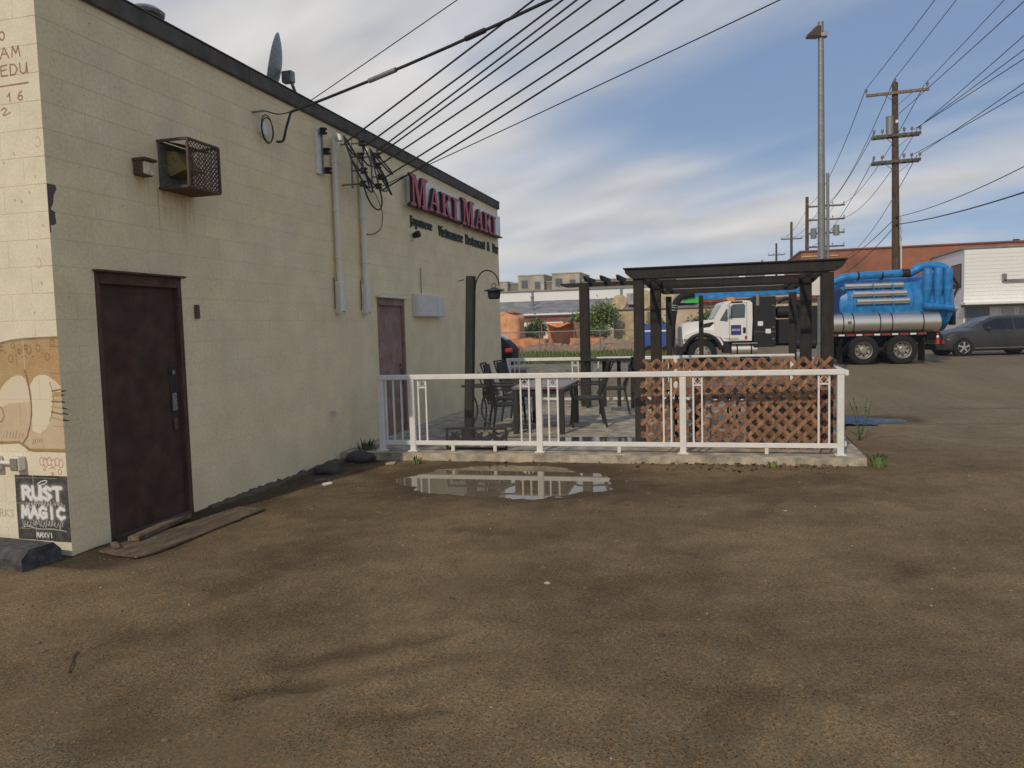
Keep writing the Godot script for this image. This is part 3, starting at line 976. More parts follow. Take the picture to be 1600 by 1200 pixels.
func build_restaurant() -> void:
	var t := thing("restaurant_building", "cream painted concrete block restaurant with dark metal roof edge and brown steel doors", "building", Vector3.ZERO)
	# doors along the wall, as distance from the corner: from, to, head height
	var D := [[0.39, 1.405, 2.19], [5.56, 6.56, 2.13]]
	var L := WZ - WEND
	var b := MB.new()
	# solid walls behind the block faces
	b.box(Vector3(-9.94, WTOP / 2.0, (WZ + WEND) / 2.0 - 0.0), Vector3(10.13, WTOP - 0.02, L - 0.20))
	part("wall_core", b, M.joint, t)
	b = MB.new()
	var x1 := WX - PROUD
	for s in cut(0.0, L, D):
		b.box(Vector3(x1 - 0.045, WTOP / 2.0 - 0.05, WZ - PROUD - (s[0] + s[1]) / 2.0 + (PROUD if s[0] == 0.0 else PROUD)), Vector3(0.09, WTOP + 0.1 - 0.004, s[1] - s[0] - 0.012))
	for d in D:
		b.box(Vector3(x1 - 0.045, (d[2] + WTOP) / 2.0, WZ - (d[0] + d[1]) / 2.0), Vector3(0.0895, WTOP - d[2], d[1] - d[0] + 0.02))
	b.box(Vector3(-9.9, WTOP / 2.0 - 0.05, WZ - PROUD - 0.045), Vector3(10.05, WTOP + 0.09, 0.09))
	part("mortar_backing", b, M.joint, t)
	# painted blocks
	var cache := {}
	var rest := MB.new()
	var faces := []
	var course := 0.2
	var rows := int(ceil(WTOP / course))
	for r in rows:
		var y0 := r * course
		var y1: float = min(y0 + course, WTOP)
		var holes := []
		for d in D:
			if y0 < d[2] - 0.02: holes.append([d[0], d[1]])
		var k := -0.2 if r % 2 else 0.0
		while k < L:
			for s in cut(max(k, 0.0), min(k + 0.4, L), holes):
				faces.append([s[0], s[1], y0, y1, 0])
			k += 0.4
		k = -0.2 if r % 2 == 0 else 0.0
		while k < 4.4:
			faces.append([max(k, 0.0), k + 0.4, y0, y1, 1])
			k += 0.4
	var mural := StandardMaterial3D.new()
	mural.albedo_texture = mural_texture()
	mural.roughness = 0.85
	var stain := StandardMaterial3D.new()
	stain.albedo_texture = stain_texture()
	stain.roughness = 0.82
	# nearest to the camera first
	var key := func(f) -> float:
		if f[4] == 1: return (f[0] if f[0] < 0.8 else f[0] + 20.0)
		return f[0] * 0.5 + absf(f[2] - 1.8) * 0.0
	faces.sort_custom(func(a, c) -> bool: return key.call(a) < key.call(c))
	var made := 0
	for f in faces:
		var w: float = f[1] - f[0] - 0.0012
		var h: float = f[3] - f[2] - 0.0026
		if w < 0.02 or h < 0.02: continue
		var mid: float = (f[0] + f[1]) / 2.0
		var yy: float = (f[2] + f[3]) / 2.0
		if f[4] == 1:
			# mural side: every block carries its own piece of the painting
			var fb := MB.new()
			var c := Vector3(WX - mid, yy, WZ)
			fb.cbox(Vector3(0, 0, -0.01), Vector3(w, h, 0.02), 0.0010)
			if f[0] > 1.0 or made >= 300:
				rest.X = Transform3D(Basis(), c)
				rest.cbox(Vector3(0, 0, -0.01), Vector3(w, h, 0.02), 0.0010)
				rest.X = Transform3D.IDENTITY
				continue
			for i in fb.v.size():
				fb.t[i] = Vector2(1.0 - (-(c.x + fb.v[i].x) + WX) / MW, 1.0 - (c.y + fb.v[i].y) / MH)
			var o := part("block", fb, mural, t)
			o.position = c
			made += 1
		elif f[0] >= ST[0] and f[1] <= ST[0] + ST[2] and f[2] >= ST[1] and f[3] <= ST[1] + ST[3] + 0.01:
			var sb := MB.new()
			sb.cbox(Vector3(-0.01, 0, 0), Vector3(0.02, h, w), 0.0010)
			for i in sb.v.size():
				sb.t[i] = Vector2((mid - sb.v[i].z - ST[0]) / ST[2], 1.0 - (yy + sb.v[i].y - ST[1]) / ST[3])
			var so := part("block", sb, stain, t)
			so.position = Vector3(WX, yy, WZ - mid)
			made += 1
		elif made < 300:
			var id := "%.3f_%.3f" % [w, h]
			if not cache.has(id):
				var cb := MB.new()
				cb.cbox(Vector3(-0.01, 0, 0), Vector3(0.02, h, w), 0.0010)
				cache[id] = cb.mesh()
			var o := inst("block", cache[id], M.wall, t)
			o.position = Vector3(WX, yy, WZ - mid)
			made += 1
		else:
			rest.cbox(Vector3(WX - 0.01, yy, WZ - mid), Vector3(0.02, h, w), 0.0010)
	var ro := part("block_courses", rest, M.wall, t)
	ro.set_meta("kind", "stuff")
	b = MB.new()
	b.X = Transform3D(Basis(Vector3(0, 0, -1), Vector3(0, 1, 0), Vector3(1, 0, 0)), Vector3(WX, 0, WZ))
	b.prism(PackedVector2Array([Vector2(0.0, 2.80), Vector2(0.075, 2.80), Vector2(0.085, 2.775), Vector2(0.055, 2.72), Vector2(0.045, 2.66), Vector2(0.03, 2.635), Vector2(0.02, 2.615), Vector2(0.06, 2.60), Vector2(0.055, 2.58), Vector2(0.06, 2.55), Vector2(0.06, 2.515), Vector2(0.035, 2.50), Vector2(0.012, 2.50), Vector2(0.01, 2.45), Vector2(0.0, 2.44)]), 0.0, 0.0012)
	part("paint_patch", b, mat(0.13, 0.10, 0.092, 0.85), t)
	for q in [[1.265, 0.05], [1.235, 0.03], [1.19, 0.03], [1.14, 0.045], [1.10, 0.05], [1.05, 0.055]]:
		b = MB.new()
		b.X = Transform3D(Basis(Vector3(0, 0, -1), Vector3(0, 1, 0), Vector3(1, 0, 0)), Vector3(WX, 0, WZ))
		b.prism(PackedVector2Array([Vector2(0.0, q[0] + 0.007), Vector2(q[1], q[0] + (0.004 if q[0] > 1.2 else -0.012)), Vector2(q[1], q[0] - (0.0 if q[0] > 1.2 else 0.018)), Vector2(0.0, q[0] - 0.008)]), 0.0, 0.0012)
		part("paint_patch", b, mat(0.12, 0.095, 0.07, 0.85), t)
	# roof and dark metal edge
	b = MB.new()
	b.box(Vector3(-9.92, WTOP + 0.05, (WZ + WEND) / 2.0), Vector3(10.1, 0.12, L - 0.1))
	part("roof", b, M.roof, t)
	b = MB.new()
	b.cbox(Vector3(WX - 0.03, WTOP + 0.073, (WZ + WEND) / 2.0), Vector3(0.14, 0.155, L + 0.08), 0.008)
	b.cbox(Vector3(-9.93, WTOP + 0.073, WZ - 0.03), Vector3(10.06, 0.154, 0.14), 0.008)
	b.cbox(Vector3(WX - 0.015, WTOP + 0.157, (WZ + WEND) / 2.0), Vector3(0.13, 0.012, L + 0.10), 0.003)
	var fa := part("roof_edge", b, M.fascia, t)
	b = MB.new()
	for k in 4:
		b.box(Vector3(WX + 0.0415, WTOP + 0.073, WZ - 2.6 - 3.0 * k), Vector3(0.003, 0.145, 0.012))
	part("seam", b, M.black, fa)
	# rear and far walls closing the house
	b = MB.new()
	b.box(Vector3(-9.9, WTOP / 2.0 - 0.02, WEND + 0.05), Vector3(10.05, WTOP, 0.09))
	part("rear_wall", b, M.wall, t)
	# door by the corner
	for i in 2:
		var d: Array = D[i]
		var z0: float = WZ - d[0]
		var z1: float = WZ - d[1]
		var zc := (z0 + z1) / 2.0
		var w := z0 - z1
		var dm: Material = M.brown_door if i == 0 else M.pink_door
		var fm: Material = M.brown_frame if i == 0 else M.pink_door
		b = MB.new()
		b.cbox(Vector3(WX - 0.065, (d[2] - 0.10) / 2.0 + 0.02, zc), Vector3(0.045, d[2] - 0.12, w - 0.11), 0.004)
		var door := part("door", b, dm, t)
		door.set_meta("label", "flat dark brown steel door" if i == 0 else "faded pinkish brown steel door")
		b = MB.new()
		b.cbox(Vector3(WX - 0.045, d[2] / 2.0, z0 - 0.026), Vector3(0.09, d[2], 0.05), 0.004)
		b.cbox(Vector3(WX - 0.045, d[2] / 2.0, z1 + 0.026), Vector3(0.09, d[2], 0.05), 0.004)
		b.cbox(Vector3(WX - 0.043, d[2] - 0.05, zc), Vector3(0.095, 0.10, w - 0.106), 0.004)
		part("frame", b, fm, door)
		b = MB.new()
		if i == 0:
			b.cbox(Vector3(WX + 0.02, d[2] - 0.0, zc), Vector3(0.06, 0.018, w + 0.03), 0.003)
		else:
			b.cbox(Vector3(WX + 0.03, d[2] + 0.02, zc), Vector3(0.08, 0.03, w + 0.08), 0.004)
		part("drip_cap", b, M.white_dull if i == 1 else M.brown_frame, door)
		b = MB.new()
		b.cbox(Vector3(WX - 0.04, 0.016, zc), Vector3(0.10, 0.03, w - 0.106), 0.003)
		part("threshold", b, M.brown_iron, door)
		b = MB.new()
		if i == 0:
			b.cbox(Vector3(WX - 0.040, 1.17, z1 + 0.14), Vector3(0.008, 0.42, 0.09), 0.002)
			part("lock_plate", b, M.black, door)
			b = MB.new()
			b.cyl(Vector3(WX - 0.036, 1.33, z1 + 0.145), Vector3(WX - 0.018, 1.33, z1 + 0.145), 0.024, 0.022, 14)
			part("lock_cylinder", b, M.steel, door)
			b = MB.new()
			b.cbox(Vector3(WX - 0.030, 1.06, z1 + 0.14), Vector3(0.012, 0.16, 0.055), 0.003)
			part("latch_guard", b, M.galv, door)
			b = MB.new()
			b.cbox(Vector3(WX - 0.030, 0.86, z1 + 0.14), Vector3(0.010, 0.11, 0.05), 0.003)
			part("strike_cover", b, M.brown_iron, door)
		else:
			b.cyl(Vector3(WX - 0.045, 1.12, z1 + 0.15), Vector3(WX - 0.02, 1.12, z1 + 0.15), 0.03, 0.028, 14)
			part("lock_cylinder", b, M.steel, door)
			b = MB.new()
			b.cbox(Vector3(WX - 0.035, 0.94, z1 + 0.12), Vector3(0.02, 0.24, 0.05), 0.004)
			b.tube([Vector3(WX - 0.03, 0.97, z1 + 0.12), Vector3(WX + 0.03, 0.97, z1 + 0.13), Vector3(WX + 0.035, 0.97, z1 + 0.22)], 0.011, 8)
			part("handle", b, M.brown_iron, door)
		for hy in [0.3, 1.05, 1.85]:
			b = MB.new()
			b.cyl(Vector3(WX - 0.036, hy, z0 - 0.058), Vector3(WX - 0.036, hy + 0.1, z0 - 0.058), 0.009, 0.009, 8)
			part("hinge", b, fm, door)

func wall_point(z: float, y: float, out := 0.0) -> Vector3:
	return Vector3(WX + out, y, z)

func build_wall_fittings() -> void:
	# wall pack lamp
	var t := thing("wall_lamp", "small unlit wall lamp with brown hood left of the rusty vent cage", "lamp", wall_point(-5.60, 3.02))
	t.scale = Vector3.ONE * 0.8
	var b := MB.new()
	b.cbox(Vector3(0.055, 0.075, 0), Vector3(0.11, 0.15, 0.17), 0.008)
	part("housing", b, M.brown_iron, t)
	b = MB.new()
	b.cbox(Vector3(0.085, 0.163, 0), Vector3(0.17, 0.03, 0.19), 0.006)
	part("hood", b, M.brown_iron, t)
	b = MB.new()
	b.cbox(Vector3(0.128, 0.075, 0.0), Vector3(0.035, 0.135, 0.15), 0.01)
	part("lens", b, tmat(0.95, 0.88, 0.60, 0.4, M.soft, 3.0), t)
	# caged vent
	t = thing("vent_cage", "rusty expanded metal cage over a yellowed exhaust vent on the wall", "vent", wall_point(-6.06, 2.96))
	var W := 0.43
	var Hh := 0.41
	var dp := 0.31
	b = MB.new()
	b.cbox(Vector3(0.012, Hh / 2, 0), Vector3(0.022, Hh, W), 0.002)
	part("back_plate", b, M.cage_grey, t)
	b = MB.new()
	for sy in [0.0, Hh]:
		for sz in [-W / 2, W / 2]:
			b.bar(Vector3(0, sy, sz), Vector3(dp, sy, sz), 0.022, 0.022, 0.002)
		b.bar(Vector3(dp, sy, -W / 2), Vector3(dp, sy, W / 2), 0.022, 0.022, 0.002)
	for sz in [-W / 2, W / 2]: b.bar(Vector3(dp, 0, sz), Vector3(dp, Hh, sz), 0.022, 0.022, 0.002)
	part("frame", b, M.brown_iron, t)
	b = MB.new()
	b.cbox(Vector3(dp / 2, -0.006, 0), Vector3(dp, 0.008, W), 0.001)
	part("bottom_sheet", b, M.rust, t)
	b = MB.new()
	var st := 0.042
	var put := func(o: Vector3, ux: Vector3, uy: Vector3, w: float, h: float) -> void:
		for dir in [1.0, -1.0]:
			var k := -h
			while k < w:
				var a := Vector2(k, 0.0); var c := Vector2(k + h, h)
				if a.x < 0: a = Vector2(0, -k)
				if c.x > w: c = Vector2(w, w - k)
				if c.x > a.x:
					var p := o + ux * (a.x if dir > 0 else w - a.x) + uy * a.y
					var q := o + ux * (c.x if dir > 0 else w - c.x) + uy * c.y
					b.bar(p, q, 0.0055, 0.0055)
				k += st
	put.call(Vector3(dp, 0, W / 2), Vector3(0, 0, -1), Vector3.UP, W, Hh)
	put.call(Vector3(0, 0, -W / 2), Vector3(1, 0, 0), Vector3.UP, dp, Hh)
	var mo := part("expanded_mesh", b, M.brown_iron, t)
	mo.set_meta("kind", "stuff")
	b = MB.new()
	b.X = Transform3D(Basis(), Vector3(0.02, 0.0, 0.02))
	b.prism(PackedVector2Array([Vector2(0.0, 0.16), Vector2(0.03, 0.12), Vector2(0.20, 0.17), Vector2(0.10, 0.33), Vector2(0.0, 0.34)]), -0.10, 0.10)
	part("vent_hood", b, M.yellow_lid, t)
	b = MB.new()
	b.cbox(Vector3(0.17, 0.20, -0.05), Vector3(0.13, 0.012, 0.20), 0.002, Basis(Vector3(0, 0, 1), -0.6))
	part("vent_flap", b, M.rust, t)
	b = MB.new()
	b.cbox(Vector3(0.16, 0.385, 0.0), Vector3(0.26, 0.006, 0.40), 0.001, Basis(Vector3(0, 0, 1), -0.25))
	part("rusted_sheet", b, M.rust, t)
	# little plate beside the door
	b = MB.new()
	b.cbox(wall_point(-6.24, 1.88, 0.014), Vector3(0.03, 0.13, 0.05), 0.005)
	single("door_bell_plate", b, M.brown_iron, "small brown bell plate on the wall right of the dark brown door", "bell plate")
	b = MB.new()
	b.cyl(wall_point(-8.75, 0.66, -0.01), wall_point(-8.75, 0.66, 0.07), 0.022, 0.022, 12)
	b.cyl(wall_point(-8.75, 0.66, 0.07), wall_point(-8.75, 0.66, 0.085), 0.034, 0.034, 12)
	b.cyl(wall_point(-8.75, 0.66, 0.05), wall_point(-8.75, 0.58, 0.06), 0.012, 0.01, 8)
	single("wall_tap", b, M.pipe_white, "small white hose tap low on the cream wall before the railing", "tap")
	# outlet boxes on the mural side
	for k in 2:
		t = thing("outlet_box", ["weatherproof outlet box with yellowed cover beside the red scribble", "weatherproof outlet box at the left edge, joined by a short pipe"][k], "outlet", Vector3([-5.20, -5.42][k], 0.66, WZ), 0.0, "outlet boxes under the mural")
		b = MB.new()
		b.cbox(Vector3(0, 0.055, 0.035), Vector3(0.085, 0.11, 0.07), 0.008)
		part("box", b, M.white_dull, t)
		b = MB.new()
		b.cbox(Vector3(0, 0.055, 0.0735), Vector3(0.07, 0.09, 0.007), 0.003)
		part("cover", b, tmat(0.45, 0.42, 0.30, 0.6, M.grain, 8.0), t)
		if k == 0:
			b = MB.new()
			b.cyl(Vector3(-0.04, 0.055, 0.03), Vector3(-0.175, 0.06, 0.03), 0.016, 0.016, 10)
			part("pipe", b, M.white_dull, t)
	# conduits
	for k in 2:
		var z: float = [-9.0, -9.75][k]
		t = thing("conduit", ["white power conduit running down the wall below the insulator rack, nearer the corner", "white power conduit running down the wall left of the pink brown door"][k], "conduit", wall_point(z, 0.0), 0.0, "white conduits on the wall")
		b = MB.new()
		b.cyl(Vector3(0.06, 2.30, 0), Vector3(0.06, 4.06, 0), 0.035, 0.035, 14)
		b.cyl(Vector3(0.04, 2.30, -0.075), Vector3(0.04, 4.0, -0.075), 0.018, 0.018, 10)
		part("pipe", b, M.pipe_white, t)
		b = MB.new()
		b.cbox(Vector3(0.05, 2.10, -0.01), Vector3(0.10, 0.40, 0.12), 0.01)
		part("junction_box", b, M.pipe_white, t)
		b = MB.new()
		b.cbox(Vector3(0.05, 1.905, -0.01), Vector3(0.10, 0.04, 0.10), 0.006)
		part("fitting", b, M.white_dull, t)
		b = MB.new()
		b.tube(smooth_path([Vector3(0.06, 4.04, 0), Vector3(0.065, 4.10, 0), Vector3(0.10, 4.13, 0), Vector3(0.14, 4.10, 0), Vector3(0.15, 4.06, 0)]), 0.036, 12)
		part("weather_head", b, M.pipe_white, t)
		b = MB.new()
		for yy in [2.6, 3.2, 3.8]:
			b.cbox(Vector3(0.06, yy, -0.02), Vector3(0.06, 0.02, 0.13), 0.003)
		part("strap", b, M.pipe_white, t)
		b = MB.new()
		b.tube(smooth_path([Vector3(0.02, 2.35, 0.075), Vector3(0.03, 2.1, 0.085), Vector3(0.02, 1.95, 0.075)]), 0.006, 6)
		part("ground_wire", b, M.cable, t)
	# insulator racks
	var spots := [[-8.72, 3.60, 0.56, 3, "short white board with three black insulators left of the conduits", 0.10, true], [-9.30, 3.52, 0.62, 4, "row of four black insulators between the two white conduits", 0.30, false], [-9.98, 3.60, 0.52, 4, "row of black insulators right of the second conduit", 0.22, false]]
	var heads := []
	for s in spots:
		t = thing("insulator_rack", s[4], "insulators", wall_point(s[0], s[1]), 0.0, "insulator racks on the wall")
		b = MB.new()
		if s[6]:
			b.cbox(Vector3(0.02, s[2] / 2, 0.05), Vector3(0.04, s[2], 0.10), 0.004)
			part("board", b, M.white_paint, t)
		b = MB.new()
		b.cbox(Vector3(s[5] * 0.5, s[2] / 2, 0), Vector3(0.02, s[2], 0.03), 0.003)
		b.cbox(Vector3(s[5] * 0.25, s[2] - 0.05, 0), Vector3(s[5] * 0.5, 0.02, 0.03), 0.003)
		b.cbox(Vector3(s[5] * 0.25, 0.05, 0), Vector3(s[5] * 0.5, 0.02, 0.03), 0.003)
		part("bracket", b, M.galv, t)
		for k in s[3]:
			var y: float = 0.05 + (s[2] - 0.1) * k / (s[3] - 1)
			var off := 0.05 * sin(k * 2.1 + s[0])
			b = MB.new()
			var o := Vector3(s[5], y - 0.035, off)
			b.lathe([Vector2(0.001, 0), Vector2(0.045, 0.0), Vector2(0.05, 0.015), Vector2(0.028, 0.028), Vector2(0.028, 0.042), Vector2(0.05, 0.055), Vector2(0.045, 0.07), Vector2(0.001, 0.07)], o, Vector3.UP, 12)
			b.bar(o + Vector3(-s[5] * 0.5, 0.035, -off), o + Vector3(0, 0.035, 0), 0.015, 0.015)
			part("insulator", b, M.cable, t)
			heads.append(wall_point(s[0] + off, s[1] + y, s[5]))
	# drip loops between conduit heads and insulators
	rng.seed = 9
	var h1 := wall_point(-9.0, 4.12, 0.20)
	var h2 := wall_point(-9.75, 4.12, 0.20)
	var loops := [[h1, heads[3], 0.35], [h1, heads[4], 0.5], [h1, heads[5], 0.42], [h1, heads[6], 0.3], [h2, heads[7], 0.4], [h2, heads[8], 0.5], [h2, heads[9], 0.42], [h2, heads[10], 0.36], [heads[3], heads[7], 0.45], [heads[4], heads[9], 0.38], [heads[6], heads[5], 0.25]]
	t = thing("drip_loops", "tangle of black drip loop cables hanging between the white conduit heads", "cables", wall_point(-9.4, 3.6))
	for l in loops:
		var p: Vector3 = l[0] - t.position
		var q: Vector3 = l[1] - t.position
		var out := Vector3(rng.randf_range(0.05, 0.2), -l[2], rng.randf_range(-0.25, 0.25))
		b = MB.new()
		b.tube(bez(p, p + out, q + out + Vector3(0.05, 0, rng.randf_range(-0.1, 0.1)), q, 16), 0.011, 6)
		part("loop", b, M.cable, t)
	b = MB.new()
	b.tube(smooth_path([wall_point(-9.95, 3.62, 0.12), wall_point(-10.25, 3.58, 0.04), wall_point(-10.45, 3.38, 0.03), wall_point(-10.4, 3.15, 0.03), wall_point(-10.15, 3.03, 0.02), wall_point(-9.95, 3.01, 0.01)]), 0.006, 6)
	single("loose_wire", b, M.cable, "thin black wire curving loose on the wall right of the conduits", "wire")
	# telephone anchor
	t = thing("cable_anchor", "white round cable box with looped wires high on the wall left of the insulators", "cable box", wall_point(-7.5, 3.88))
	b = MB.new()
	b.lathe([Vector2(0.001, 0.05), Vector2(0.06, 0.05), Vector2(0.085, 0.03), Vector2(0.085, 0.0)], Vector3(0.0, -0.02, 0), Vector3(1, 0, 0), 18)
	part("box", b, M.white_paint, t)
	b = MB.new()
	b.cyl(Vector3(0, 0.12, 0.17), Vector3(0.14, 0.12, 0.17), 0.012, 0.012, 8)
	part("hook", b, M.galv, t)
	for k in 2:
		var ring := []
		for j in 15: ring.append(Vector3(0.07 + 0.01 * k, -0.03 + sin(TAU * j / 14) * (0.13 + 0.02 * k), cos(TAU * j / 14) * 0.11 + 0.03 * k))
		b = MB.new()
		b.tube(ring, 0.006, 6)
		part("wire_loop", b, M.cable, t)
	b = MB.new()
	b.tube(smooth_path([Vector3(0.1, -0.13, -0.12), Vector3(0.13, -0.10, -0.2), Vector3(0.14, 0.05, -0.26), Vector3(0.16, 0.24, -0.34)]), 0.014, 6)
	b.tube(smooth_path([Vector3(0.14, 0.12, 0.17), Vector3(0.10, 0.15, 0.05), Vector3(0.12, 0.17, -0.15), Vector3(0.16, 0.24, -0.34)]), 0.007, 6)
	part("lead", b, M.cable, t)
	# white panel right of the second door
	t = thing("meter_cabinet", "weathered white wall cabinet right of the pink brown door", "cabinet", wall_point(-12.13, 1.87))
	b = MB.new()
	b.cbox(Vector3(0.05, 0.185, 0), Vector3(0.10, 0.37, 1.2), 0.008)
	part("case", b, M.white_dull, t)
	b = MB.new()
	b.cbox(Vector3(0.104, 0.185, 0.17), Vector3(0.008, 0.34, 0.82), 0.002)
	part("lid", b, M.white_dull, t)
	b = MB.new()
	b.cbox(Vector3(0.104, 0.185, -0.42), Vector3(0.008, 0.34, 0.33), 0.002)
	part("lid", b, M.white_dull, t)
	b = MB.new()
	b.cyl(Vector3(0.02, 0.37, 0.24), Vector3(0.02, 0.80, 0.24), 0.008, 0.008, 6)
	part("riser", b, M.galv, t)
	# camera under the sign
	t = thing("security_camera", "small dark security camera under the left end of the sign", "camera", wall_point(-11.6, 3.12))
	b = MB.new()
	b.cyl(Vector3(0, 0, 0), Vector3(0.03, 0, 0), 0.05, 0.05, 14)
	part("base", b, M.white_dull, t)
	b = MB.new()
	b.lathe([Vector2(0.001, 0.13), Vector2(0.05, 0.12), Vector2(0.055, 0.06), Vector2(0.04, 0.0), Vector2(0.001, 0.0)], Vector3(0.03, 0.04, 0), Vector3(1, 0.25, 0), 14)
	part("body", b, M.black, t)
	# roof: satellite dish, vents
	t = thing("satellite_dish", "grey satellite dish on a bent mast at the roof edge", "satellite dish", Vector3(-5.1, 4.42, -8.75))
	b = MB.new()
	var ax := Vector3(-0.86, 0.22, 0.45).normalized()
	var prof := []
	for k in 9:
		var r := 0.40 * k / 8.0
		prof.append(Vector2(max(r, 0.001), r * r * 0.55))
	prof.append(Vector2(0.408, 0.092))
	for k in range(8, -1, -1):
		var r := 0.40 * k / 8.0
		prof.append(Vector2(max(r, 0.001), r * r * 0.55 + 0.012))
	var dish_at := Vector3(0.0, 0.40, 0.28)
	b.lathe(prof, dish_at, ax, 28)
	part("reflector", b, M.galv, t)
	b = MB.new()
	b.cbox(dish_at + Vector3(0.07, -0.08, -0.04), Vector3(0.14, 0.14, 0.09), 0.01)
	part("bracket", b, M.galv, t)
	b = MB.new()
	b.tube(smooth_path([dish_at + Vector3(0.10, -0.10, -0.05), dish_at + Vector3(0.11, -0.17, -0.06), Vector3(0.06, 0.08, -0.02), Vector3(0.0, 0.02, -0.22), Vector3(0.0, -0.02, -0.26)]), 0.02, 8)
	b.bar(Vector3(0.06, 0.14, 0.0), Vector3(0.1, 0.0, 0.25), 0.015, 0.015)
	part("mast", b, M.galv, t)
	b = MB.new()
	b.bar(dish_at + Vector3(0.0, -0.26, 0.1), dish_at + ax * 0.42 + Vector3(0, -0.12, 0), 0.02, 0.02)
	b.cbox(dish_at + ax * 0.42 + Vector3(0, -0.09, 0), Vector3(0.06, 0.06, 0.10), 0.01)
	part("feed_arm", b, M.galv, t)
	t = thing("roof_vent", "round metal roof vent cap above the dark roof edge near the top left", "roof vent", Vector3(-5.5, 4.38, -6.68))
	b = MB.new()
	b.cyl(Vector3(0, 0, 0), Vector3(0, 0.46, 0), 0.12, 0.12, 20)
	part("pipe", b, M.galv, t)
	b = MB.new()
	b.lathe([Vector2(0.17, 0.46), Vector2(0.18, 0.49), Vector2(0.13, 0.53), Vector2(0.001, 0.55)], Vector3.ZERO, Vector3.UP, 24)
	b.lathe([Vector2(0.001, 0.462), Vector2(0.17, 0.46)], Vector3.ZERO, Vector3.UP, 24)
	part("cap", b, M.steel, t)
	b = MB.new()
	b.cyl(Vector3(-5.2, 4.40, -7.95), Vector3(-5.2, 4.63, -7.95), 0.03, 0.03, 10)
	b.cyl(Vector3(-5.2, 4.60, -7.95), Vector3(-5.2, 4.67, -7.90), 0.05, 0.045, 10)
	single("roof_pipe", b, M.galv, "short pipe stub on the roof edge left of the satellite dish", "pipe")

func build_sign() -> void:
	var t := thing("restaurant_sign", "raised pink red letters reading MAKI MAKI on white boxes over small dark lettering", "sign", wall_point(-11.2, 3.25))
	var R := Basis(Vector3.UP, PI / 2)
	# local: -z runs to the right of someone reading the sign
	for k in 2:
		var b := MB.new()
		var z0: float = [-0.25, -2.98][k]
		var z1: float = [-2.78, -5.30][k]
		b.cbox(Vector3(0.045, 0.62, (z0 + z1) / 2.0), Vector3(0.09, 0.44, z0 - z1), 0.006)
		part("backing_box", b, M.white_paint, t)
		b = MB.new()
		b.cbox(Vector3(0.07, 0.385, (z0 + z1) / 2.0), Vector3(0.14, 0.025, z0 - z1 - 0.02), 0.003)
		part("drip_ledge", b, M.ply, t)
	var z := 0.0
	for word in 2:
		z = [-0.05, -2.52][word]
		for ch in [["M", 0.74, 0.50], ["A", 0.54, 0.40], ["K", 0.57, 0.40], ["I", 0.30, 0.40]]:
			var at := Vector3(0.11, 0.34 if ch[0] == "M" else 0.36, z)
			var o := put_text("letter", ch[0], ch[1], ch[2], 0.045, at, M.letter_side, t, R)
			var tm := text(ch[0])
			var bb := tm.get_aabb()
			var f := inst("face", tm, M.pink, o)
			# a slightly smaller pink face on the dark letter, in the letter's own frame
			var sc := Vector3(0.95, 0.95, 0.12)
			var mid := bb.position + bb.size * 0.5
			f.transform = Transform3D(Basis.from_scale(sc), Vector3(mid.x * 0.05, mid.y * 0.05, bb.position.z + bb.size.z * 1.0 - bb.position.z * 0.12 - 0.002))
			z -= ch[1] + 0.035
	for w in [["Japanese", -0.05, 0.92], ["Vietnamese", -1.28, 1.25], ["Restaurant", -2.72, 1.22], ["&", -4.12, 0.16], ["Bar", -4.50, 0.42]]:
		put_text("lettering", w[0], w[2] * 1.05, 0.19, 0.025, Vector3(0.0, 0.04, w[1] * 1.03 - 0.28), M.sign_dark, t, R)

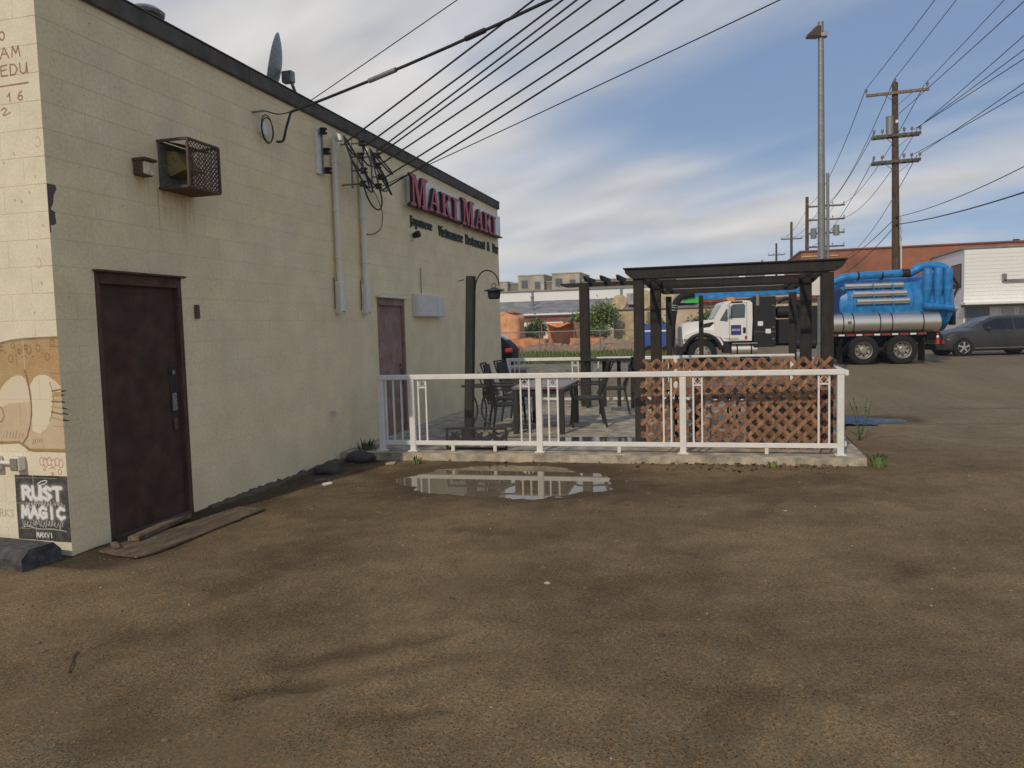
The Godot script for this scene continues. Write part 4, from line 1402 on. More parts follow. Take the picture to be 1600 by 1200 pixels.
# ---------------------------------------------------------------- things on the ground by the house
func build_yard_things() -> void:
	var b := MB.new()
	var prof := PackedVector2Array([Vector2(-0.16, 0.0), Vector2(0.16, 0.0), Vector2(0.16, 0.09), Vector2(0.10, 0.155), Vector2(-0.10, 0.155), Vector2(-0.16, 0.09)])
	b.X = Transform3D(Basis(Vector3(0, 0, 1), Vector3(0, 1, 0), Vector3(-1, 0, 0)), Vector3.ZERO)
	b.prism(prof, 0.0, 1.1)
	b.X = Transform3D.IDENTITY
	var o := single("wheel_stop", b, M.block_grey, "dark grey concrete wheel stop lying before the mural wall", "wheel stop")
	o.position = Vector3(-4.80, 0.0, -4.40)
	o.rotation.y = -0.08
	# plywood sheet and stud before the door
	b = MB.new()
	b.X = Transform3D(Basis(Vector3(1, 0, 0), Vector3(0, 0, -1), Vector3(0, 1, 0)), Vector3.ZERO)
	b.prism(PackedVector2Array([Vector2(-4.62, 4.74), Vector2(-4.40, 4.68), Vector2(-4.20, 4.66), Vector2(-4.14, 4.80), Vector2(-4.12, 6.20), Vector2(-4.42, 6.24), Vector2(-4.50, 5.5)]), 0.018, 0.032)
	single("plywood_sheet", b, M.ply, "weathered plywood sheet lying on the dirt before the brown door", "board")
	b = MB.new()
	b.cbox(Vector3(0, 0.02, 0), Vector3(0.10, 0.04, 0.78), 0.004)
	o = single("wooden_stud", b, M.ply, "short weathered plank lying at the foot of the brown door", "plank")
	o.position = Vector3(-4.58, 0.034, -5.38)
	o.rotation.y = 0.14
	b = MB.new()
	b.cbox(Vector3(0, 0.012, 0), Vector3(0.05, 0.02, 0.16), 0.003)
	o = single("wood_scrap", b, M.ply, "thin scrap of wood at the near end of the plywood sheet", "scrap")
	o.position = Vector3(-4.56, 0.034, -4.84)
	o.rotation.y = 0.9
	b = MB.new()
	var brow := []
	for i in 64:
		var zz := lerpf(-6.25, -8.82, i / 63.0)
		var hh := 0.018 + 0.032 * (n_fine.get_noise_1d(zz * 1.3) + 0.4) * smoothstep(-6.2, -7.0, zz)
		var ww := 0.10 + 0.12 * (n_fine.get_noise_1d(zz * 0.9 + 20.0) + 0.5)
		var rw := []
		for j in 6:
			var k := j / 5.0
			rw.append(Vector3(WX + ww * k - 0.002, max(hh, 0.008) * pow(1.0 - k, 0.8) + 0.010 * n_fine.get_noise_2d(k * 3.0, zz * 4.0) - 0.012 * k, zz))
		brow.append(rw)
	b.grid(brow, Vector3.ZERO, false, Vector3(0.3, 1, 0))
	var soil := single("soil_bank", b, tmat(0.20, 0.15, 0.10, 0.95, M.grain, 1.6, true), "dark soil piled along the foot of the cream wall", "soil")
	soil.set_meta("kind", "stuff")
	# stones and scraps along the wall
	rng.seed = 21
	for s in [[-4.50, -8.05, 0.13, "dark rough stone by the wall, the one nearer the brown door", "stone"], [-4.45, -8.85, 0.16, "dark rough stone at the left end of the patio slab", "stone"]]:
		b = MB.new()
		var rows := []
		for i in 7:
			var row := []
			var th := PI * i / 6.0
			for j in 10:
				var ph := TAU * j / 10.0
				var d := Vector3(sin(th) * cos(ph), cos(th) * 0.48, sin(th) * sin(ph))
				row.append(d * s[2] * (1.15 + 0.75 * n_mid.get_noise_3d(d.x * 1.1 + s[1], d.y * 1.1, d.z * 1.1)))
			rows.append(row)
		b.grid(rows, Vector3.ZERO, true)
		o = single("rough_stone", b, M.stone, s[3], s[4], "dark stones along the wall")
		o.position = Vector3(s[0], s[2] * 0.3, s[1])
	for s in [[-4.28, -7.55, 0.17, 0.09, 0.4, M.ply, "flat tan scrap of board on the dirt by the wall", "scrap"], [-4.12, -7.38, 0.10, 0.05, 1.0, M.white_dull, "thin whitish scrap beside the tan board scrap", "scrap"], [-3.95, -8.65, 0.12, 0.09, 0.2, M.container_tan, "crumpled pale yellow wrapper near the left railing post", "wrapper"]]:
		b = MB.new()
		b.cbox(Vector3.ZERO, Vector3(s[2], 0.022, s[3]), 0.004)
		o = single("litter_scrap", b, s[5], s[6], s[7])
		o.position = Vector3(s[0], ground_h(s[0], s[1]) + 0.014, s[1])
		o.rotation = Vector3(0.06, s[4], 0.05)
	# blue plastic in the small puddle
	b = MB.new()
	var rows2 := []
	for i in 9:
		var row := []
		for j in 9:
			var q := Vector2(i / 8.0 - 0.5, j / 8.0 - 0.5)
			row.append(Vector3(q.x * 0.50, 0.02 + 0.05 * absf(n_fine.get_noise_2d(q.x * 1.6, q.y * 1.6 + 3.0)) + 0.02 * (1.0 - q.length()), q.y * 1.1))
		rows2.append(row)
	b.grid(rows2, Vector3.ZERO, false, Vector3.UP)
	o = single("blue_plastic", b, M.blue_deep, "crumpled piece of blue plastic lying right of the patio corner post", "plastic sheet")
	o.position = Vector3(2.05, -0.01, -13.2)
	# twig
	b = MB.new()
	b.tube([Vector3(-3.12, 0.012, -2.96), Vector3(-3.17, 0.018, -3.03), Vector3(-3.25, 0.014, -3.12), Vector3(-3.29, 0.012, -3.19)], 0.004, 6)
	single("twig", b, M.bark, "small dark twig on the dirt in the lower left", "twig")
	# weeds
	weed("weed_tuft", Vector3(1.66, 0.0, -9.12), 0.16, 120, 3, "low green weeds at the foot of the patio corner post")
	stem_weed("tall_weed", Vector3(1.80, 0.0, -11.2), 0.62, "tall thin leafy weed growing behind the patio corner post")
	weed("weed_tuft", Vector3(-4.52, 0.0, -9.15), 0.24, 90, 5, "green weeds by the wall behind the dark stone")
	weed("weed_tuft", Vector3(-3.62, 0.0, -8.70), 0.12, 40, 6, "small weeds at the slab edge below the second railing post")
	weed("weed_tuft", Vector3(0.55, 0.0, -9.0), 0.08, 50, 7, "sparse weeds at the slab edge below the lattice")
	# dry leaves along the slab
	b = MB.new()
	b.tri(Vector3(-0.03, 0, 0), Vector3(0.03, 0.008, 0.012), Vector3(0.0, 0.012, 0.035), Vector3.UP, Vector3.UP, Vector3.UP)
	b.tri(Vector3(-0.03, 0, 0), Vector3(0.03, 0.008, 0.012), Vector3(0.0, 0.015, -0.03), Vector3.UP, Vector3.UP, Vector3.UP)
	var mm := MultiMesh.new()
	mm.transform_format = MultiMesh.TRANSFORM_3D
	mm.mesh = b.mesh()
	mm.instance_count = 190
	for i in 190:
		var x := rng.randf_range(-3.4, 1.5)
		if rng.randf() < 0.7: x = rng.randf_range(-0.6, 1.2)
		var zz := -8.93 - 0.038 * (x + 4.775) + 0.02 + pow(rng.randf(), 2.5) * 0.5
		mm.set_instance_transform(i, Transform3D(Basis.from_euler(Vector3(rng.randf() * 0.7, rng.randf() * TAU, rng.randf() * 0.7)).scaled(Vector3.ONE * rng.randf_range(0.4, 0.95)), Vector3(x, ground_h(x, zz) + 0.008, zz)))
	var gi := MultiMeshInstance3D.new()
	gi.multimesh = mm
	gi.material_override = mat(0.16, 0.11, 0.06, 0.9)
	gi.name = "dry_leaves"
	add_child(gi)
	gi.set_meta("kind", "stuff")
	tag(gi, "dry brown leaves gathered along the front edge of the slab", "leaves")

func stem_weed(called: String, at: Vector3, h: float, label: String) -> void:
	var t := thing(called, label, "weeds", at + Vector3(0, ground_h(at.x, at.z), 0), 0.0, "weeds round the patio")
	rng.seed = 1900
	var st := MB.new()
	var lf := MB.new()
	for k in 4:
		var a := TAU * k / 4 + 0.7
		var top := Vector3(cos(a) * 0.16, h * rng.randf_range(0.6, 1.0), sin(a) * 0.16)
		var path := smooth_path([Vector3.ZERO, top * 0.5 + Vector3(0.02, 0.03, 0), top], 5)
		st.tube(path, 0.004, 5)
		for i in path.size():
			for s in 3:
				var d := Vector3(rng.randfn(), rng.randf_range(-0.1, 0.5), rng.randfn()).normalized()
				var sd := d.cross(Vector3.UP).normalized()
				var p: Vector3 = path[i]
				var l := rng.randf_range(0.03, 0.065)
				lf.quad(p, p + d * l * 0.5 + sd * l * 0.28, p + d * l, p + d * l * 0.5 - sd * l * 0.28, Vector3.UP)
	part("stem", st, M.leaf[2], t)
	part("leaves", lf, M.leaf[1], t)

func weed(called: String, at: Vector3, h: float, cnt: int, sd: int, label: String) -> void:
	rng.seed = 1000 + sd
	var b := MB.new()
	for k in cnt:
		var a := rng.randf() * TAU
		var d := Vector3(cos(a), 0, sin(a))
		var o := d * rng.randf() * h * 0.45
		var hh := h * rng.randf_range(0.4, 1.0)
		var tip := o + d * hh * rng.randf_range(0.2, 0.7) + Vector3(0, hh, 0)
		var mid := o.lerp(tip, 0.5) + Vector3(0, hh * 0.15, 0)
		var side := Vector3(-d.z, 0, d.x) * (0.006 + 0.012 * h)
		var nn := (d + Vector3.UP).normalized()
		b.tri(o - side * 0.4, o + side * 0.4, mid + side, nn, nn, nn)
		b.tri(o - side * 0.4, mid + side, mid - side, nn, nn, nn)
		b.tri(mid - side, mid + side, tip, nn, nn, nn)
	var o2 := single(called, b, M.leaf[sd % 3], label, "weeds", "weeds round the patio")
	o2.position = at + Vector3(0, ground_h(at.x, at.z), 0)

# ---------------------------------------------------------------- patio
func rail_fence(called: String, label: String, at: Vector3, turn: float, length: float, top: float, posts: Array, bals: Array, panes: Array, decor: Array, feet: Array) -> Node3D:
	var t := thing(called, label, "railing", at, turn, "white patio railings")
	var b := MB.new()
	b.cbox(Vector3(length / 2, top - 0.0325, 0), Vector3(length + 0.09, 0.065, 0.075), 0.008)
	part("top_rail", b, M.white_paint, t)
	b = MB.new()
	b.cbox(Vector3(length / 2, 0.11, 0), Vector3(length, 0.055, 0.045), 0.005)
	part("bottom_rail", b, M.white_paint, t)
	for x in posts:
		b = MB.new()
		b.cbox(Vector3(x, (top - 0.066) / 2, 0), Vector3(0.075, top - 0.066, 0.07), 0.006)
		var p := part("post", b, M.white_paint, t)
		b = MB.new()
		b.cbox(Vector3(x, 0.008, 0), Vector3(0.125, 0.016, 0.12), 0.003)
		part("base_plate", b, M.white_dull, p)
	for x in bals:
		b = MB.new()
		b.box(Vector3(x, (top + 0.07) / 2, 0), Vector3(0.020, top - 0.20, 0.020))
		part("baluster", b, M.white_paint, t)
	for g in panes:
		b = MB.new()
		b.box(Vector3((g[0] + g[1]) / 2, (top + 0.05) / 2, 0), Vector3(g[1] - g[0], top - 0.215, 0.006))
		part("glass_pane", b, M.pane, t)
	for g in decor:
		b = MB.new()
		var y1 := top - 0.066
		var y0 := y1 - 0.10
		b.box(Vector3((g[0] + g[1]) / 2, y0, 0), Vector3(g[1] - g[0] - 0.02, 0.016, 0.016))
		var xa: float = g[0] + 0.01
		var xb: float = g[1] - 0.01
		var m := Vector2((xa + xb) / 2, (y0 + y1) / 2)
		for q in [[xa, m.y, m.x, y1], [m.x, y1, xb, m.y], [xb, m.y, m.x, y0], [m.x, y0, xa, m.y]]:
			b.bar(Vector3(q[0], q[1], 0), Vector3(q[2], q[3], 0), 0.008, 0.008)
		part("diamond_ornament", b, M.white_paint, t)
	for x in feet:
		b = MB.new()
		b.box(Vector3(x, 0.045, 0), Vector3(0.04, 0.078, 0.03))
		part("support_block", b, M.white_dull, t)
	return t

func build_patio() -> void:
	# front railing
	var off := func(a: Array) -> Array:
		var r := []
		for x0 in a:
			var zf: float = 9.10 + 0.04 * (x0 + 4.27)
			r.append((x0 * zf / 9.15 + 4.249) / cos(0.04))
		return r
	var posts: Array = off.call([-4.272, -3.842, -2.166, -0.441, 1.271])
	var bals: Array = off.call([-4.205, -4.10, -3.99, -3.753, -3.648, -2.398, -2.291, -2.045, -1.933, -0.663, -0.574, -0.321, -0.223, 1.044, 1.155])
	rail_fence("patio_railing", "white aluminium railing along the front edge of the patio slab", Vector3(-4.249, 0.1, -9.10), 0.04, posts[4], 0.985, posts, bals,
		[[bals[4] + 0.02, bals[5] - 0.02], [bals[8] + 0.02, bals[9] - 0.02], [bals[12] + 0.02, bals[13] - 0.02]],
		[[bals[3], bals[4]], [bals[5], bals[6]], [bals[7], bals[8]], [bals[11], bals[12]], [bals[13], bals[14]]], [0.95, 1.5, 3.05, 4.75])
	rail_fence("patio_railing", "white railing along the far edge of the patio, beyond the tables", Vector3(-4.15, 0.1, -14.95), 0.0, 5.4, 0.935, [0.0, 1.55, 3.3, 5.4], [0.12, 0.22, 1.30, 1.42, 1.70, 1.82, 3.05, 3.17, 3.45, 3.57], [[0.25, 1.28], [1.85, 3.03], [3.6, 5.3]], [[0.12, 0.22], [1.30, 1.42]], [])
	rail_fence("patio_railing", "white railing running back from the patio corner post", Vector3(1.36, 0.1, -9.45), PI / 2, 5.4, 0.965, [1.8, 3.6], [0.12, 0.23, 1.55, 1.67, 1.93, 2.05, 3.35, 3.47], [[0.26, 1.52], [2.08, 3.32], [3.75, 5.3]], [], [])
	# lattice
	var t := thing("lattice_panel", "orange brown wooden diamond lattice panel behind the front railing", "lattice", Vector3(-0.98, 0.105, -9.72))
	var W := 2.27
	var H := 1.10
	var st := 0.157
	var k := -1
	var i := 0
	for dir in [1.0, -1.0]:
		var s := -H + 0.04
		while s < W:
			var a := Vector2(s, 0.0)
			var c := Vector2(s + H, H)
			if a.x < 0: a = Vector2(0, -s)
			if c.x > W: c = Vector2(W, W - s)
			if c.x - a.x > 0.05:
				var b := MB.new()
				var x0 := (a.x if dir > 0 else W - a.x) + rng.randf_range(-0.007, 0.007)
				var x1 := (c.x if dir > 0 else W - c.x) + rng.randf_range(-0.007, 0.007)
				b.bar(Vector3(x0, a.y, 0.005 * dir), Vector3(x1, c.y, 0.005 * dir), 0.009, 0.046, 0.001, Vector3(dir, -1, 0).normalized() * -1.0)
				part("lattice_strip", b, M.lattice[i % 3], t)
				i += 1
			s += st
	build_pergola()
	# wooden lamp post
	t = thing("lamp_post", "dark wooden post with a curled iron arm and hanging lantern on the patio", "lamp post", Vector3(-3.36, 0.1, -9.95))
	var b := MB.new()
	b.bar(Vector3(0, 0, 0), Vector3(0.10, 2.26, 0.0), 0.11, 0.11, 0.006, Vector3(0, 0, 1))
	part("post", b, M.lampwood, t)
	b = MB.new()
	b.cbox(Vector3(0, 0.10, 0), Vector3(0.16, 0.2, 0.16), 0.01)
	part("foot", b, M.lampwood, t)
	b = MB.new()
	b.tube(smooth_path([Vector3(0.155, 2.08, 0), Vector3(0.18, 2.20, 0), Vector3(0.25, 2.30, 0), Vector3(0.33, 2.325, 0), Vector3(0.42, 2.29, 0), Vector3(0.48, 2.20, 0), Vector3(0.49, 2.12, 0)]), 0.009, 8)
	b.bar(Vector3(-0.08, 2.20, 0), Vector3(0.0, 2.215, 0), 0.012, 0.012)
	part("arm", b, M.black, t)
	b = MB.new()
	var ring := []
	for j in 13: ring.append(Vector3(0.42 + cos(TAU * j / 12) * 0.03, 2.12 + sin(TAU * j / 12) * 0.03, 0))
	b.tube(ring, 0.005, 6)
	b.lathe([Vector2(0.001, 2.10), Vector2(0.03, 2.09), Vector2(0.13, 2.06), Vector2(0.135, 2.05), Vector2(0.09, 2.045), Vector2(0.08, 1.96), Vector2(0.065, 1.94), Vector2(0.001, 1.94)], Vector3(0.42, 0, 0), Vector3.UP, 16)
	part("lantern", b, M.black, t)
	# low black screen with cut leaves
	t = thing("metal_screen", "low black metal screen with cut leaf pattern behind the front railing", "screen", Vector3(-3.45, 0.1, -9.33))
	b = MB.new()
	for y in [0.015, 0.27]: b.cbox(Vector3(0.40, y, 0), Vector3(0.82, 0.03, 0.02), 0.003)
	for x in [0.0, 0.80]: b.cbox(Vector3(x, 0.14, 0), Vector3(0.03, 0.25, 0.019), 0.003)
	part("frame", b, M.black, t)
	for q in 9:
		b = MB.new()
		var c := Vector2(0.06 + 0.085 * q, 0.14)
		var an := 0.75 * (1.0 if q % 2 == 0 else -1.0)
		var poly := PackedVector2Array()
		for j in 12:
			var th := TAU * j / 12
			var p := Vector2(cos(th) * 0.125, sin(th) * 0.030 * (1.0 + 0.3 * cos(th)))
			poly.append(c + p.rotated(an))
		b.prism(poly, -0.004 - 0.0004 * q, 0.004 + 0.0004 * q)
		part("leaf", b, M.black, t)
	b = MB.new()
	b.tube(smooth_path([Vector3(0.02, 0.05, -0.004), Vector3(0.2, 0.2, -0.004), Vector3(0.4, 0.08, -0.004), Vector3(0.6, 0.2, -0.004), Vector3(0.79, 0.07, -0.004)]), 0.008, 6)
	part("stem", b, M.black, t)
	build_furniture()
	# water lying on the slab
	b = MB.new()
	var lastp := Vector3.ZERO
	var c0 := Vector3(-1.62, 0.103, -10.15)
	for q in 41:
		var an := TAU * q / 40.0
		var r := 1.0 + 0.3 * n_mid.get_noise_2d(cos(an) * 1.3 + 4.0, sin(an) * 1.3)
		var p := c0 + Vector3(cos(an) * 0.62 * r, 0, sin(an) * 0.42 * r)
		if q > 0: b.tri(c0, lastp, p, Vector3.UP, Vector3.UP, Vector3.UP)
		lastp = p
	var pud := single("patio_puddle", b, M.wet, "dark film of rain water on the patio slab beside the lattice", "puddle")
	pud.set_meta("kind", "structure")

func tailed_board(x0: float, x1: float, y0: float, y1: float, th: float, tail: float) -> MB:
	# a board along x whose lower corners are cut to a curved tail
	var b := MB.new()
	var h := y1 - y0
	var p := PackedVector2Array([Vector2(x0, y1), Vector2(x0, y1 - h * 0.32)])
	for k in 5:
		var s := (k + 1) / 6.0
		p.append(Vector2(x0 + tail * s, y1 - h * (0.32 + 0.68 * sin(s * PI / 2))))
	p.append(Vector2(x0 + tail * 1.1, y0))
	p.append(Vector2(x1 - tail * 1.1, y0))
	for k in 5:
		var s := 1.0 - (k + 1) / 6.0
		p.append(Vector2(x1 - tail * s, y1 - h * (0.32 + 0.68 * sin(s * PI / 2))))
	p.append(Vector2(x1, y1 - h * 0.32))
	p.append(Vector2(x1, y1))
	b.prism(p, -th / 2, th / 2)
	return b

func build_pergola() -> void:
	var t := thing("pergola", "dark brown wooden pergola with close set boards over the patio", "pergola", Vector3(0, 0.1, 0))
	var posts := [[-1.0, -9.80, 0.125, 2.20], [1.21, -9.80, 0.135, 2.10], [-1.0, -12.4, 0.165, 2.10], [1.23, -12.4, 0.16, 2.10], [-0.97, -15.08, 0.105, 2.06], [1.27, -15.08, 0.13, 2.06], [-0.37, -15.08, 0.085, 2.06], [-2.52, -14.6, 0.175, 2.28]]
	for p in posts:
		var b := MB.new()
		b.cbox(Vector3(p[0], p[3] / 2 + 0.001, p[1]), Vector3(p[2], p[3], p[2]), 0.006)
		part("post", b, M.pergola_b, t)
	for r in [[-9.80, 0.075, 2.118, 2.235], [-12.4, 0.09, 2.095, 2.225], [-15.08, 0.06, 2.11, 2.20]]:
		for s in [-1.0, 1.0]:
			var b := tailed_board(-1.16, 1.40, r[2], r[3], 0.04, 0.11)
			var o := part("beam", b, M.pergola, t)
			o.position.z = r[0] + s * r[1]
	# side beams along the depth, and boards across them
	for x in [-1.0, 1.22]:
		for s in [-1.0, 1.0]:
			var b := MB.new()
			b.cbox(Vector3(x + 0.085 * s, 2.185, -12.44), Vector3(0.038, 0.075, 5.3), 0.003)
			part("side_beam", b, M.pergola, t)
	for z in [-10.5, -11.2, -13.1, -14.1]:
		var b := tailed_board(-1.14, 1.38, 2.18, 2.228, 0.038, 0.10)
		var o := part("cross_board", b, M.pergola, t)
		o.position.z = z
	var b2 := MB.new()
	b2.cbox(Vector3(0.12, 2.245, -9.80), Vector3(2.60, 0.018, 0.24), 0.003)
	part("cap_board", b2, M.pergola, t)
	# lower arm towards the house
	var b3 := tailed_board(-2.98, -0.80, 2.285, 2.365, 0.045, 0.16)
	var o3 := part("beam", b3, M.pergola, t)
	o3.position.z = -14.6
	for x in [-2.42, -2.12, -1.82, -1.52, -1.22]:
		var b := MB.new()
		b.X = Transform3D(Basis(Vector3(0, 0, 1), Vector3(0, 1, 0), Vector3(-1, 0, 0)), Vector3(x, 0, -14.6))
		b.prism(PackedVector2Array([Vector2(-0.55, 2.37), Vector2(0.40, 2.37), Vector2(0.55, 2.43), Vector2(0.55, 2.46), Vector2(-0.70, 2.46), Vector2(-0.70, 2.43)]), -0.019, 0.019)
		part("rafter", b, M.pergola, t)

func make_chair(label: String) -> Node3D:
	var t := thing("patio_chair", label, "chair", Vector3.ZERO, 0.0, "dark patio chairs")
	# faces +x; seat front towards +x
	var b := MB.new()
	b.cbox(Vector3(0, 0.44, 0), Vector3(0.46, 0.035, 0.48), 0.012)
	part("seat", b, M.chair, t)
	b = MB.new()
	var rows := []
	for i in 6:
		var s := i / 5.0
		var row := []
		for j in 5:
			var w := (j / 4.0 - 0.5) * (0.46 - 0.04 * s)
			row.append(Vector3(-0.23 - 0.16 * s - 0.02 * sin(s * PI) + 0.03 * pow(absf(j / 2.0 - 1.0), 2.0), 0.48 + 0.50 * s, w))
		rows.append(row)
	b.grid(rows, Vector3(0.6, 0.7, 0))
	var rows2 := []
	for r in rows:
		var rr := []
		for p in r: rr.append(p + Vector3(0.022, 0, 0))
		rows2.append(rr)
	b.grid(rows2, Vector3(-1.0, 0.7, 0))
	part("backrest", b, M.chair, t)
	b = MB.new()
	for s in [-1.0, 1.0]:
		b.tube(smooth_path([Vector3(-0.22, 0.42, 0.235 * s), Vector3(-0.25, 0.55, 0.235 * s), Vector3(-0.33, 0.8, 0.22 * s), Vector3(-0.40, 1.0, 0.205 * s)], 4), 0.014, 6)
	b.tube([Vector3(-0.40, 1.0, -0.205), Vector3(-0.40, 1.0, 0.205)], 0.014, 6)
	part("back_frame", b, M.chair, t)
	for s in [-1.0, 1.0]:
		b = MB.new()
		b.bar(Vector3(0.20, 0.43, 0.21 * s), Vector3(0.23, 0.0, 0.22 * s), 0.032, 0.032, 0.004, Vector3(1, 0, 0))
		part("leg", b, M.chair, t)
		b = MB.new()
		b.bar(Vector3(-0.21, 0.44, 0.21 * s), Vector3(-0.29, 0.0, 0.22 * s), 0.032, 0.032, 0.004, Vector3(1, 0, 0))
		part("leg", b, M.chair, t)
		b = MB.new()
		b.tube(smooth_path([Vector3(-0.28, 0.66, 0.245 * s), Vector3(0.0, 0.67, 0.26 * s), Vector3(0.20, 0.65, 0.255 * s), Vector3(0.23, 0.56, 0.25 * s), Vector3(0.21, 0.43, 0.235 * s)], 4), 0.016, 6)
		part("armrest", b, M.chair, t)
	return t

func make_table(label: String, at: Vector3, turn: float, sx: float, sz: float, h: float) -> Node3D:
	var t := thing("patio_table", label, "table", at, turn, "patio tables")
	var b := MB.new()
	b.cbox(Vector3(0, h - 0.02, 0), Vector3(sx, 0.04, sz), 0.006)
	part("tabletop", b, M.table_top, t)
	b = MB.new()
	for s in [-1.0, 1.0]:
		b.box(Vector3(0, h - 0.075, s * (sz / 2 - 0.05)), Vector3(sx - 0.16, 0.07, 0.025))
		b.box(Vector3(s * (sx / 2 - 0.05), h - 0.075, 0), Vector3(0.025, 0.068, sz - 0.16))
	part("apron", b, M.chair, t)
	for a in [-1.0, 1.0]:
		for c in [-1.0, 1.0]:
			b = MB.new()
			b.cbox(Vector3(a * (sx / 2 - 0.05), (h - 0.041) / 2, c * (sz / 2 - 0.05)), Vector3(0.07, h - 0.042, 0.07), 0.005)
			part("leg", b, M.chair, t)
	return t

func build_furniture() -> void:
	make_table("long patio table with mauve top by the far end of the wall", Vector3(-2.58, 0.1, -11.45), 0.03, 0.78, 1.45, 0.69)
	make_table("patio table with mauve top seen through the lattice panel", Vector3(0.12, 0.1, -11.1), 0.0, 1.0, 0.75, 0.70)
	var spots := [
		[-2.02, -11.7, PI + 0.25, "dark chair at the right side of the long mauve table"],
		[-3.25, -11.65, 0.1, "dark chair at the left side of the long mauve table, nearer the railing"],
		[-3.22, -12.35, -0.1, "dark chair at the left side of the long mauve table, farther back"],
		[-1.86, -13.5, PI + 0.15, "dark chair standing alone in front of the tall dark bar table"],
		[-0.82, -10.55, 0.1, "dark chair turned to the right just left of the lattice panel"],
		[-0.1, -11.85, PI / 2 * 3 + 0.1, "dark chair behind the lattice table, left one"],
		[0.45, -11.85, PI / 2 * 3 - 0.1, "dark chair behind the lattice table, right one"],
		[0.95, -11.15, PI, "dark chair at the right end of the lattice table"]]
	var first: Node3D = null
	for s in spots:
		var c: Node3D
		if first == null:
			first = make_chair(s[3])
			c = first
		else:
			c = first.duplicate()
			c.name = numbered("patio_chair")
			add_child(c)
			c.set_meta("label", s[3])
		c.position = Vector3(s[0], 0.1, s[1])
		c.rotation.y = s[2]
	# round bistro table with curved legs
	var t := thing("bistro_table", "small round black bistro table with curved legs behind the lamp post", "table", Vector3(-3.45, 0.1, -10.75))
	var b := MB.new()
	b.lathe([Vector2(0.001, 0.70), Vector2(0.26, 0.70), Vector2(0.27, 0.712), Vector2(0.26, 0.725), Vector2(0.001, 0.725)], Vector3.ZERO, Vector3.UP, 28)
	part("tabletop", b, M.chair, t)
	for k in 4:
		var a := TAU * k / 4 + 0.4
		var d := Vector3(cos(a), 0, sin(a))
		b = MB.new()
		b.tube(smooth_path([d * 0.20 + Vector3(0, 0.69, 0), d * 0.06 + Vector3(0, 0.45, 0), d * 0.07 + Vector3(0, 0.25, 0), d * 0.26 + Vector3(0, 0.06, 0), d * 0.36 + Vector3(0, 0.015, 0)]), 0.012, 6)
		part("leg", b, M.chair, t)
	# tubular armchair
	t = thing("tubular_armchair", "black tubular metal armchair between the lamp post and the long table", "chair", Vector3(-3.08, 0.1, -10.95), 0.55)
	b = MB.new()
	b.cbox(Vector3(0, 0.42, 0), Vector3(0.44, 0.03, 0.46), 0.01)
	part("seat", b, M.chair, t)
	b = MB.new()
	b.cbox(Vector3(-0.27, 0.66, 0), Vector3(0.02, 0.42, 0.44), 0.008, Basis(Vector3(0, 0, 1), 0.2))
	part("backrest", b, M.chair, t)
	for s in [-1.0, 1.0]:
		b = MB.new()
		b.tube(smooth_path([Vector3(-0.30, 0.0, 0.25 * s), Vector3(-0.26, 0.35, 0.25 * s), Vector3(-0.30, 0.62, 0.25 * s), Vector3(-0.15, 0.66, 0.26 * s), Vector3(0.12, 0.66, 0.26 * s), Vector3(0.24, 0.58, 0.26 * s), Vector3(0.26, 0.30, 0.25 * s), Vector3(0.28, 0.0, 0.25 * s)], 5), 0.013, 8)
		part("side_frame", b, M.chair, t)
		b = MB.new()
		b.tube(smooth_path([Vector3(-0.22, 0.40, 0.23 * s), Vector3(-0.34, 0.75, 0.22 * s), Vector3(-0.38, 0.90, 0.2 * s)], 5), 0.012, 8)
		part("back_upright", b, M.chair, t)
	t = thing("storage_bench", "tan wooden storage bench seen through the right half of the lattice", "bench", Vector3(0.72, 0.1, -10.15))
	for k in 5:
		b = MB.new()
		b.cbox(Vector3(0, 0.09 + 0.145 * k, 0.20), Vector3(0.86, 0.135, 0.02), 0.003)
		part("plank", b, M.bench, t)
	b = MB.new()
	b.cbox(Vector3(0, 0.37, -0.02), Vector3(0.82, 0.72, 0.40), 0.004)
	part("box", b, M.bench, t)
	b = MB.new()
	b.cbox(Vector3(0, 0.755, 0), Vector3(0.92, 0.03, 0.48), 0.005)
	part("lid", b, M.bench, t)
	# bar table by the far railing
	t = thing("bar_table", "tall dark bar table before the far railing", "table", Vector3(-2.02, 0.1, -14.45))
	b = MB.new()
	b.cbox(Vector3(0, 0.90, 0), Vector3(1.05, 0.04, 0.42), 0.006)
	part("tabletop", b, M.pergola, t)
	for x in [-0.42, -0.14, 0.14, 0.42]:
		b = MB.new()
		b.cbox(Vector3(x, 0.44, 0.12 if absf(x) > 0.2 else -0.12), Vector3(0.065, 0.88, 0.065), 0.005)
		part("leg", b, M.pergola, t)

# ---------------------------------------------------------------- poles and wires
func wire(called: String, pts: Array, r: float, label: String, group: String) -> void:
	var b := MB.new()
	var o0: Vector3 = pts[0]
	var loc := []
	for p in pts: loc.append(p - o0)
	b.tube(loc, r, 6)
	var o := single(called, b, M.cable, label, "wire", group)
	o.position = o0

func insulator(p: Vector3, parent: Node) -> void:
	var b := MB.new()
	b.lathe([Vector2(0.02, 0.0), Vector2(0.02, 0.10), Vector2(0.07, 0.11), Vector2(0.045, 0.17), Vector2(0.07, 0.18), Vector2(0.05, 0.25), Vector2(0.001, 0.27)], p, Vector3.UP, 10)
	part("insulator", b, M.porcelain, parent)

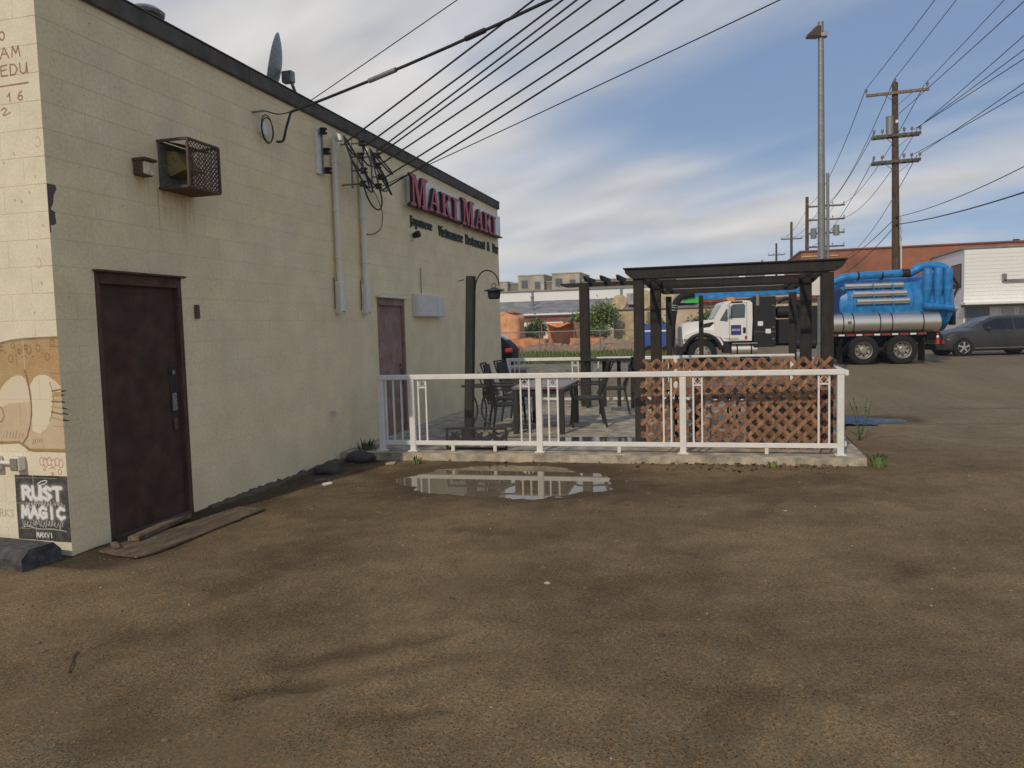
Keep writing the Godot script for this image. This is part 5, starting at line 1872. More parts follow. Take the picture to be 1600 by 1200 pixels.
func build_poles() -> void:
	# yard light
	var t := thing("yard_light", "tall galvanized lamp pole with a square floodlight behind the pergola", "lamp pole", Vector3(2.28, 0.0, -19.3))
	var b := MB.new()
	b.cyl(Vector3.ZERO, Vector3(-0.05, 8.40, 0), 0.105, 0.062, 18)
	part("pole", b, M.galv, t)
	b = MB.new()
	b.cyl(Vector3(0.135, 0.0, 0.02), Vector3(0.105, 5.0, 0.02), 0.035, 0.035, 10)
	part("conduit", b, M.galv, t)
	b = MB.new()
	b.X = Transform3D(Basis(Vector3.UP, 0.35).scaled(Vector3.ONE * 0.68), Vector3(-0.08, 8.08, 0.0))
	var pl := PackedVector2Array([Vector2(-0.40, -0.02), Vector2(-0.02, -0.02), Vector2(-0.02, 0.30), Vector2(-0.14, 0.30), Vector2(-0.40, 0.04)])
	b.prism(pl, -0.17, 0.17)
	part("floodlight", b, M.brown_iron, t)
	b = MB.new()
	b.X = Transform3D(Basis(Vector3.UP, 0.35).scaled(Vector3.ONE * 0.68), Vector3(-0.08, 8.08, 0.0))
	b.cbox(Vector3(-0.22, -0.028, 0), Vector3(0.33, 0.012, 0.30), 0.003)
	b.cbox(Vector3(-0.275, 0.185, 0.0), Vector3(0.30, 0.012, 0.30), 0.003, Basis(Vector3(0, 0, 1), 0.785))
	part("lens", b, M.galv, t)
	b = MB.new()
	b.cbox(Vector3(0.0, 8.10, 0), Vector3(0.17, 0.10, 0.17), 0.01)
	part("bracket", b, M.galv, t)
	b = MB.new()
	b.cbox(Vector3(-0.17, 2.42, 0.115), Vector3(0.20, 0.42, 0.006), 0.001)
	part("sign_plate", b, M.white_dull, t)
	# near utility pole
	t = thing("utility_pole", "tall wooden power pole with three crossarms and a grey transformer behind the truck", "utility pole", Vector3(8.0, 0.0, -40.2), 0.0, "power poles along the lane")
	b = MB.new()
	b.cyl(Vector3(0.05, 0, 0), Vector3(-0.12, 12.55, 0), 0.20, 0.13, 14)
	part("pole", b, M.pole_wood, t)
	var arms := [[12.05, 1.32, M.arm_wood], [10.12, 1.02, M.arm_grey], [8.92, 1.02, M.arm_grey]]
	var turn := Basis(Vector3.UP, -0.06)
	for a in arms:
		b = MB.new()
		b.cbox(Vector3(-0.05, a[0], 0.18), Vector3(a[1] * 2, 0.13, 0.11), 0.01, turn)
		if a[0] < 11.0: b.cbox(Vector3(-0.05, a[0], -0.18), Vector3(a[1] * 2, 0.13, 0.11), 0.01, turn)
		var ao := part("crossarm", b, a[2], t)
		for s in ([-1.0, 0.94] if a[0] > 11 else [-0.95, -0.6, 0.3, 0.62, 0.95]):
			insulator(Vector3(-0.05, a[0] + 0.065, 0.18) + turn * Vector3(s * a[1], 0, 0), ao)
		b = MB.new()
		for s in [-1.0, 1.0]: b.bar(Vector3(0.0, a[0] - 0.55, 0.16), Vector3(s * 0.6, a[0] - 0.05, 0.18), 0.03, 0.02)
		part("brace", b, M.arm_grey, ao)
	insulator(Vector3(-0.12, 12.5, 0), t)
	b = MB.new()
	b.lathe([Vector2(0.001, 0), Vector2(0.17, 0.0), Vector2(0.17, 0.80), Vector2(0.185, 0.81), Vector2(0.185, 0.85), Vector2(0.001, 0.88)], Vector3(-0.34, 10.15, 0.1), Vector3.UP, 18)
	part("transformer", b, M.galv, t)
	b = MB.new()
	b.cyl(Vector3(0.24, 0, 0.1), Vector3(0.18, 6.4, 0.1), 0.035, 0.035, 8)
	part("riser", b, M.white_dull, t)
	for y in [6.35, 6.0]:
		b = MB.new()
		b.cbox(Vector3(-0.02, y, 0.18), Vector3(0.10, 0.10, 0.14), 0.01)
		part("cable_clamp", b, M.black, t)
	b = MB.new()
	b.cbox(Vector3(-0.05, 10.75, 0.155), Vector3(0.11, 0.13, 0.01), 0.001)
	part("number_tag", b, M.white_flat, t)
	# poles farther along the lane
	var far := [[8.16, -81.1, 13.6, 5, "far power pole with stacked crossarms left of the galvanized lamp pole"], [8.9, -107.4, 14.4, 2, "second far power pole, thinner, left of the stacked one"], [8.73, -133.3, 14.2, 1, "third far power pole with one crossarm above the pergola"], [8.3, -169.5, 14.3, 1, "farthest tiny power pole above the pergola"]]
	for f in far:
		t = thing("utility_pole", f[4], "utility pole", Vector3(f[0], 0, f[1]), 0.0, "power poles along the lane")
		b = MB.new()
		b.cyl(Vector3.ZERO, Vector3(0, f[2], 0), 0.22, 0.15, 10)
		part("pole", b, M.pole_wood, t)
		for k in f[3]:
			b = MB.new()
			var y: float = f[2] - (1.0 + 1.3 * k if f[3] > 2 else [2.2, 6.4][k] if f[3] == 2 else 1.9)
			var cx := 1.7 if f[3] > 2 else 0.0
			b.cbox(Vector3(cx, y, 0.2), Vector3(3.4 if f[3] > 2 else 2.6, 0.16, 0.14), 0.01)
			var ao := part("crossarm", b, M.arm_grey, t)
			for s in [-0.95, -0.35, 0.35, 0.95]: insulator(Vector3(cx + s * (1.7 if f[3] > 2 else 1.3), y + 0.08, 0.2), ao)
		if f[3] > 2:
			for q in [[0.55, 9.5], [2.6, 9.7]]:
				b = MB.new()
				b.lathe([Vector2(0.001, 0), Vector2(0.28, 0.0), Vector2(0.28, 0.95), Vector2(0.001, 1.02)], Vector3(q[0], q[1], 0.5), Vector3.UP, 14)
				part("transformer", b, M.galv, t)
	# line wires towards a pole beside the camera, and on to the far poles
	var g := "line wires on the power poles"
	var lw := [[Vector3(6.62, 12.36, -40.0), Vector3(6.62, 10.95, -3), 0.25, "leftmost high line wire running from the top crossarm out of the picture"],
		[Vector3(7.88, 12.75, -40.2), Vector3(7.88, 12.05, -3), 0.1, "line wire running from the very top of the power pole out of the picture"],
		[Vector3(9.18, 12.40, -40.3), Vector3(9.18, 11.65, -3), 0.1, "line wire from the right end of the top crossarm out of the picture"],
		[Vector3(8.05, 11.1, -40.1), Vector3(8.1, 9.15, -3), 0.1, "line wire leaving the pole just above the transformer"],
		[Vector3(8.88, 10.4, -40.1), Vector3(8.9, 9.75, -3), 0.15, "upper of three wires fanning right from the middle crossarm"],
		[Vector3(8.80, 10.36, -40.1), Vector3(8.8, 8.3, -3), 0.1, "middle of three wires fanning right from the middle crossarm"],
		[Vector3(8.70, 10.33, -40.1), Vector3(8.7, 7.3, -3), 0.05, "lower of three wires fanning right from the middle crossarm"],
		[Vector3(8.95, 9.2, -40.1), Vector3(9.0, 8.2, -3), 0.2, "upper wire leaving the lowest crossarm to the right"],
		[Vector3(8.70, 9.2, -40.1), Vector3(8.8, 6.95, -3), 0.15, "lower wire leaving the lowest crossarm to the right"],
		[Vector3(8.02, 6.35, -40.0), Vector3(8.2, 6.9, -3), 0.9, "thin telephone cable sagging right from low on the power pole"],
		[Vector3(8.02, 6.0, -40.0), Vector3(8.2, 5.0, -3), 0.6, "thick telephone cable sagging right from low on the power pole"]]
	for k in lw.size():
		wire("line_wire", hang(lw[k][0], lw[k][1], lw[k][2]), 0.022 if k == 10 else 0.014, lw[k][3], g)
	var FWL := ["line wire going away from the left end of the top crossarm", "line wire going away from the tip of the near power pole", "line wire going away from the right end of the top crossarm", "line wire going away from the left end of the middle crossarm", "line wire going away from the right end of the middle crossarm", "line wire going away from the left end of the lowest crossarm", "line wire going away from the right end of the lowest crossarm", "upper telephone cable going away from low on the near power pole", "lower sagging telephone cable going away from low on the near power pole"]
	var fw := [[Vector3(6.62, 12.36, -40.2), Vector3(8.2, 12.7, -81), 1.0], [Vector3(7.88, 12.75, -40.4), Vector3(9.8, 12.7, -81), 1.0], [Vector3(9.18, 12.40, -40.5), Vector3(11.3, 12.7, -81), 1.0], [Vector3(7.05, 10.4, -40.4), Vector3(8.3, 11.4, -81), 0.9], [Vector3(8.9, 10.4, -40.4), Vector3(11.4, 11.4, -81), 0.9], [Vector3(7.05, 9.2, -40.4), Vector3(8.3, 8.7, -81), 0.9], [Vector3(8.9, 9.2, -40.4), Vector3(11.4, 7.5, -81), 0.9], [Vector3(8.0, 6.35, -40.4), Vector3(8.2, 6.4, -81), 0.9], [Vector3(8.0, 6.0, -40.4), Vector3(8.2, 5.9, -81), 1.3]]
	for k in fw.size():
		wire("line_wire", hang(fw[k][0], fw[k][1], fw[k][2]), 0.018, FWL[k], g)
	for k in 3:
		wire("line_wire", hang(Vector3(8.3 + 1.2 * k, 12.7, -81), Vector3(7.7 + 1.2 * k, 12.3, -107.4), 0.6), 0.02, "%s thin wire between the stacked far pole and the next thinner pole" % ["left", "middle", "right"][k], g)
	# service wires to the restaurant
	g = "service wires to the restaurant"
	var P := Vector3(8.2, 0, -4.0)
	var sw := [[wall_point(-8.98, 4.02, 0.22), 8.9, 0.12, "first service wire from the left, reaching the wall at the conduit head"], [wall_point(-9.28, 4.02, 0.32), 8.8, 0.16, "second service wire from the left"], [wall_point(-9.92, 4.12, 0.22), 8.7, 0.10, "third service wire from the left, upper of a close pair"], [wall_point(-9.94, 4.06, 0.22), 8.55, 0.13, "third service wire from the left, lower of a close pair"], [wall_point(-9.98, 3.95, 0.24), 8.1, 0.16, "fifth service wire from the left"], [wall_point(-10.08, 3.78, 0.24), 8.0, 0.22, "sixth service wire from the left"], [wall_point(-10.05, 3.62, 0.24), 7.8, 0.22, "lowest thick service wire, reaching the wall right of the conduits"]]
	for k in sw.size():
		wire("service_wire", hang(sw[k][0], P + Vector3(0, sw[k][1], 0.05 * k), sw[k][2]), 0.0105, sw[k][3], g)
	wire("telephone_wire", hang(wall_point(-10.05, 3.66, 0.2), P + Vector3(0, 5.95, 0.2), 0.05), 0.006, "thin telephone wire, lowest and farthest right of those leaving the wall", g)
	# lashed cable with its splice sleeve
	var A := wall_point(-7.84, 4.12, 0.16)
	var cab := hang(A, Vector3(8.2, 7.35, -4.0), 0.52)
	wire("lashed_cable", cab, 0.015, "thick lashed telephone cable crossing under the service wires", g)
	wire("telephone_wire", hang(A + Vector3(0.05, 0.03, -0.05), P + Vector3(0, 8.0, 0.3), 0.05), 0.005, "thinnest wire, rising from the cable box past the satellite dish", g)
	b = MB.new()
	b.tube([cab[2].lerp(cab[3], 0.1), cab[2].lerp(cab[3], 0.75)], 0.026, 8)
	single("splice_sleeve", b, M.galv, "grey splice sleeve on the lashed cable right of the satellite dish", "cable splice")
	b = MB.new()
	b.tube([cab[4].lerp(cab[5], 0.3), cab[4].lerp(cab[5], 0.7)], 0.026, 8)
	single("cable_clamp", b, M.cable, "black clamp on the lashed cable under the service wires", "cable clamp")

# ---------------------------------------------------------------- vehicles
func truck_wheel(x: float, z: float, t: Node, front: bool) -> void:
	var b := MB.new()
	var R := 0.51
	b.lathe([Vector2(0.30, -0.02), Vector2(0.34, 0.0), Vector2(R - 0.05, 0.0), Vector2(R - 0.01, -0.03), Vector2(R, -0.07), Vector2(R, -0.22), Vector2(R - 0.03, -0.28), Vector2(0.3, -0.28)], Vector3(x, R, z), Vector3(0, 0, 1), 32)
	for k in 40:
		var a := TAU * k / 40
		b.cbox(Vector3(x + cos(a) * (R + 0.004), R + sin(a) * (R + 0.004), z - 0.145), Vector3(0.03, 0.045, 0.2), 0.004, Basis(Vector3(0, 0, 1), a))
	var w := part("wheel", b, M.rubber, t)
	b = MB.new()
	if front:
		b.lathe([Vector2(0.31, -0.03), Vector2(0.30, 0.0), Vector2(0.27, -0.02), Vector2(0.20, 0.04), Vector2(0.12, 0.06), Vector2(0.11, 0.11), Vector2(0.001, 0.13)], Vector3(x, R, z), Vector3(0, 0, 1), 28)
	else:
		b.lathe([Vector2(0.31, -0.03), Vector2(0.305, 0.0), Vector2(0.28, -0.02), Vector2(0.25, -0.13), Vector2(0.14, -0.15), Vector2(0.13, -0.02), Vector2(0.10, 0.0), Vector2(0.001, 0.0)], Vector3(x, R, z), Vector3(0, 0, 1), 28)
	part("rim", b, M.rim, w)
	b = MB.new()
	for k in 8:
		var a := TAU * k / 8 + 0.2
		var p := Vector3(x + cos(a) * 0.205, R + sin(a) * 0.205, z + (0.03 if front else -0.135))
		b.cyl(p, p + Vector3(0, 0, 0.012), 0.034, 0.034, 10)
	part("hand_hole", b, M.black, w)
	b = MB.new()
	for k in 10:
		var a := TAU * k / 10
		var p := Vector3(x + cos(a) * 0.135, R + sin(a) * 0.135, z + (0.05 if front else -0.12))
		b.cyl(p, p + Vector3(0, 0, 0.03), 0.014, 0.012, 6)
	part("wheel_nut", b, M.chrome, w)

func build_truck() -> void:
	var t := thing("vacuum_truck", "white cabbed vacuum truck with bright blue debris tank and steel water tank", "truck", Vector3(-1.56, 0.0, -28.7), 0.123)
	var b := MB.new()
	b.cbox(Vector3(4.9, 0.86, -1.25), Vector3(9.0, 0.28, 0.9), 0.02)
	b.cbox(Vector3(7.1, 0.52, -1.25), Vector3(2.2, 0.16, 1.6), 0.02)
	b.cbox(Vector3(0.92, 0.52, -1.25), Vector3(0.16, 0.16, 1.7), 0.02)
	part("chassis", b, M.truck_black, t)
	for x in [0.91]:
		for z in [-0.02, -2.2]: truck_wheel(x, z, t, true)
	for x in [6.47, 7.77]:
		for z in [-0.02, -0.36, -1.88, -2.22]: truck_wheel(x, z, t, false)
	# cab
	b = MB.new()
	var cab := PackedVector2Array([Vector2(1.66, 0.95), Vector2(2.64, 0.95), Vector2(2.67, 1.7), Vector2(2.665, 2.30), Vector2(2.60, 2.38), Vector2(2.45, 2.41), Vector2(1.78, 2.40), Vector2(1.68, 2.36), Vector2(1.62, 2.27), Vector2(1.33, 1.75), Vector2(1.33, 1.15), Vector2(1.55, 1.1)])
	b.prism(cab, -2.30, -0.03)
	var c := part("cab", b, M.tpaint_white, t)
	b = MB.new()
	var rows := []
	for k in 8:
		var s := k / 7.0
		rows.append([Vector3(1.40 + 0.25 * s, 1.80 + 0.46 * s, -0.12 - 0.05 * s), Vector3(1.31 + 0.30 * s, 1.78 + 0.50 * s, -0.5), Vector3(1.29 + 0.30 * s, 1.78 + 0.50 * s, -1.16), Vector3(1.31 + 0.30 * s, 1.78 + 0.50 * s, -1.8), Vector3(1.40 + 0.25 * s, 1.80 + 0.46 * s, -2.2)])
	b.grid(rows, Vector3(2.2, 1.5, -1.16))
	part("windscreen", b, mat(0.10, 0.14, 0.14, 0.06), c)
	for q in [[[1.90, 1.78, 2.40, 1.78, 2.42, 2.24, 2.36, 2.28, 2.00, 2.28, 1.90, 2.20], "door_window"], [[1.52, 1.70, 1.80, 1.66, 1.80, 2.10, 1.76, 2.12], "quarter_window"]]:
		b = MB.new()
		var pp := PackedVector2Array()
		for k in range(0, q[0].size(), 2): pp.append(Vector2(q[0][k], q[0][k + 1]))
		b.prism(pp, -0.032, -0.022)
		part(q[1], b, mat(0.085, 0.12, 0.125, 0.08), c)
	b = MB.new()
	for q in [[1.86, 0.98, 1.86, 2.32], [2.47, 0.98, 2.47, 2.32], [1.86, 0.98, 2.47, 0.98], [1.86, 2.32, 2.47, 2.32]]:
		b.bar(Vector3(q[0], q[1], -0.028), Vector3(q[2], q[3], -0.028), 0.012, 0.012)
	part("door_seam", b, M.cage_grey, c)
	b = MB.new()
	b.cbox(Vector3(2.385, 1.33, -0.022), Vector3(0.10, 0.21, 0.02), 0.01)
	part("door_handle", b, M.truck_black, c)
	b = MB.new()
	b.cbox(Vector3(2.09, 1.35, -0.0245), Vector3(0.36, 0.36, 0.008), 0.001)
	var lg := part("logo_panel", b, M.logo_blue, c)
	put_text("logo_lettering", "EPCOR", 0.28, 0.075, 0.005, Vector3(1.95, 1.315, -0.0205), M.white_flat, lg, Basis(), false)
	b = MB.new()
	b.cbox(Vector3(2.44, 1.07, -0.026), Vector3(0.09, 0.11, 0.006), 0.001)
	part("decal", b, M.red, c)
	b = MB.new()
	for k in 3: b.cbox(Vector3(1.95 + 0.02 * k, 1.05 - 0.035 * k, -0.027), Vector3(0.5 - 0.1 * k, 0.014, 0.004), 0.0)
	part("decal", b, M.cage_grey, c)
	b = MB.new()
	b.cbox(Vector3(2.12, 2.36, -0.03), Vector3(0.40, 0.05, 0.06), 0.01)
	b.cbox(Vector3(1.80, 2.425, -0.4), Vector3(0.10, 0.05, 0.14), 0.01)
	part("roof_visor", b, M.truck_black, c)
	b = MB.new()
	b.cbox(Vector3(1.98, 2.48, -0.9), Vector3(0.30, 0.13, 0.8), 0.03)
	part("beacon_bar", b, M.amber, c)
	b = MB.new()
	b.cbox(Vector3(1.86, 2.05, 0.13), Vector3(0.10, 0.34, 0.14), 0.03)
	b.bar(Vector3(1.80, 1.75, -0.02), Vector3(1.86, 1.9, 0.12), 0.02, 0.02)
	b.bar(Vector3(1.80, 2.28, -0.02), Vector3(1.86, 2.2, 0.12), 0.02, 0.02)
	part("mirror", b, M.chrome, c)
	# bonnet with wheel arch
	b = MB.new()
	var hood := PackedVector2Array([Vector2(0.20, 1.50), Vector2(0.25, 1.58), Vector2(0.40, 1.65), Vector2(0.9, 1.71), Vector2(1.40, 1.76), Vector2(1.40, 1.10), Vector2(1.60, 0.92)])
	for k in 13:
		var a := deg_to_rad(22.0 + 140.0 * k / 12.0)
		hood.append(Vector2(0.91 + cos(a) * 0.66, 0.55 + sin(a) * 0.66))
	hood.append(Vector2(0.22, 0.92))
	b.prism(hood, -2.05, -0.25)
	var hd := part("bonnet", b, M.tpaint_white, t)
	b = MB.new()
	var fen := PackedVector2Array([Vector2(0.20, 1.08), Vector2(0.34, 1.24), Vector2(0.9, 1.40), Vector2(1.36, 1.36), Vector2(1.58, 1.0), Vector2(1.70, 0.80)])
	for k in 13:
		var a := deg_to_rad(22.0 + 136.0 * k / 12.0)
		fen.append(Vector2(0.91 + cos(a) * 0.70, 0.55 + sin(a) * 0.70))
	b.prism(fen, -0.32, -0.06)
	part("fender", b, M.tpaint_white, hd)
	b = MB.new()
	var arch := []
	for k in 17:
		var a := deg_to_rad(8.0 + 166.0 * k / 16.0)
		arch.append(Vector3(0.91 + cos(a) * 0.67, 0.55 + sin(a) * 0.67, -0.10))
	b.tube(arch, 0.085, 8)
	part("arch_flare", b, M.truck_black, hd)
	b = MB.new()
	var vent := PackedVector2Array([Vector2(0.96, 1.46), Vector2(1.18, 1.48), Vector2(1.34, 1.62), Vector2(1.30, 1.66), Vector2(0.98, 1.60)])
	b.prism(vent, -0.26, -0.236)
	part("air_scoop", b, M.truck_black, hd)
	b = MB.new()
	b.cbox(Vector3(0.21, 1.12, -1.15), Vector3(0.10, 0.82, 1.5), 0.03)
	for k in 6: b.cbox(Vector3(0.15, 0.82 + 0.12 * k, -1.15), Vector3(0.03, 0.04, 1.4), 0.005)
	part("grille", b, M.galv, hd)
	b = MB.new()
	b.cbox(Vector3(0.30, 1.02, -0.20), Vector3(0.20, 0.18, 0.30), 0.05)
	part("headlight", b, M.chrome, hd)
	b = MB.new()
	b.cbox(Vector3(0.10, 0.62, -1.15), Vector3(0.22, 0.34, 2.25), 0.04)
	part("bumper", b, M.truck_black, t)
	# fuel tank, step
	b = MB.new()
	b.cyl(Vector3(1.95, 0.62, -0.36), Vector3(2.85, 0.62, -0.36), 0.25, 0.25, 28)
	b.cbox(Vector3(2.4, 0.86, -0.2), Vector3(0.9, 0.04, 0.3), 0.01)
	var ft := part("fuel_tank", b, M.alu, t)
	b = MB.new()
	for x in [2.12, 2.62]: b.cyl(Vector3(x, 0.62, -0.36), Vector3(x + 0.05, 0.62, -0.36), 0.256, 0.256, 28)
	part("band", b, M.truck_black, ft)
	b = MB.new()
	b.cbox(Vector3(1.76, 0.72, -0.3), Vector3(0.26, 0.4, 0.5), 0.02)
	part("battery_box", b, M.truck_black, t)
	# dark machinery behind the cab
	b = MB.new()
	b.cbox(Vector3(3.10, 1.62, -1.2), Vector3(0.78, 1.82, 2.26), 0.02)
	var mc := part("machine_cabinet", b, M.truck_black, t)
	b = MB.new()
	b.cbox(Vector3(3.10, 1.26, -0.068), Vector3(0.78, 0.012, 0.004), 0.0)
	for y in [1.0, 1.42, 2.2]: b.cbox(Vector3(3.40, y, -0.06), Vector3(0.10, 0.03, 0.02), 0.004)
	part("latch", b, M.galv, mc)
	for q in [[2.95, 1.56], [3.22, 1.28]]:
		b = MB.new()
		b.cbox(Vector3(q[0], q[1], -0.066), Vector3(0.18, 0.16, 0.006), 0.001)
		part("placard", b, M.white_flat, mc)
	b = MB.new()
	b.cyl(Vector3(2.86, 2.2, -0.10), Vector3(2.86, 2.62, -0.10), 0.07, 0.07, 14)
	part("exhaust_stack", b, M.galv, t)
	b = MB.new()
	b.cbox(Vector3(4.05, 1.25, -1.2), Vector3(0.9, 0.9, 2.0), 0.03)
	b.cbox(Vector3(4.85, 1.45, -1.2), Vector3(0.6, 1.4, 2.1), 0.03)
	b.cyl(Vector3(3.6, 1.95, -0.5), Vector3(4.6, 1.95, -0.5), 0.22, 0.22, 16)
	b.cyl(Vector3(4.25, 1.7, -0.4), Vector3(4.25, 2.35, -0.4), 0.16, 0.16, 14)
	b.cyl(Vector3(4.0, 0.8, -0.3), Vector3(4.9, 0.8, -0.3), 0.2, 0.2, 16)
	b.tube(smooth_path([Vector3(3.6, 2.3, -0.3), Vector3(3.9, 2.45, -0.25), Vector3(4.3, 2.2, -0.2), Vector3(4.5, 1.6, -0.2), Vector3(4.6, 1.2, -0.3)]), 0.06, 8)
	b.tube(smooth_path([Vector3(4.5, 2.5, -0.4), Vector3(4.9, 2.6, -0.3), Vector3(5.2, 2.3, -0.3), Vector3(5.3, 1.9, -0.4)]), 0.10, 8)
	part("blower_unit", b, M.truck_black, t)
	b = MB.new()
	b.cyl(Vector3(4.62, 1.55, -0.12), Vector3(4.62, 1.95, -0.12), 0.05, 0.05, 10)
	b.cyl(Vector3(5.12, 1.6, -0.12), Vector3(5.12, 2.0, -0.12), 0.07, 0.07, 10)
	part("filter", b, M.steel, t)
	# boom and suction hose
	b = MB.new()
	b.bar(Vector3(0.45, 2.62, -1.15), Vector3(5.6, 2.78, -1.15), 0.30, 0.26, 0.02)
	part("boom", b, M.blue, t)
	b = MB.new()
	b.tube(smooth_path([Vector3(0.7, 2.72, -0.9), Vector3(0.30, 2.66, -0.9), Vector3(0.03, 2.40, -0.9), Vector3(-0.06, 2.0, -0.9), Vector3(-0.13, 1.4, -0.9), Vector3(-0.18, 0.75, -0.9)]), 0.125, 12)
	var ho := part("suction_hose", b, M.rubber, t)
	b = MB.new()
	for y in [2.12, 2.22, 2.30]: b.cyl(Vector3(-0.045 + (y - 2.1) * 0.2, y, -0.9), Vector3(-0.04 + (y - 2.1) * 0.2, y + 0.03, -0.9), 0.14, 0.14, 14)
	part("coupling", b, M.chrome, ho)
	b = MB.new()
	b.cbox(Vector3(0.60, 2.50, -0.97), Vector3(0.55, 0.22, 0.06), 0.01)
	part("boom_tag", b, mat(0.06, 0.50, 0.10, 0.4), t)
	# blue debris tank
	b = MB.new()
	var R := 0.97
	b.lathe([Vector2(0.001, 5.42), Vector2(0.45, 5.48), Vector2(0.75, 5.60), Vector2(0.92, 5.78), Vector2(R, 6.0), Vector2(R, 9.35)], Vector3(0, 2.16, -1.28), Vector3(1, 0, 0), 40)
	var dt := part("debris_tank", b, M.blue, t)
	b = MB.new()
	b.lathe([Vector2(R, 9.33), Vector2(1.06, 9.36), Vector2(1.06, 9.46), Vector2(1.0, 9.5), Vector2(0.8, 9.62), Vector2(0.4, 9.72), Vector2(0.001, 9.75)], Vector3(0, 2.16, -1.28), Vector3(1, 0, 0), 40)
	part("rear_door", b, M.blue, dt)
	b = MB.new()
	for x in [6.2, 7.2, 8.2]: b.lathe([Vector2(R, x), Vector2(R + 0.03, x + 0.01), Vector2(R + 0.03, x + 0.07), Vector2(R, x + 0.08)], Vector3(0, 2.16, -1.28), Vector3(1, 0, 0), 40)
	part("rib", b, M.blue, dt)
	b = MB.new()
	b.X = Transform3D(Basis(), Vector3(0, 0, 0))
	b.prism(PackedVector2Array([Vector2(5.40, 1.75), Vector2(6.3, 1.75), Vector2(6.15, 2.5), Vector2(5.75, 2.75), Vector2(5.55, 2.6)]), -0.62, -0.40)
	part("side_gusset", b, M.blue_deep, dt)
	b = MB.new()
	b.tube(smooth_path([Vector3(5.30, 2.70, -0.45), Vector3(5.45, 2.92, -0.45), Vector3(5.75, 3.06, -0.45), Vector3(6.1, 3.14, -0.45), Vector3(7.85, 3.20, -0.45)]), 0.14, 14)
	var tp := part("top_pipe", b, M.blue, dt)
	b = MB.new()
	for x in [6.35, 7.15]: b.cyl(Vector3(x, 3.15, -0.45), Vector3(x + 0.06, 3.15, -0.45), 0.158, 0.158, 16)
	b.cyl(Vector3(7.85, 3.2, -0.45), Vector3(8.12, 3.2, -0.45), 0.15, 0.15, 16)
	part("pipe_clamp", b, M.truck_black, tp)
	b = MB.new()
	b.tube(smooth_path([Vector3(8.10, 3.18, -0.45), Vector3(8.3, 3.30, -0.45), Vector3(8.5, 3.40, -0.45), Vector3(8.9, 3.42, -0.45), Vector3(9.2, 3.36, -0.45), Vector3(9.38, 3.2, -0.5), Vector3(9.42, 2.95, -0.55)]), 0.15, 14)
	part("elbow_pipe", b, M.blue, dt)
	for x in [8.63, 8.98, 9.30]:
		b = MB.new()
		b.lathe([Vector2(0.001, 1.30), Vector2(0.14, 1.28), Vector2(0.165, 1.1), Vector2(0.16, 0.55), Vector2(0.085, 0.08), Vector2(0.085, 0.0), Vector2(0.001, 0.0)], Vector3(x, 2.05, -0.28), Vector3(0.02, 1, 0), 18)
		part("cyclone", b, M.blue, dt)
	b = MB.new()
	b.cyl(Vector3(8.50, 2.04, -0.22), Vector3(9.50, 1.92, -0.22), 0.11, 0.11, 14)
	part("drain_pipe", b, M.blue, dt)
	b = MB.new()
	b.cyl(Vector3(9.50, 1.92, -0.22), Vector3(9.60, 1.91, -0.22), 0.12, 0.12, 14)
	part("pipe_cap", b, M.alu, dt)
	for q in [[5.95, 7.88, 2.80, -0.40], [6.2, 7.95, 2.51, -0.30], [6.32, 8.05, 2.24, -0.26]]:
		b = MB.new()
		b.cyl(Vector3(q[0], q[2], q[3]), Vector3(q[1], q[2] + 0.0, q[3]), 0.105, 0.105, 18)
		b.cyl(Vector3(q[0] - 0.03, q[2], q[3]), Vector3(q[0] + 0.03, q[2], q[3]), 0.115, 0.115, 18)
		part("suction_tube", b, M.alu, t)
	b = MB.new()
	for x in [6.85, 7.50]:
		b.bar(Vector3(x, 1.95, -0.15), Vector3(x, 2.9, -0.28), 0.05, 0.03, 0.004, Vector3(1, 0, 0))
	part("tube_bracket", b, M.blue, dt)
	# steel water tank along the side
	for s in [-0.40, -2.1]:
		b = MB.new()
		b.lathe([Vector2(0.001, 5.30), Vector2(0.30, 5.32), Vector2(0.37, 5.37), Vector2(0.37, 9.02), Vector2(0.30, 9.08), Vector2(0.001, 9.10)], Vector3(0, 1.46, s), Vector3(1, 0, 0), 36)
		var wt := part("water_tank", b, M.alu, t)
		b = MB.new()
		for x in [5.78, 6.13, 7.02, 7.42, 8.45]: b.lathe([Vector2(0.37, x), Vector2(0.379, x + 0.003), Vector2(0.379, x + 0.035), Vector2(0.37, x + 0.038)], Vector3(0, 1.46, s), Vector3(1, 0, 0), 36)
		part("tank_band", b, M.truck_black, wt)
		b = MB.new()
		b.cbox(Vector3(6.0, 1.50, s + 0.37), Vector3(0.12, 0.10, 0.02), 0.003)
		part("plate", b, M.cage_grey, wt)
	b = MB.new()
	b.cbox(Vector3(6.95, 1.06, -0.18), Vector3(3.3, 0.12, 0.10), 0.01)
	part("side_rail", b, M.truck_black, t)
	for k in 11:
		b = MB.new()
		b.cbox(Vector3(5.45 + 0.30 * k, 1.06, -0.127), Vector3(0.27 if k % 2 == 0 else 0.20, 0.055, 0.006), 0.001)
		part("reflector", b, M.red if k % 2 == 0 else M.white_flat, t)
	b = MB.new()
	b.cbox(Vector3(5.42, 1.0, -0.12), Vector3(0.10, 0.06, 0.03), 0.006)
	part("side_marker", b, M.amber, t)
	for x in [5.75, 8.52]:
		b = MB.new()
		b.cbox(Vector3(x, 0.52, -0.4), Vector3(0.03, 0.85, 0.6), 0.004)
		part("mud_flap", b, M.rubber, t)
	b = MB.new()
	b.cbox(Vector3(9.05, 0.55, -1.25), Vector3(0.3, 0.2, 2.3), 0.02)
	b.cbox(Vector3(9.0, 0.9, -1.25), Vector3(0.5, 0.4, 1.2), 0.02)
	part("rear_bumper", b, M.truck_black, t)
	b = MB.new()
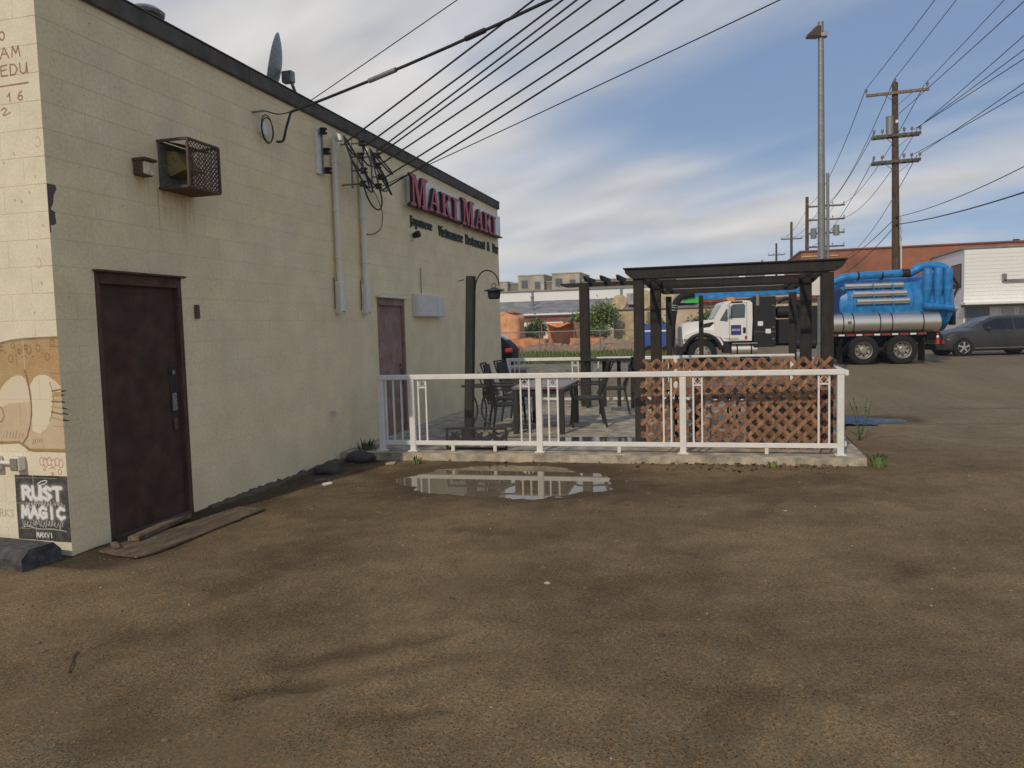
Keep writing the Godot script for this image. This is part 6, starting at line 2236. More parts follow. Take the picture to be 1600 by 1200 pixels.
	for z in [-0.25, -2.25]: b.cbox(Vector3(9.16, 0.72, z), Vector3(0.08, 0.12, 0.2), 0.02)
	part("tail_light", b, M.red, t)
	b = MB.new()
	b.tube(smooth_path([Vector3(9.70, 3.25, -1.0), Vector3(9.82, 2.95, -1.0), Vector3(9.95, 2.72, -1.0), Vector3(9.85, 2.45, -1.0), Vector3(9.72, 2.15, -1.0)]), 0.045, 8)
	b.bar(Vector3(9.55, 2.70, -1.0), Vector3(9.93, 2.72, -1.0), 0.06, 0.06)
	b.cbox(Vector3(9.72, 1.62, -0.9), Vector3(0.16, 0.6, 0.3), 0.03)
	part("door_lock_arm", b, M.truck_black, t)
	# cone carried at the back
	var cone := thing("traffic_cone", "small red traffic cone standing on the truck's rear bumper", "cone", t.transform * Vector3(9.02, 0.652, -0.30), 0.0)
	cone.scale = Vector3.ONE * 0.6
	b = MB.new()
	b.cbox(Vector3(0, 0.02, 0), Vector3(0.38, 0.04, 0.38), 0.01)
	part("base", b, M.truck_black, cone)
	b = MB.new()
	b.lathe([Vector2(0.14, 0.04), Vector2(0.03, 0.72), Vector2(0.001, 0.73)], Vector3.ZERO, Vector3.UP, 18)
	part("body", b, M.red, cone)
	b = MB.new()
	b.lathe([Vector2(0.082, 0.42), Vector2(0.062, 0.55)], Vector3.ZERO, Vector3.UP, 18)
	part("stripe", b, M.white_flat, cone)

# stations: x, bottom, belt, roof, half width at belt, half width at roof
func car(called: String, label: String, at: Vector3, turn: float, S: Array, paint: Material, side: Array, axles: Array, rw: float) -> Node3D:
	var t := thing(called, label, "car", at, turn)
	var b := MB.new()
	var rows := []
	var ring := func(s) -> Array:
		var bot: float = s[1]; var belt: float = s[2]; var roof: float = s[3]; var w: float = s[4]; var wr: float = s[5]
		var half := [Vector2(0, bot), Vector2(0.90 * w, bot), Vector2(0.985 * w, bot + 0.08), Vector2(w, lerp(bot, belt, 0.55)), Vector2(0.985 * w, belt - 0.03), Vector2(0.95 * w, belt), Vector2(lerp(0.95 * w, wr, 0.9), lerp(belt, roof, 0.85)), Vector2(wr * 0.85, roof - 0.01), Vector2(wr * 0.5, roof + 0.012), Vector2(0, roof + 0.018)]
		var r := []
		for p in half: r.append(Vector3(s[0], p.y, p.x))
		for k in range(half.size() - 2, 0, -1): r.append(Vector3(s[0], half[k].y, -half[k].x))
		return r
	var first: Array = ring.call(S[0])
	var mid0 := []
	for p in first: mid0.append(Vector3(S[0][0] - 0.01, lerp(p.y, (S[0][1] + S[0][3]) / 2.0, 0.98), p.z * 0.02))
	rows.append(mid0)
	for s in S: rows.append(ring.call(s))
	var last: Array = ring.call(S[-1])
	var mid1 := []
	for p in last: mid1.append(Vector3(S[-1][0] + 0.01, lerp(p.y, (S[-1][1] + S[-1][3]) / 2.0, 0.98), p.z * 0.02))
	rows.append(mid1)
	b.grid(rows, Vector3((S[0][0] + S[-1][0]) / 2.0, 0.75, 0), true)
	var body := part("body", b, paint, t)
	var at_x := func(x: float, k: int) -> float:
		for i in S.size() - 1:
			if x <= S[i + 1][0]: return lerp(float(S[i][k]), float(S[i + 1][k]), (x - S[i][0]) / (S[i + 1][0] - S[i][0]))
		return S[-1][k]
	for w in side:
		for sg in [-1.0, 1.0]:
			b = MB.new()
			var rr := []
			var n := 8
			for i in n + 1:
				var x: float = lerp(float(w[0]), float(w[1]), float(i) / n)
				var belt: float = at_x.call(x, 2); var roof: float = at_x.call(x, 3)
				var y0 := belt + 0.03
				var y1: float = max(lerp(belt, roof, 0.80), y0 + 0.005)
				var w0: float = at_x.call(x, 4) * 0.95
				var w1: float = at_x.call(x, 5)
				var row := []
				for j in 4:
					var y: float = lerp(y0, y1, j / 3.0)
					var f: float = clampf((y - belt) / max(roof - belt, 0.01) / 0.85, 0, 1)
					row.append(Vector3(x, y, sg * (lerp(w0, lerp(w0, w1, 0.9), f) + 0.012)))
				rr.append(row)
			b.grid(rr, Vector3((w[0] + w[1]) / 2.0, 1.0, 0))
			part("side_window", b, M.dark_glass, body)
	# windscreen and rear window over the sloping parts of the roof line
	for ws in [[axles[2], axles[3], "windscreen"], [axles[4], axles[5], "rear_window"]]:
		b = MB.new()
		var rr := []
		for i in 7:
			var x: float = lerp(float(ws[0]), float(ws[1]), i / 6.0)
			var y: float = at_x.call(x, 3)
			var wr: float = at_x.call(x, 5)
			var row := []
			for j in 7:
				var q := j / 3.0 - 1.0
				row.append(Vector3(x, y + 0.03 - 0.02 * absf(q), q * wr * 0.82))
			rr.append(row)
		b.grid(rr, Vector3((ws[0] + ws[1]) / 2.0, 0.0, 0))
		part(ws[2], b, M.dark_glass, body)
	var wmax: float = 0.0
	for s in S: wmax = max(wmax, s[4])
	for x in [axles[0], axles[1]]:
		for sg in [-1.0, 1.0]:
			b = MB.new()
			var o := Vector3(x, rw, sg * (wmax - 0.02))
			var ax := Vector3(0, 0, sg)
			b.lathe([Vector2(rw * 0.62, 0.01), Vector2(rw * 0.7, 0.03), Vector2(rw * 0.93, 0.025), Vector2(rw, 0.0), Vector2(rw, -0.18), Vector2(rw * 0.6, -0.2)], o, ax, 28)
			var wo := part("wheel", b, M.rubber, t)
			b = MB.new()
			b.lathe([Vector2(rw * 0.66, 0.02), Vector2(rw * 0.63, 0.035), Vector2(rw * 0.60, 0.0), Vector2(rw * 0.58, -0.06), Vector2(0.001, -0.06)], o, ax, 24)
			part("rim", b, M.truck_black, wo)
			b = MB.new()
			for k in 5:
				var a := TAU * k / 5 + 0.3
				var d := Vector3(cos(a), sin(a), 0)
				b.bar(o + ax * 0.03 + d * 0.03, o + ax * 0.028 + d * rw * 0.63, rw * 0.20, 0.02, 0.004, ax)
			b.cyl(o, o + ax * 0.045, rw * 0.16, rw * 0.14, 14)
			b.lathe([Vector2(rw * 0.67, 0.024), Vector2(rw * 0.64, 0.04), Vector2(rw * 0.60, 0.022)], o, ax, 24)
			part("spokes", b, M.alu, wo)
			b = MB.new()
			b.cyl(o + ax * 0.012, o - ax * 0.25, rw * 1.12, rw * 1.12, 28)
			part("wheel_well", b, M.black, wo)
	for sg in [-1.0, 1.0]:
		b = MB.new()
		var mx: float = float(side[0][0]) + 0.12
		b.cbox(Vector3(mx, float(at_x.call(mx, 2)) + 0.08, sg * (wmax + 0.08)), Vector3(0.12, 0.14, 0.18), 0.04)
		part("mirror", b, paint, body)
		b = MB.new()
		for w in side:
			b.cbox(Vector3(float(w[1]) - 0.15, float(at_x.call(float(w[1]), 2)) - 0.10, sg * (wmax + 0.004)), Vector3(0.20, 0.03, 0.02), 0.006)
		part("door_handle", b, paint, body)
		b = MB.new()
		b.cbox(Vector3((axles[0] + axles[1]) / 2.0, float(S[3][1]) + 0.12, sg * (wmax - 0.005)), Vector3(axles[1] - axles[0] - 2.5 * rw, 0.03, 0.02), 0.004)
		part("sill_trim", b, M.galv, body)
		b = MB.new()
		b.cbox(Vector3(S[1][0] + 0.16, lerp(float(S[1][1]), float(S[1][2]), 0.80), sg * wmax * 0.80), Vector3(0.34, 0.12, 0.24), 0.05)
		part("headlight", b, M.chrome, body)
		b = MB.new()
		b.cbox(Vector3(S[-2][0] - 0.02, lerp(float(S[-2][1]), float(S[-2][2]), 0.82), sg * wmax * 0.85), Vector3(0.24, 0.16, 0.24), 0.04)
		part("tail_light", b, M.red, body)
	return t

func build_cars() -> void:
	var S := [[0.0, 0.34, 0.66, 0.76, 0.66, 0.55], [0.10, 0.24, 0.80, 0.90, 0.84, 0.70], [0.40, 0.22, 0.95, 1.02, 0.92, 0.74], [1.00, 0.20, 1.01, 1.09, 0.94, 0.75], [1.20, 0.20, 1.02, 1.14, 0.945, 0.74], [1.62, 0.20, 1.02, 1.38, 0.945, 0.68], [2.05, 0.20, 1.03, 1.57, 0.945, 0.64], [2.7, 0.20, 1.03, 1.64, 0.945, 0.63], [3.5, 0.20, 1.06, 1.61, 0.94, 0.62], [4.1, 0.22, 1.08, 1.50, 0.93, 0.61], [4.5, 0.26, 1.06, 1.26, 0.90, 0.62], [4.72, 0.32, 0.98, 1.04, 0.84, 0.6], [4.80, 0.42, 0.80, 0.84, 0.72, 0.5]]
	car("parked_crossover", "dark grey crossover car with alloy wheels parked at the right edge", Vector3(8.55, 0.0, -35.6), 0.22, S, M.car_grey, [[1.55, 2.72], [2.80, 3.85]], [0.74, 3.70, 1.22, 2.02, 4.12, 4.55], 0.36)
	car("parked_hatchback", "black car with red tail lights half hidden behind the far corner of the restaurant", Vector3(-11.9, 0.0, -26.1), 0.10, S, M.car_dark, [[1.62, 2.72], [2.80, 3.75]], [0.80, 3.70, 1.22, 2.02, 4.12, 4.55], 0.34)
	car("parked_van", "dark green car behind the grey crossover, only its roof showing", Vector3(12.9, 0.15, -42.2), 0.2, S, M.car_green, [[1.62, 2.72], [2.80, 3.75]], [0.80, 3.70, 1.22, 2.02, 4.12, 4.55], 0.36)

# ---------------------------------------------------------------- background
func leafy(called: String, label: String, at: Vector3, rx: float, h: float, cnt: int, leafs: float, sd: int) -> void:
	var t := thing(called, label, "bush", at, 0.0, "bushes on the building site")
	rng.seed = sd
	var tr := MB.new()
	for k in 5:
		var a := TAU * k / 5 + rng.randf()
		tr.tube(smooth_path([Vector3(0, 0, 0), Vector3(cos(a) * rx * 0.15, h * 0.3, sin(a) * rx * 0.15), Vector3(cos(a) * rx * 0.5, h * 0.7, sin(a) * rx * 0.5)], 3), 0.03, 5)
	part("trunk", tr, M.bark, t)
	for m in 2:
		var b := MB.new()
		for k in cnt:
			var cl := rng.randi() % 14
			var ca := cl * 2.4
			var cc := Vector3(cos(ca) * rx * 0.55 * sqrt((cl + 1) / 14.0), h * (0.30 + 0.55 * fposmod(cl * 0.37, 1.0)), sin(ca) * rx * 0.55 * sqrt((cl + 1) / 14.0))
			var d := Vector3(rng.randfn(), rng.randfn() * 0.9, rng.randfn()) * rx * 0.24
			var p := cc + d
			p.y = max(p.y, 0.05)
			var u := Vector3(rng.randfn(), rng.randfn(), rng.randfn()).normalized()
			var w := u.cross(Vector3(rng.randfn(), rng.randfn(), rng.randfn())).normalized()
			var nn := u.cross(w).normalized()
			if nn.y < 0: nn = -nn
			var s := leafs * rng.randf_range(0.6, 1.3)
			b.quad(p - u * s, p - w * s * 0.5, p + u * s, p + w * s * 0.5, nn)
		part("crown", b, M.leaf[m * 2 if sd % 2 else m], t)

func windows(parent: Node, rects: Array, zf: float, frame: Material = null, glass: Material = null) -> void:
	for r in rects:
		var b := MB.new()
		b.box(Vector3((r[0] + r[1]) / 2.0, (r[2] + r[3]) / 2.0, zf + 0.03), Vector3(r[1] - r[0] + 0.2, r[3] - r[2] + 0.2, 0.06))
		var w := part("window", b, frame if frame else M.tan_dark, parent)
		b = MB.new()
		b.box(Vector3((r[0] + r[1]) / 2.0, (r[2] + r[3]) / 2.0, zf + 0.045), Vector3(r[1] - r[0], r[3] - r[2], 0.06))
		part("pane", b, glass if glass else M.window_far, w)

func tarp(called: String, label: String, at: Vector3, s: Vector3, sd: int, mt: Material) -> void:
	# sheet thrown over a stack: a rounded block with folds
	var b := MB.new()
	var rows := []
	var n := noise(sd, 1.2, 3)
	for i in 13:
		var y := i / 12.0
		var row := []
		for j in 28:
			var a := TAU * j / 28
			var q := Vector2(cos(a), sin(a))
			var m: float = max(absf(q.x), absf(q.y))
			q /= lerp(1.0, m, 0.97)
			var shrink := 1.0 - 0.10 * y - (0.92 * pow(max(y - 0.90, 0.0) / 0.10, 3.0))
			var fold := 1.0 + 0.10 * n.get_noise_3d(q.x * 2.0, y * 1.5, q.y * 2.0) + 0.05 * (1.0 - y) * sin(a * 7.0 + sd)
			row.append(Vector3(q.x * s.x * 0.5 * shrink * fold, min(y, 0.97 + 0.03 * y) * s.y * (1.0 + 0.10 * n.get_noise_2d(q.x * 1.4, q.y * 1.4)), q.y * s.z * 0.5 * shrink * fold))
		rows.append(row)
	b.grid(rows, Vector3(0, s.y * 0.4, 0), true)
	var o := single(called, b, mt, label, "tarpaulin", "orange tarpaulins on the building site")
	o.position = at

func build_background() -> void:
	# chain link fence
	var t := thing("chain_link_fence", "galvanized chain link fence along the grass strip", "fence", Vector3(-12.0, 0.08, -40.6), -0.28 * 0.0)
	var b := MB.new()
	var x := -14.0
	while x < 9.5:
		b = MB.new()
		b.cyl(Vector3(x, 0, 0), Vector3(x, 1.34, 0), 0.035, 0.035, 8)
		part("post", b, M.galv, t)
		x += 3.3
	b = MB.new()
	b.cyl(Vector3(-14.0, 1.30, 0), Vector3(9.2, 1.30, 0), 0.028, 0.028, 8)
	part("top_rail", b, M.galv, t)
	b = MB.new()
	var s0 := -14.0
	while s0 < 9.1:
		b.bar(Vector3(s0, 0.02, 0.03), Vector3(s0 + 1.26, 1.28, 0.03), 0.004, 0.004)
		b.bar(Vector3(s0 + 1.26, 0.02, 0.034), Vector3(s0, 1.28, 0.034), 0.004, 0.004)
		s0 += 0.12
	var wm := part("wire_mesh", b, M.galv, t)
	wm.set_meta("kind", "stuff")
	# tarps
	tarp("orange_tarp_stack", "tall stack wrapped in orange tarpaulin beside the restaurant corner", Vector3(-12.35, 0.08, -44.3), Vector3(2.0, 2.5, 1.8), 31, M.orange)
	tarp("orange_tarp_heap", "low heap under orange tarpaulin before the tall wrapped stack", Vector3(-10.7, 0.08, -42.9), Vector3(2.4, 0.95, 1.4), 32, M.orange_dark)
	tarp("orange_tarp_heap", "low heap under orange tarpaulin right of the open tent", Vector3(-7.3, 0.08, -43.2), Vector3(2.0, 0.95, 1.4), 33, M.orange_dark)
	t = thing("orange_tarp_shelter", "open shelter of sagging orange tarpaulin behind the chain link fence", "shelter", Vector3(-8.95, 0.08, -43.6))
	b = MB.new()
	var rows := []
	for i in 10:
		var row := []
		for j in 8:
			var u := i / 9.0
			var w := j / 7.0
			row.append(Vector3(lerp(-0.95, 0.95, u), 1.72 + 0.10 * absf(u - 0.45) - 0.16 * sin(u * PI) + 0.05 * sin(u * 9.0 + w * 3.0), lerp(0.75, -0.8, w)))
		rows.append(row)
	b.grid(rows, Vector3.ZERO, false, Vector3.UP)
	part("roof_sheet", b, M.orange, t)
	b = MB.new()
	rows = []
	for i in 8:
		var row := []
		for j in 8:
			var w := j / 7.0
			row.append(Vector3(0.95 + 0.35 * (1.0 - i / 7.0) + 0.06 * sin(w * 8.0), 1.78 * i / 7.0, lerp(0.8, -0.8, w)))
		rows.append(row)
	b.grid(rows, Vector3.ZERO)
	part("side_sheet", b, M.orange, t)
	b = MB.new()
	b.cbox(Vector3(0.0, 0.9, -0.8), Vector3(1.9, 1.75, 0.03), 0.005)
	part("back_sheet", b, M.orange_dark, t)
	b = MB.new()
	for q in [-0.95, 0.95]: b.cyl(Vector3(q, 0, 0.75), Vector3(q, 1.76, 0.75), 0.03, 0.03, 6)
	part("pole", b, M.arm_wood, t)
	# rubble mound
	b = MB.new()
	rows = []
	var nm := noise(61, 0.5, 4)
	for i in 70:
		var row := []
		for j in 14:
			var px := lerpf(-13.0, -2.2, i / 69.0)
			var w := j / 13.0
			row.append(Vector3(px, 0.08 + sin(w * PI) * (0.55 + 0.45 * nm.get_noise_2d(px * 2.2, w * 3.0) + 0.22 * smoothstep(-8.5, -6.0, px)), -44.0 + 3.0 * w + 0.2))
		rows.append(row)
	b.grid(rows, Vector3.ZERO, false, Vector3.UP)
	single("rubble_mound", b, M.dirt, "long low mound of reddish dirt and rubble behind the chain link fence", "dirt mound")
	rng.seed = 71
	b = MB.new()
	b.cbox(Vector3.ZERO, Vector3(1, 0.7, 0.8), 0.15)
	var chunk := b.mesh()
	for m in 3:
		var mm := MultiMesh.new()
		mm.transform_format = MultiMesh.TRANSFORM_3D
		mm.mesh = chunk
		mm.instance_count = 260
		for i in 260:
			var px := rng.randf_range(-8.0, -2.4) if rng.randf() < 0.7 else rng.randf_range(-13.0, -8.0)
			var s := rng.randf_range(0.06, 0.22)
			mm.set_instance_transform(i, Transform3D(Basis.from_euler(Vector3(rng.randf() * TAU, rng.randf() * TAU, rng.randf() * TAU)).scaled(Vector3.ONE * s), Vector3(px, rng.randf_range(0.15, 0.62), -42.2 - rng.randf() * 0.7)))
		var gi := MultiMeshInstance3D.new()
		gi.multimesh = mm
		gi.material_override = M.rubble[m]
		gi.name = numbered("rubble")
		add_child(gi)
		gi.set_meta("kind", "stuff")
		tag(gi, "broken masonry rubble scattered on the dirt mound", "rubble")
	# shrubs
	leafy("green_bush", "round green bush right of the tall orange stack", Vector3(-11.4, 0.1, -46.6), 1.1, 1.95, 1700, 0.10, 81)
	leafy("green_bush", "green bush behind the orange shelter", Vector3(-9.0, 0.1, -47.0), 1.0, 2.2, 1500, 0.10, 83)
	leafy("green_bush", "tall dense green bush left of the tan container", Vector3(-7.4, 0.1, -46.8), 1.3, 2.9, 3200, 0.10, 82)
	leafy("green_bush", "small bush between the pergola posts", Vector3(-3.9, 0.1, -46.0), 0.8, 1.9, 1000, 0.10, 85)
	leafy("green_bush", "bright green bush in front of the truck's cab", Vector3(-1.0, 0.1, -46.0), 1.1, 2.3, 1500, 0.10, 86)
	# container and spools
	t = thing("site_container", "tan corrugated container on the building site", "container", Vector3(-5.45, 0.1, -49.2))
	b = MB.new()
	b.cbox(Vector3(0, 1.2, 0), Vector3(2.1, 2.3, 2.2), 0.03)
	part("shell", b, M.container_tan, t)
	b = MB.new()
	for k in 11: b.cbox(Vector3(-0.95 + 0.19 * k, 1.2, 1.11), Vector3(0.09, 2.1, 0.05), 0.01)
	part("rib", b, M.container_tan, t)
	var sp := [[-7.2, 3.05, 0.55], [-5.5, 3.35, 0.72], [-4.0, 3.35, 0.72]]
	for k in 3:
		var o := thing("cable_spool", ["small tan cable spool, leftmost on the shed roof", "tan cable spool in the middle on the shed roof", "tan cable spool beside the pergola post on the shed roof"][k], "spool", Vector3(sp[k][0], 2.75, -57.0), 0.0, "wooden spools on the shed roof")
		b = MB.new()
		b.cyl(Vector3(0, sp[k][2], 0.30), Vector3(0, sp[k][2], 0.36), sp[k][2], sp[k][2], 22)
		part("flange", b, M.container_tan, o)
		b = MB.new()
		b.cyl(Vector3(0, sp[k][2], -0.36), Vector3(0, sp[k][2], -0.30), sp[k][2], sp[k][2], 22)
		part("flange", b, M.container_tan, o)
		b = MB.new()
		b.cyl(Vector3(0, sp[k][2], -0.3), Vector3(0, sp[k][2], 0.3), sp[k][2] * 0.55, sp[k][2] * 0.55, 18)
		part("drum", b, M.pole_wood, o)
	t = thing("site_shed", "low tan shed on the building site carrying the spools", "shed", Vector3(-4.0, 0.1, -57.0))
	b = MB.new()
	b.cbox(Vector3(0, 1.3, 0), Vector3(9.5, 2.6, 3.0), 0.03)
	part("wall", b, M.tan_far, t)
	b = MB.new()
	b.cbox(Vector3(0, 2.63, 0), Vector3(9.8, 0.06, 3.3), 0.01)
	part("roof", b, M.brick_far, t)
	# blue vehicle seen between the pergola posts
	t = thing("blue_trailer", "bright blue trailer with red chassis seen between the pergola posts", "trailer", Vector3(-3.0, 0.0, -39.2))
	b = MB.new()
	b.cbox(Vector3(0, 1.05, 0), Vector3(1.5, 1.15, 1.6), 0.04)
	part("box", b, mat(0.03, 0.085, 0.34, 0.5), t)
	b = MB.new()
	b.cbox(Vector3(0, 0.38, 0), Vector3(1.6, 0.22, 1.5), 0.02)
	part("chassis", b, M.red, t)
	for q in [-0.45, 0.45]:
		b = MB.new()
		b.lathe([Vector2(0.12, 0.0), Vector2(0.28, 0.02), Vector2(0.30, -0.02), Vector2(0.30, -0.18)], Vector3(q, 0.30, 0.8), Vector3(0, 0, 1), 18)
		part("wheel", b, M.rubber, t)
	b = MB.new()
	b.cbox(Vector3(0, 1.3, 0.805), Vector3(1.3, 0.08, 0.02), 0.004)
	part("band", b, M.white_flat, t)
	# warehouse with a grey roof
	t = thing("warehouse", "long warehouse with a low grey pitched roof and red wall band", "building", Vector3(-18.0, 0, -80.0))
	b = MB.new()
	b.box(Vector3(0, 1.5, -6.0), Vector3(52.0, 3.0, 12.0))
	part("wall", b, M.white_far, t)
	b = MB.new()
	b.fquad(Vector3(-26.4, 3.05, 0.4), Vector3(26.4, 3.05, 0.4), Vector3(26.4, 4.62, -6.0), Vector3(-26.4, 4.62, -6.0), Vector3(0, 1, 1))
	b.fquad(Vector3(-26.4, 3.05, -12.4), Vector3(26.4, 3.05, -12.4), Vector3(26.4, 4.62, -6.0), Vector3(-26.4, 4.62, -6.0), Vector3(0, 1, -1))
	b.fquad(Vector3(-26.4, 2.97, 0.38), Vector3(26.4, 2.97, 0.38), Vector3(26.4, 3.04, 0.4), Vector3(-26.4, 3.04, 0.4), Vector3(0, 0, 1))
	part("roof", b, M.roof_grey, t)
	b = MB.new()
	b.cbox(Vector3(0, 2.98, 0.46), Vector3(52.9, 0.18, 0.12), 0.01)
	part("gutter", b, M.white_far, t)
	b = MB.new()
	b.box(Vector3(-8.0, 2.5, 0.06), Vector3(30.0, 0.55, 0.1))
	part("fascia_band", b, tmat(0.38, 0.12, 0.09, 0.8, M.soft, 0.1, true), t)
	b = MB.new()
	b.box(Vector3(4.2, 1.4, 0.08), Vector3(3.2, 2.6, 0.12))
	part("wall_panel", b, tmat(0.30, 0.42, 0.55, 0.7, M.soft, 0.1, true), t)
	for q in [[-1.7, -1.2, 0.9], [-2.2, -3.4, 1.0], [3.4, -4.6, 0.6], [7.5, -4.6, 0.6]]:
		b = MB.new()
		b.cyl(Vector3(q[0], 3.0 + 0.305 * -q[1], q[1]), Vector3(q[0], 3.6 + q[2] - 0.305 * q[1], q[1]), 0.14, 0.14, 8)
		b.cyl(Vector3(q[0], 3.5 + q[2] - 0.305 * q[1], q[1]), Vector3(q[0], 3.7 + q[2] - 0.305 * q[1], q[1]), 0.22, 0.22, 8)
		part("chimney", b, M.galv, t)
	b = MB.new()
	b.cbox(Vector3(12.0, 4.3, -2.3), Vector3(7.0, 1.2, 3.0), 0.05)
	part("roof_unit", b, tmat(0.46, 0.48, 0.50, 0.7, M.soft, 0.3), t)
	t = thing("white_hall", "long white windowless hall rising behind the grey warehouse roof", "building", Vector3(-18.0, 0, -96.0))
	b = MB.new()
	b.box(Vector3(0, 3.1, -6.0), Vector3(62.0, 6.2, 12.0))
	part("wall", b, M.white_far, t)
	b = MB.new()
	b.cbox(Vector3(0, 6.25, -6.0), Vector3(62.4, 0.14, 12.4), 0.02)
	part("parapet", b, M.galv, t)
	for q in [[19.0, 1.6], [22.0, 2.4]]:
		b = MB.new()
		b.cbox(Vector3(q[0], 6.2 + q[1] * 0.3, -3.0), Vector3(2.2, q[1] * 0.7, 2.0), 0.05)
		part("roof_unit", b, M.roof_grey, t)
	# apartment blocks
	for k in 3:
		var ax: float = [-31.2, -25.2, -37.4][k]
		var w: float = [4.5, 4.7, 4.0][k]
		var h: float = [10.35, 10.45, 9.4][k]
		t = thing("apartment_block", ["left beige flat roofed apartment block above the white hall", "right beige flat roofed apartment block above the white hall", "lower beige apartment wing at the restaurant corner"][k], "building", Vector3(ax, 0, -128.0), 0.0, "beige apartment blocks")
		b = MB.new()
		b.box(Vector3(0, h / 2, -5), Vector3(w, h, 10.0))
		part("wall", b, M.tan_far, t)
		b = MB.new()
		b.cbox(Vector3(0, h + 0.1, -5), Vector3(w + 0.25, 0.22, 10.2), 0.03)
		part("parapet", b, M.container_tan, t)
		var rects := []
		for fl in 3:
			var y := h - 2.0 - 2.7 * fl
			rects.append([-w * 0.36, -w * 0.14, y, y + 1.2])
			rects.append([w * 0.16, w * 0.34, y - 0.2, y + 0.9])
		windows(t, rects, 0.0)
	b = MB.new()
	t = thing("apartment_link", "dark recessed link between the two beige apartment blocks", "building", Vector3(-28.2, 0, -131.0))
	b.box(Vector3(0, 4.6, 0), Vector3(60.0, 9.2, 4.0))
	part("wall", b, M.tan_dark, t)
	b = MB.new()
	b.cbox(Vector3(0, 9.3, 0), Vector3(60.2, 0.2, 4.3), 0.02)
	part("parapet", b, M.container_tan, t)
	# brick store
	t = thing("brick_store", "long orange brick building behind the truck with pale roof coping", "building", Vector3(7.3, 0, -77.5), 0.02)
	b = MB.new()
	b.box(Vector3(12.5, 4.0, -8.0), Vector3(25.0, 8.0, 16.0))
	part("wall", b, M.brick_far, t)
	b = MB.new()
	b.cbox(Vector3(12.5, 8.06, -8.0), Vector3(25.3, 0.14, 16.3), 0.02)
	part("coping", b, tmat(0.40, 0.14, 0.08, 0.8, M.soft, 0.1, true), t)
	b = MB.new()
	b.cbox(Vector3(1.6, 7.55, 0.04), Vector3(3.2, 0.12, 0.08), 0.01)
	part("pale_band", b, M.container_tan, t)
	for q in [18.0, 22.4]:
		b = MB.new()
		b.cbox(Vector3(q, 8.2, -0.4), Vector3(0.5, 0.16, 0.3), 0.03)
		part("roof_lamp", b, M.black, t)
	var mur := [[14.6, 1.6, 0.8, 0.78, 0.80, 0.86], [16.3, 1.6, 0.75, 0.30, 0.28, 0.22], [18.2, 2.2, 0.85, 0.72, 0.70, 0.62], [20.2, 1.8, 0.75, 0.20, 0.26, 0.12], [21.8, 1.5, 0.75, 0.30, 0.45, 0.10], [23.1, 1.2, 0.7, 0.18, 0.30, 0.36]]
	for q in mur:
		b = MB.new()
		b.cbox(Vector3(q[0], 7.25, 0.05), Vector3(q[1] - 0.02, q[2], 0.08), 0.01)
		part("mural_panel", b, mat(q[3], q[4], q[5], 0.8), t)
	# white store at the right
	t = thing("white_store", "two storey white sided store with a canopy behind the parked cars", "building", Vector3(18.4, 0, -67.9))
	b = MB.new()
	b.box(Vector3(8.0, 3.4, -9.0), Vector3(16.0, 6.8, 18.0))
	part("wall", b, M.white_far, t)
	b = MB.new()
	b.cbox(Vector3(8.0, 6.87, -9.0), Vector3(16.2, 0.12, 18.2), 0.02)
	part("roof_edge", b, M.roof_grey, t)
	for k in 14:
		b = MB.new()
		b.box(Vector3(8.0, 2.75 + 0.29 * k, 0.015), Vector3(16.0, 0.27, 0.03))
		part("siding_board", b, M.white_far, t)
	b = MB.new()
	b.cbox(Vector3(3.0, 2.55, 0.7), Vector3(6.6, 0.20, 1.5), 0.03)
	part("canopy", b, M.white_far, t)
	b = MB.new()
	b.box(Vector3(3.0, 2.36, 0.2), Vector3(6.4, 0.18, 0.4))
	part("canopy_soffit", b, M.tan_dark, t)
	windows(t, [[0.2, 1.7, 0.6, 2.2], [6.4, 7.0, 0.1, 2.2]], 0.0)
	windows(t, [[2.6, 3.5, 0.6, 2.2], [3.8, 4.7, 0.6, 2.2], [5.0, 5.9, 0.6, 2.2]], 0.0, M.white_far, mat(0.46, 0.47, 0.44, 0.3))
	b = MB.new()
	b.box(Vector3(-0.03, 4.8, -2.0), Vector3(0.06, 1.9, 2.6))
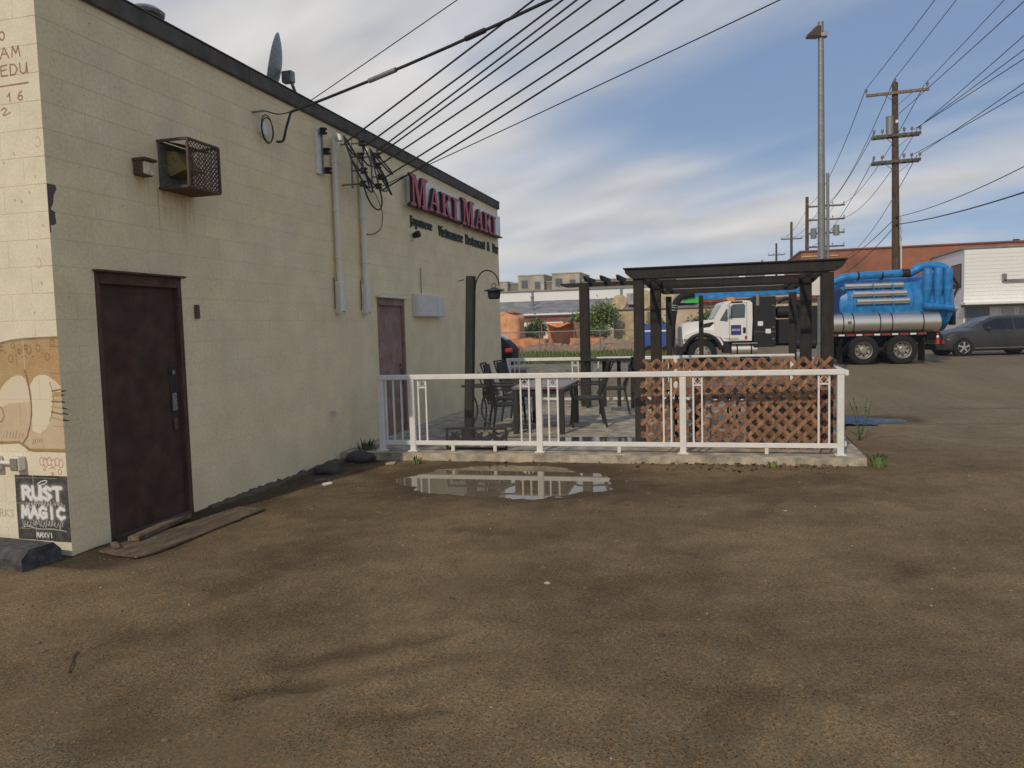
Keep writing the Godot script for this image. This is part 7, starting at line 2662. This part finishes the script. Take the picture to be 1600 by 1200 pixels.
	var sw := part("window", b, M.truck_black, t)
	b = MB.new()
	b.box(Vector3(-0.045, 4.8, -2.0), Vector3(0.06, 1.7, 2.4))
	part("pane", b, M.window_far, sw)
	b = MB.new()
	b.box(Vector3(-0.03, 4.6, -8.5), Vector3(0.06, 1.0, 2.0))
	part("window", b, M.window_far, t)
	b = MB.new()
	b.cbox(Vector3(4.8, 4.25, 0.12), Vector3(4.2, 0.22, 0.2), 0.02)
	b.cbox(Vector3(2.75, 4.5, 0.12), Vector3(0.3, 0.6, 0.2), 0.02)
	part("sign_bracket", b, M.roof_grey, t)
	# tan block with a red roof line seen behind the cab
	t = thing("tan_shop", "tan shop with red roof line seen above the truck's bonnet", "building", Vector3(-1.5, 0, -60.0))
	b = MB.new()
	b.box(Vector3(5.0, 1.6, -4.0), Vector3(10.0, 3.2, 8.0))
	part("wall", b, M.container_tan, t)
	b = MB.new()
	b.cbox(Vector3(5.0, 3.25, -3.9), Vector3(10.4, 0.22, 8.6), 0.02)
	part("roof_edge", b, tmat(0.35, 0.08, 0.06, 0.8, M.soft, 0.1, true), t)
	windows(t, [[0.8, 2.2, 0.8, 2.2], [3.4, 4.8, 0.8, 2.2]], 0.0)
	b = MB.new()
	t = thing("brown_shop", "taller brown block behind the tan shop and the truck's boom", "building", Vector3(1.0, 0, -72.0))
	b.box(Vector3(3.2, 2.3, -3.0), Vector3(6.4, 4.6, 6.0))
	part("wall", b, M.tan_far, t)
	b = MB.new()
	b.cbox(Vector3(3.2, 4.66, -3.0), Vector3(6.6, 0.14, 6.2), 0.02)
	part("coping", b, M.tan_dark, t)

# ---------------------------------------------------------------- scene
func _ready() -> void:
	setup_camera_and_light()
	rng.seed = 1
	make_materials()
	M.stone_brown = mat(0.17, 0.128, 0.085, 0.95)
	M.stone_pale = mat(0.42, 0.39, 0.33, 0.9)
	build_setting()
	build_restaurant()
	build_background()
	build_poles()
	build_truck()
	build_cars()
	build_patio()
	build_wall_fittings()
	build_sign()
	build_yard_things()
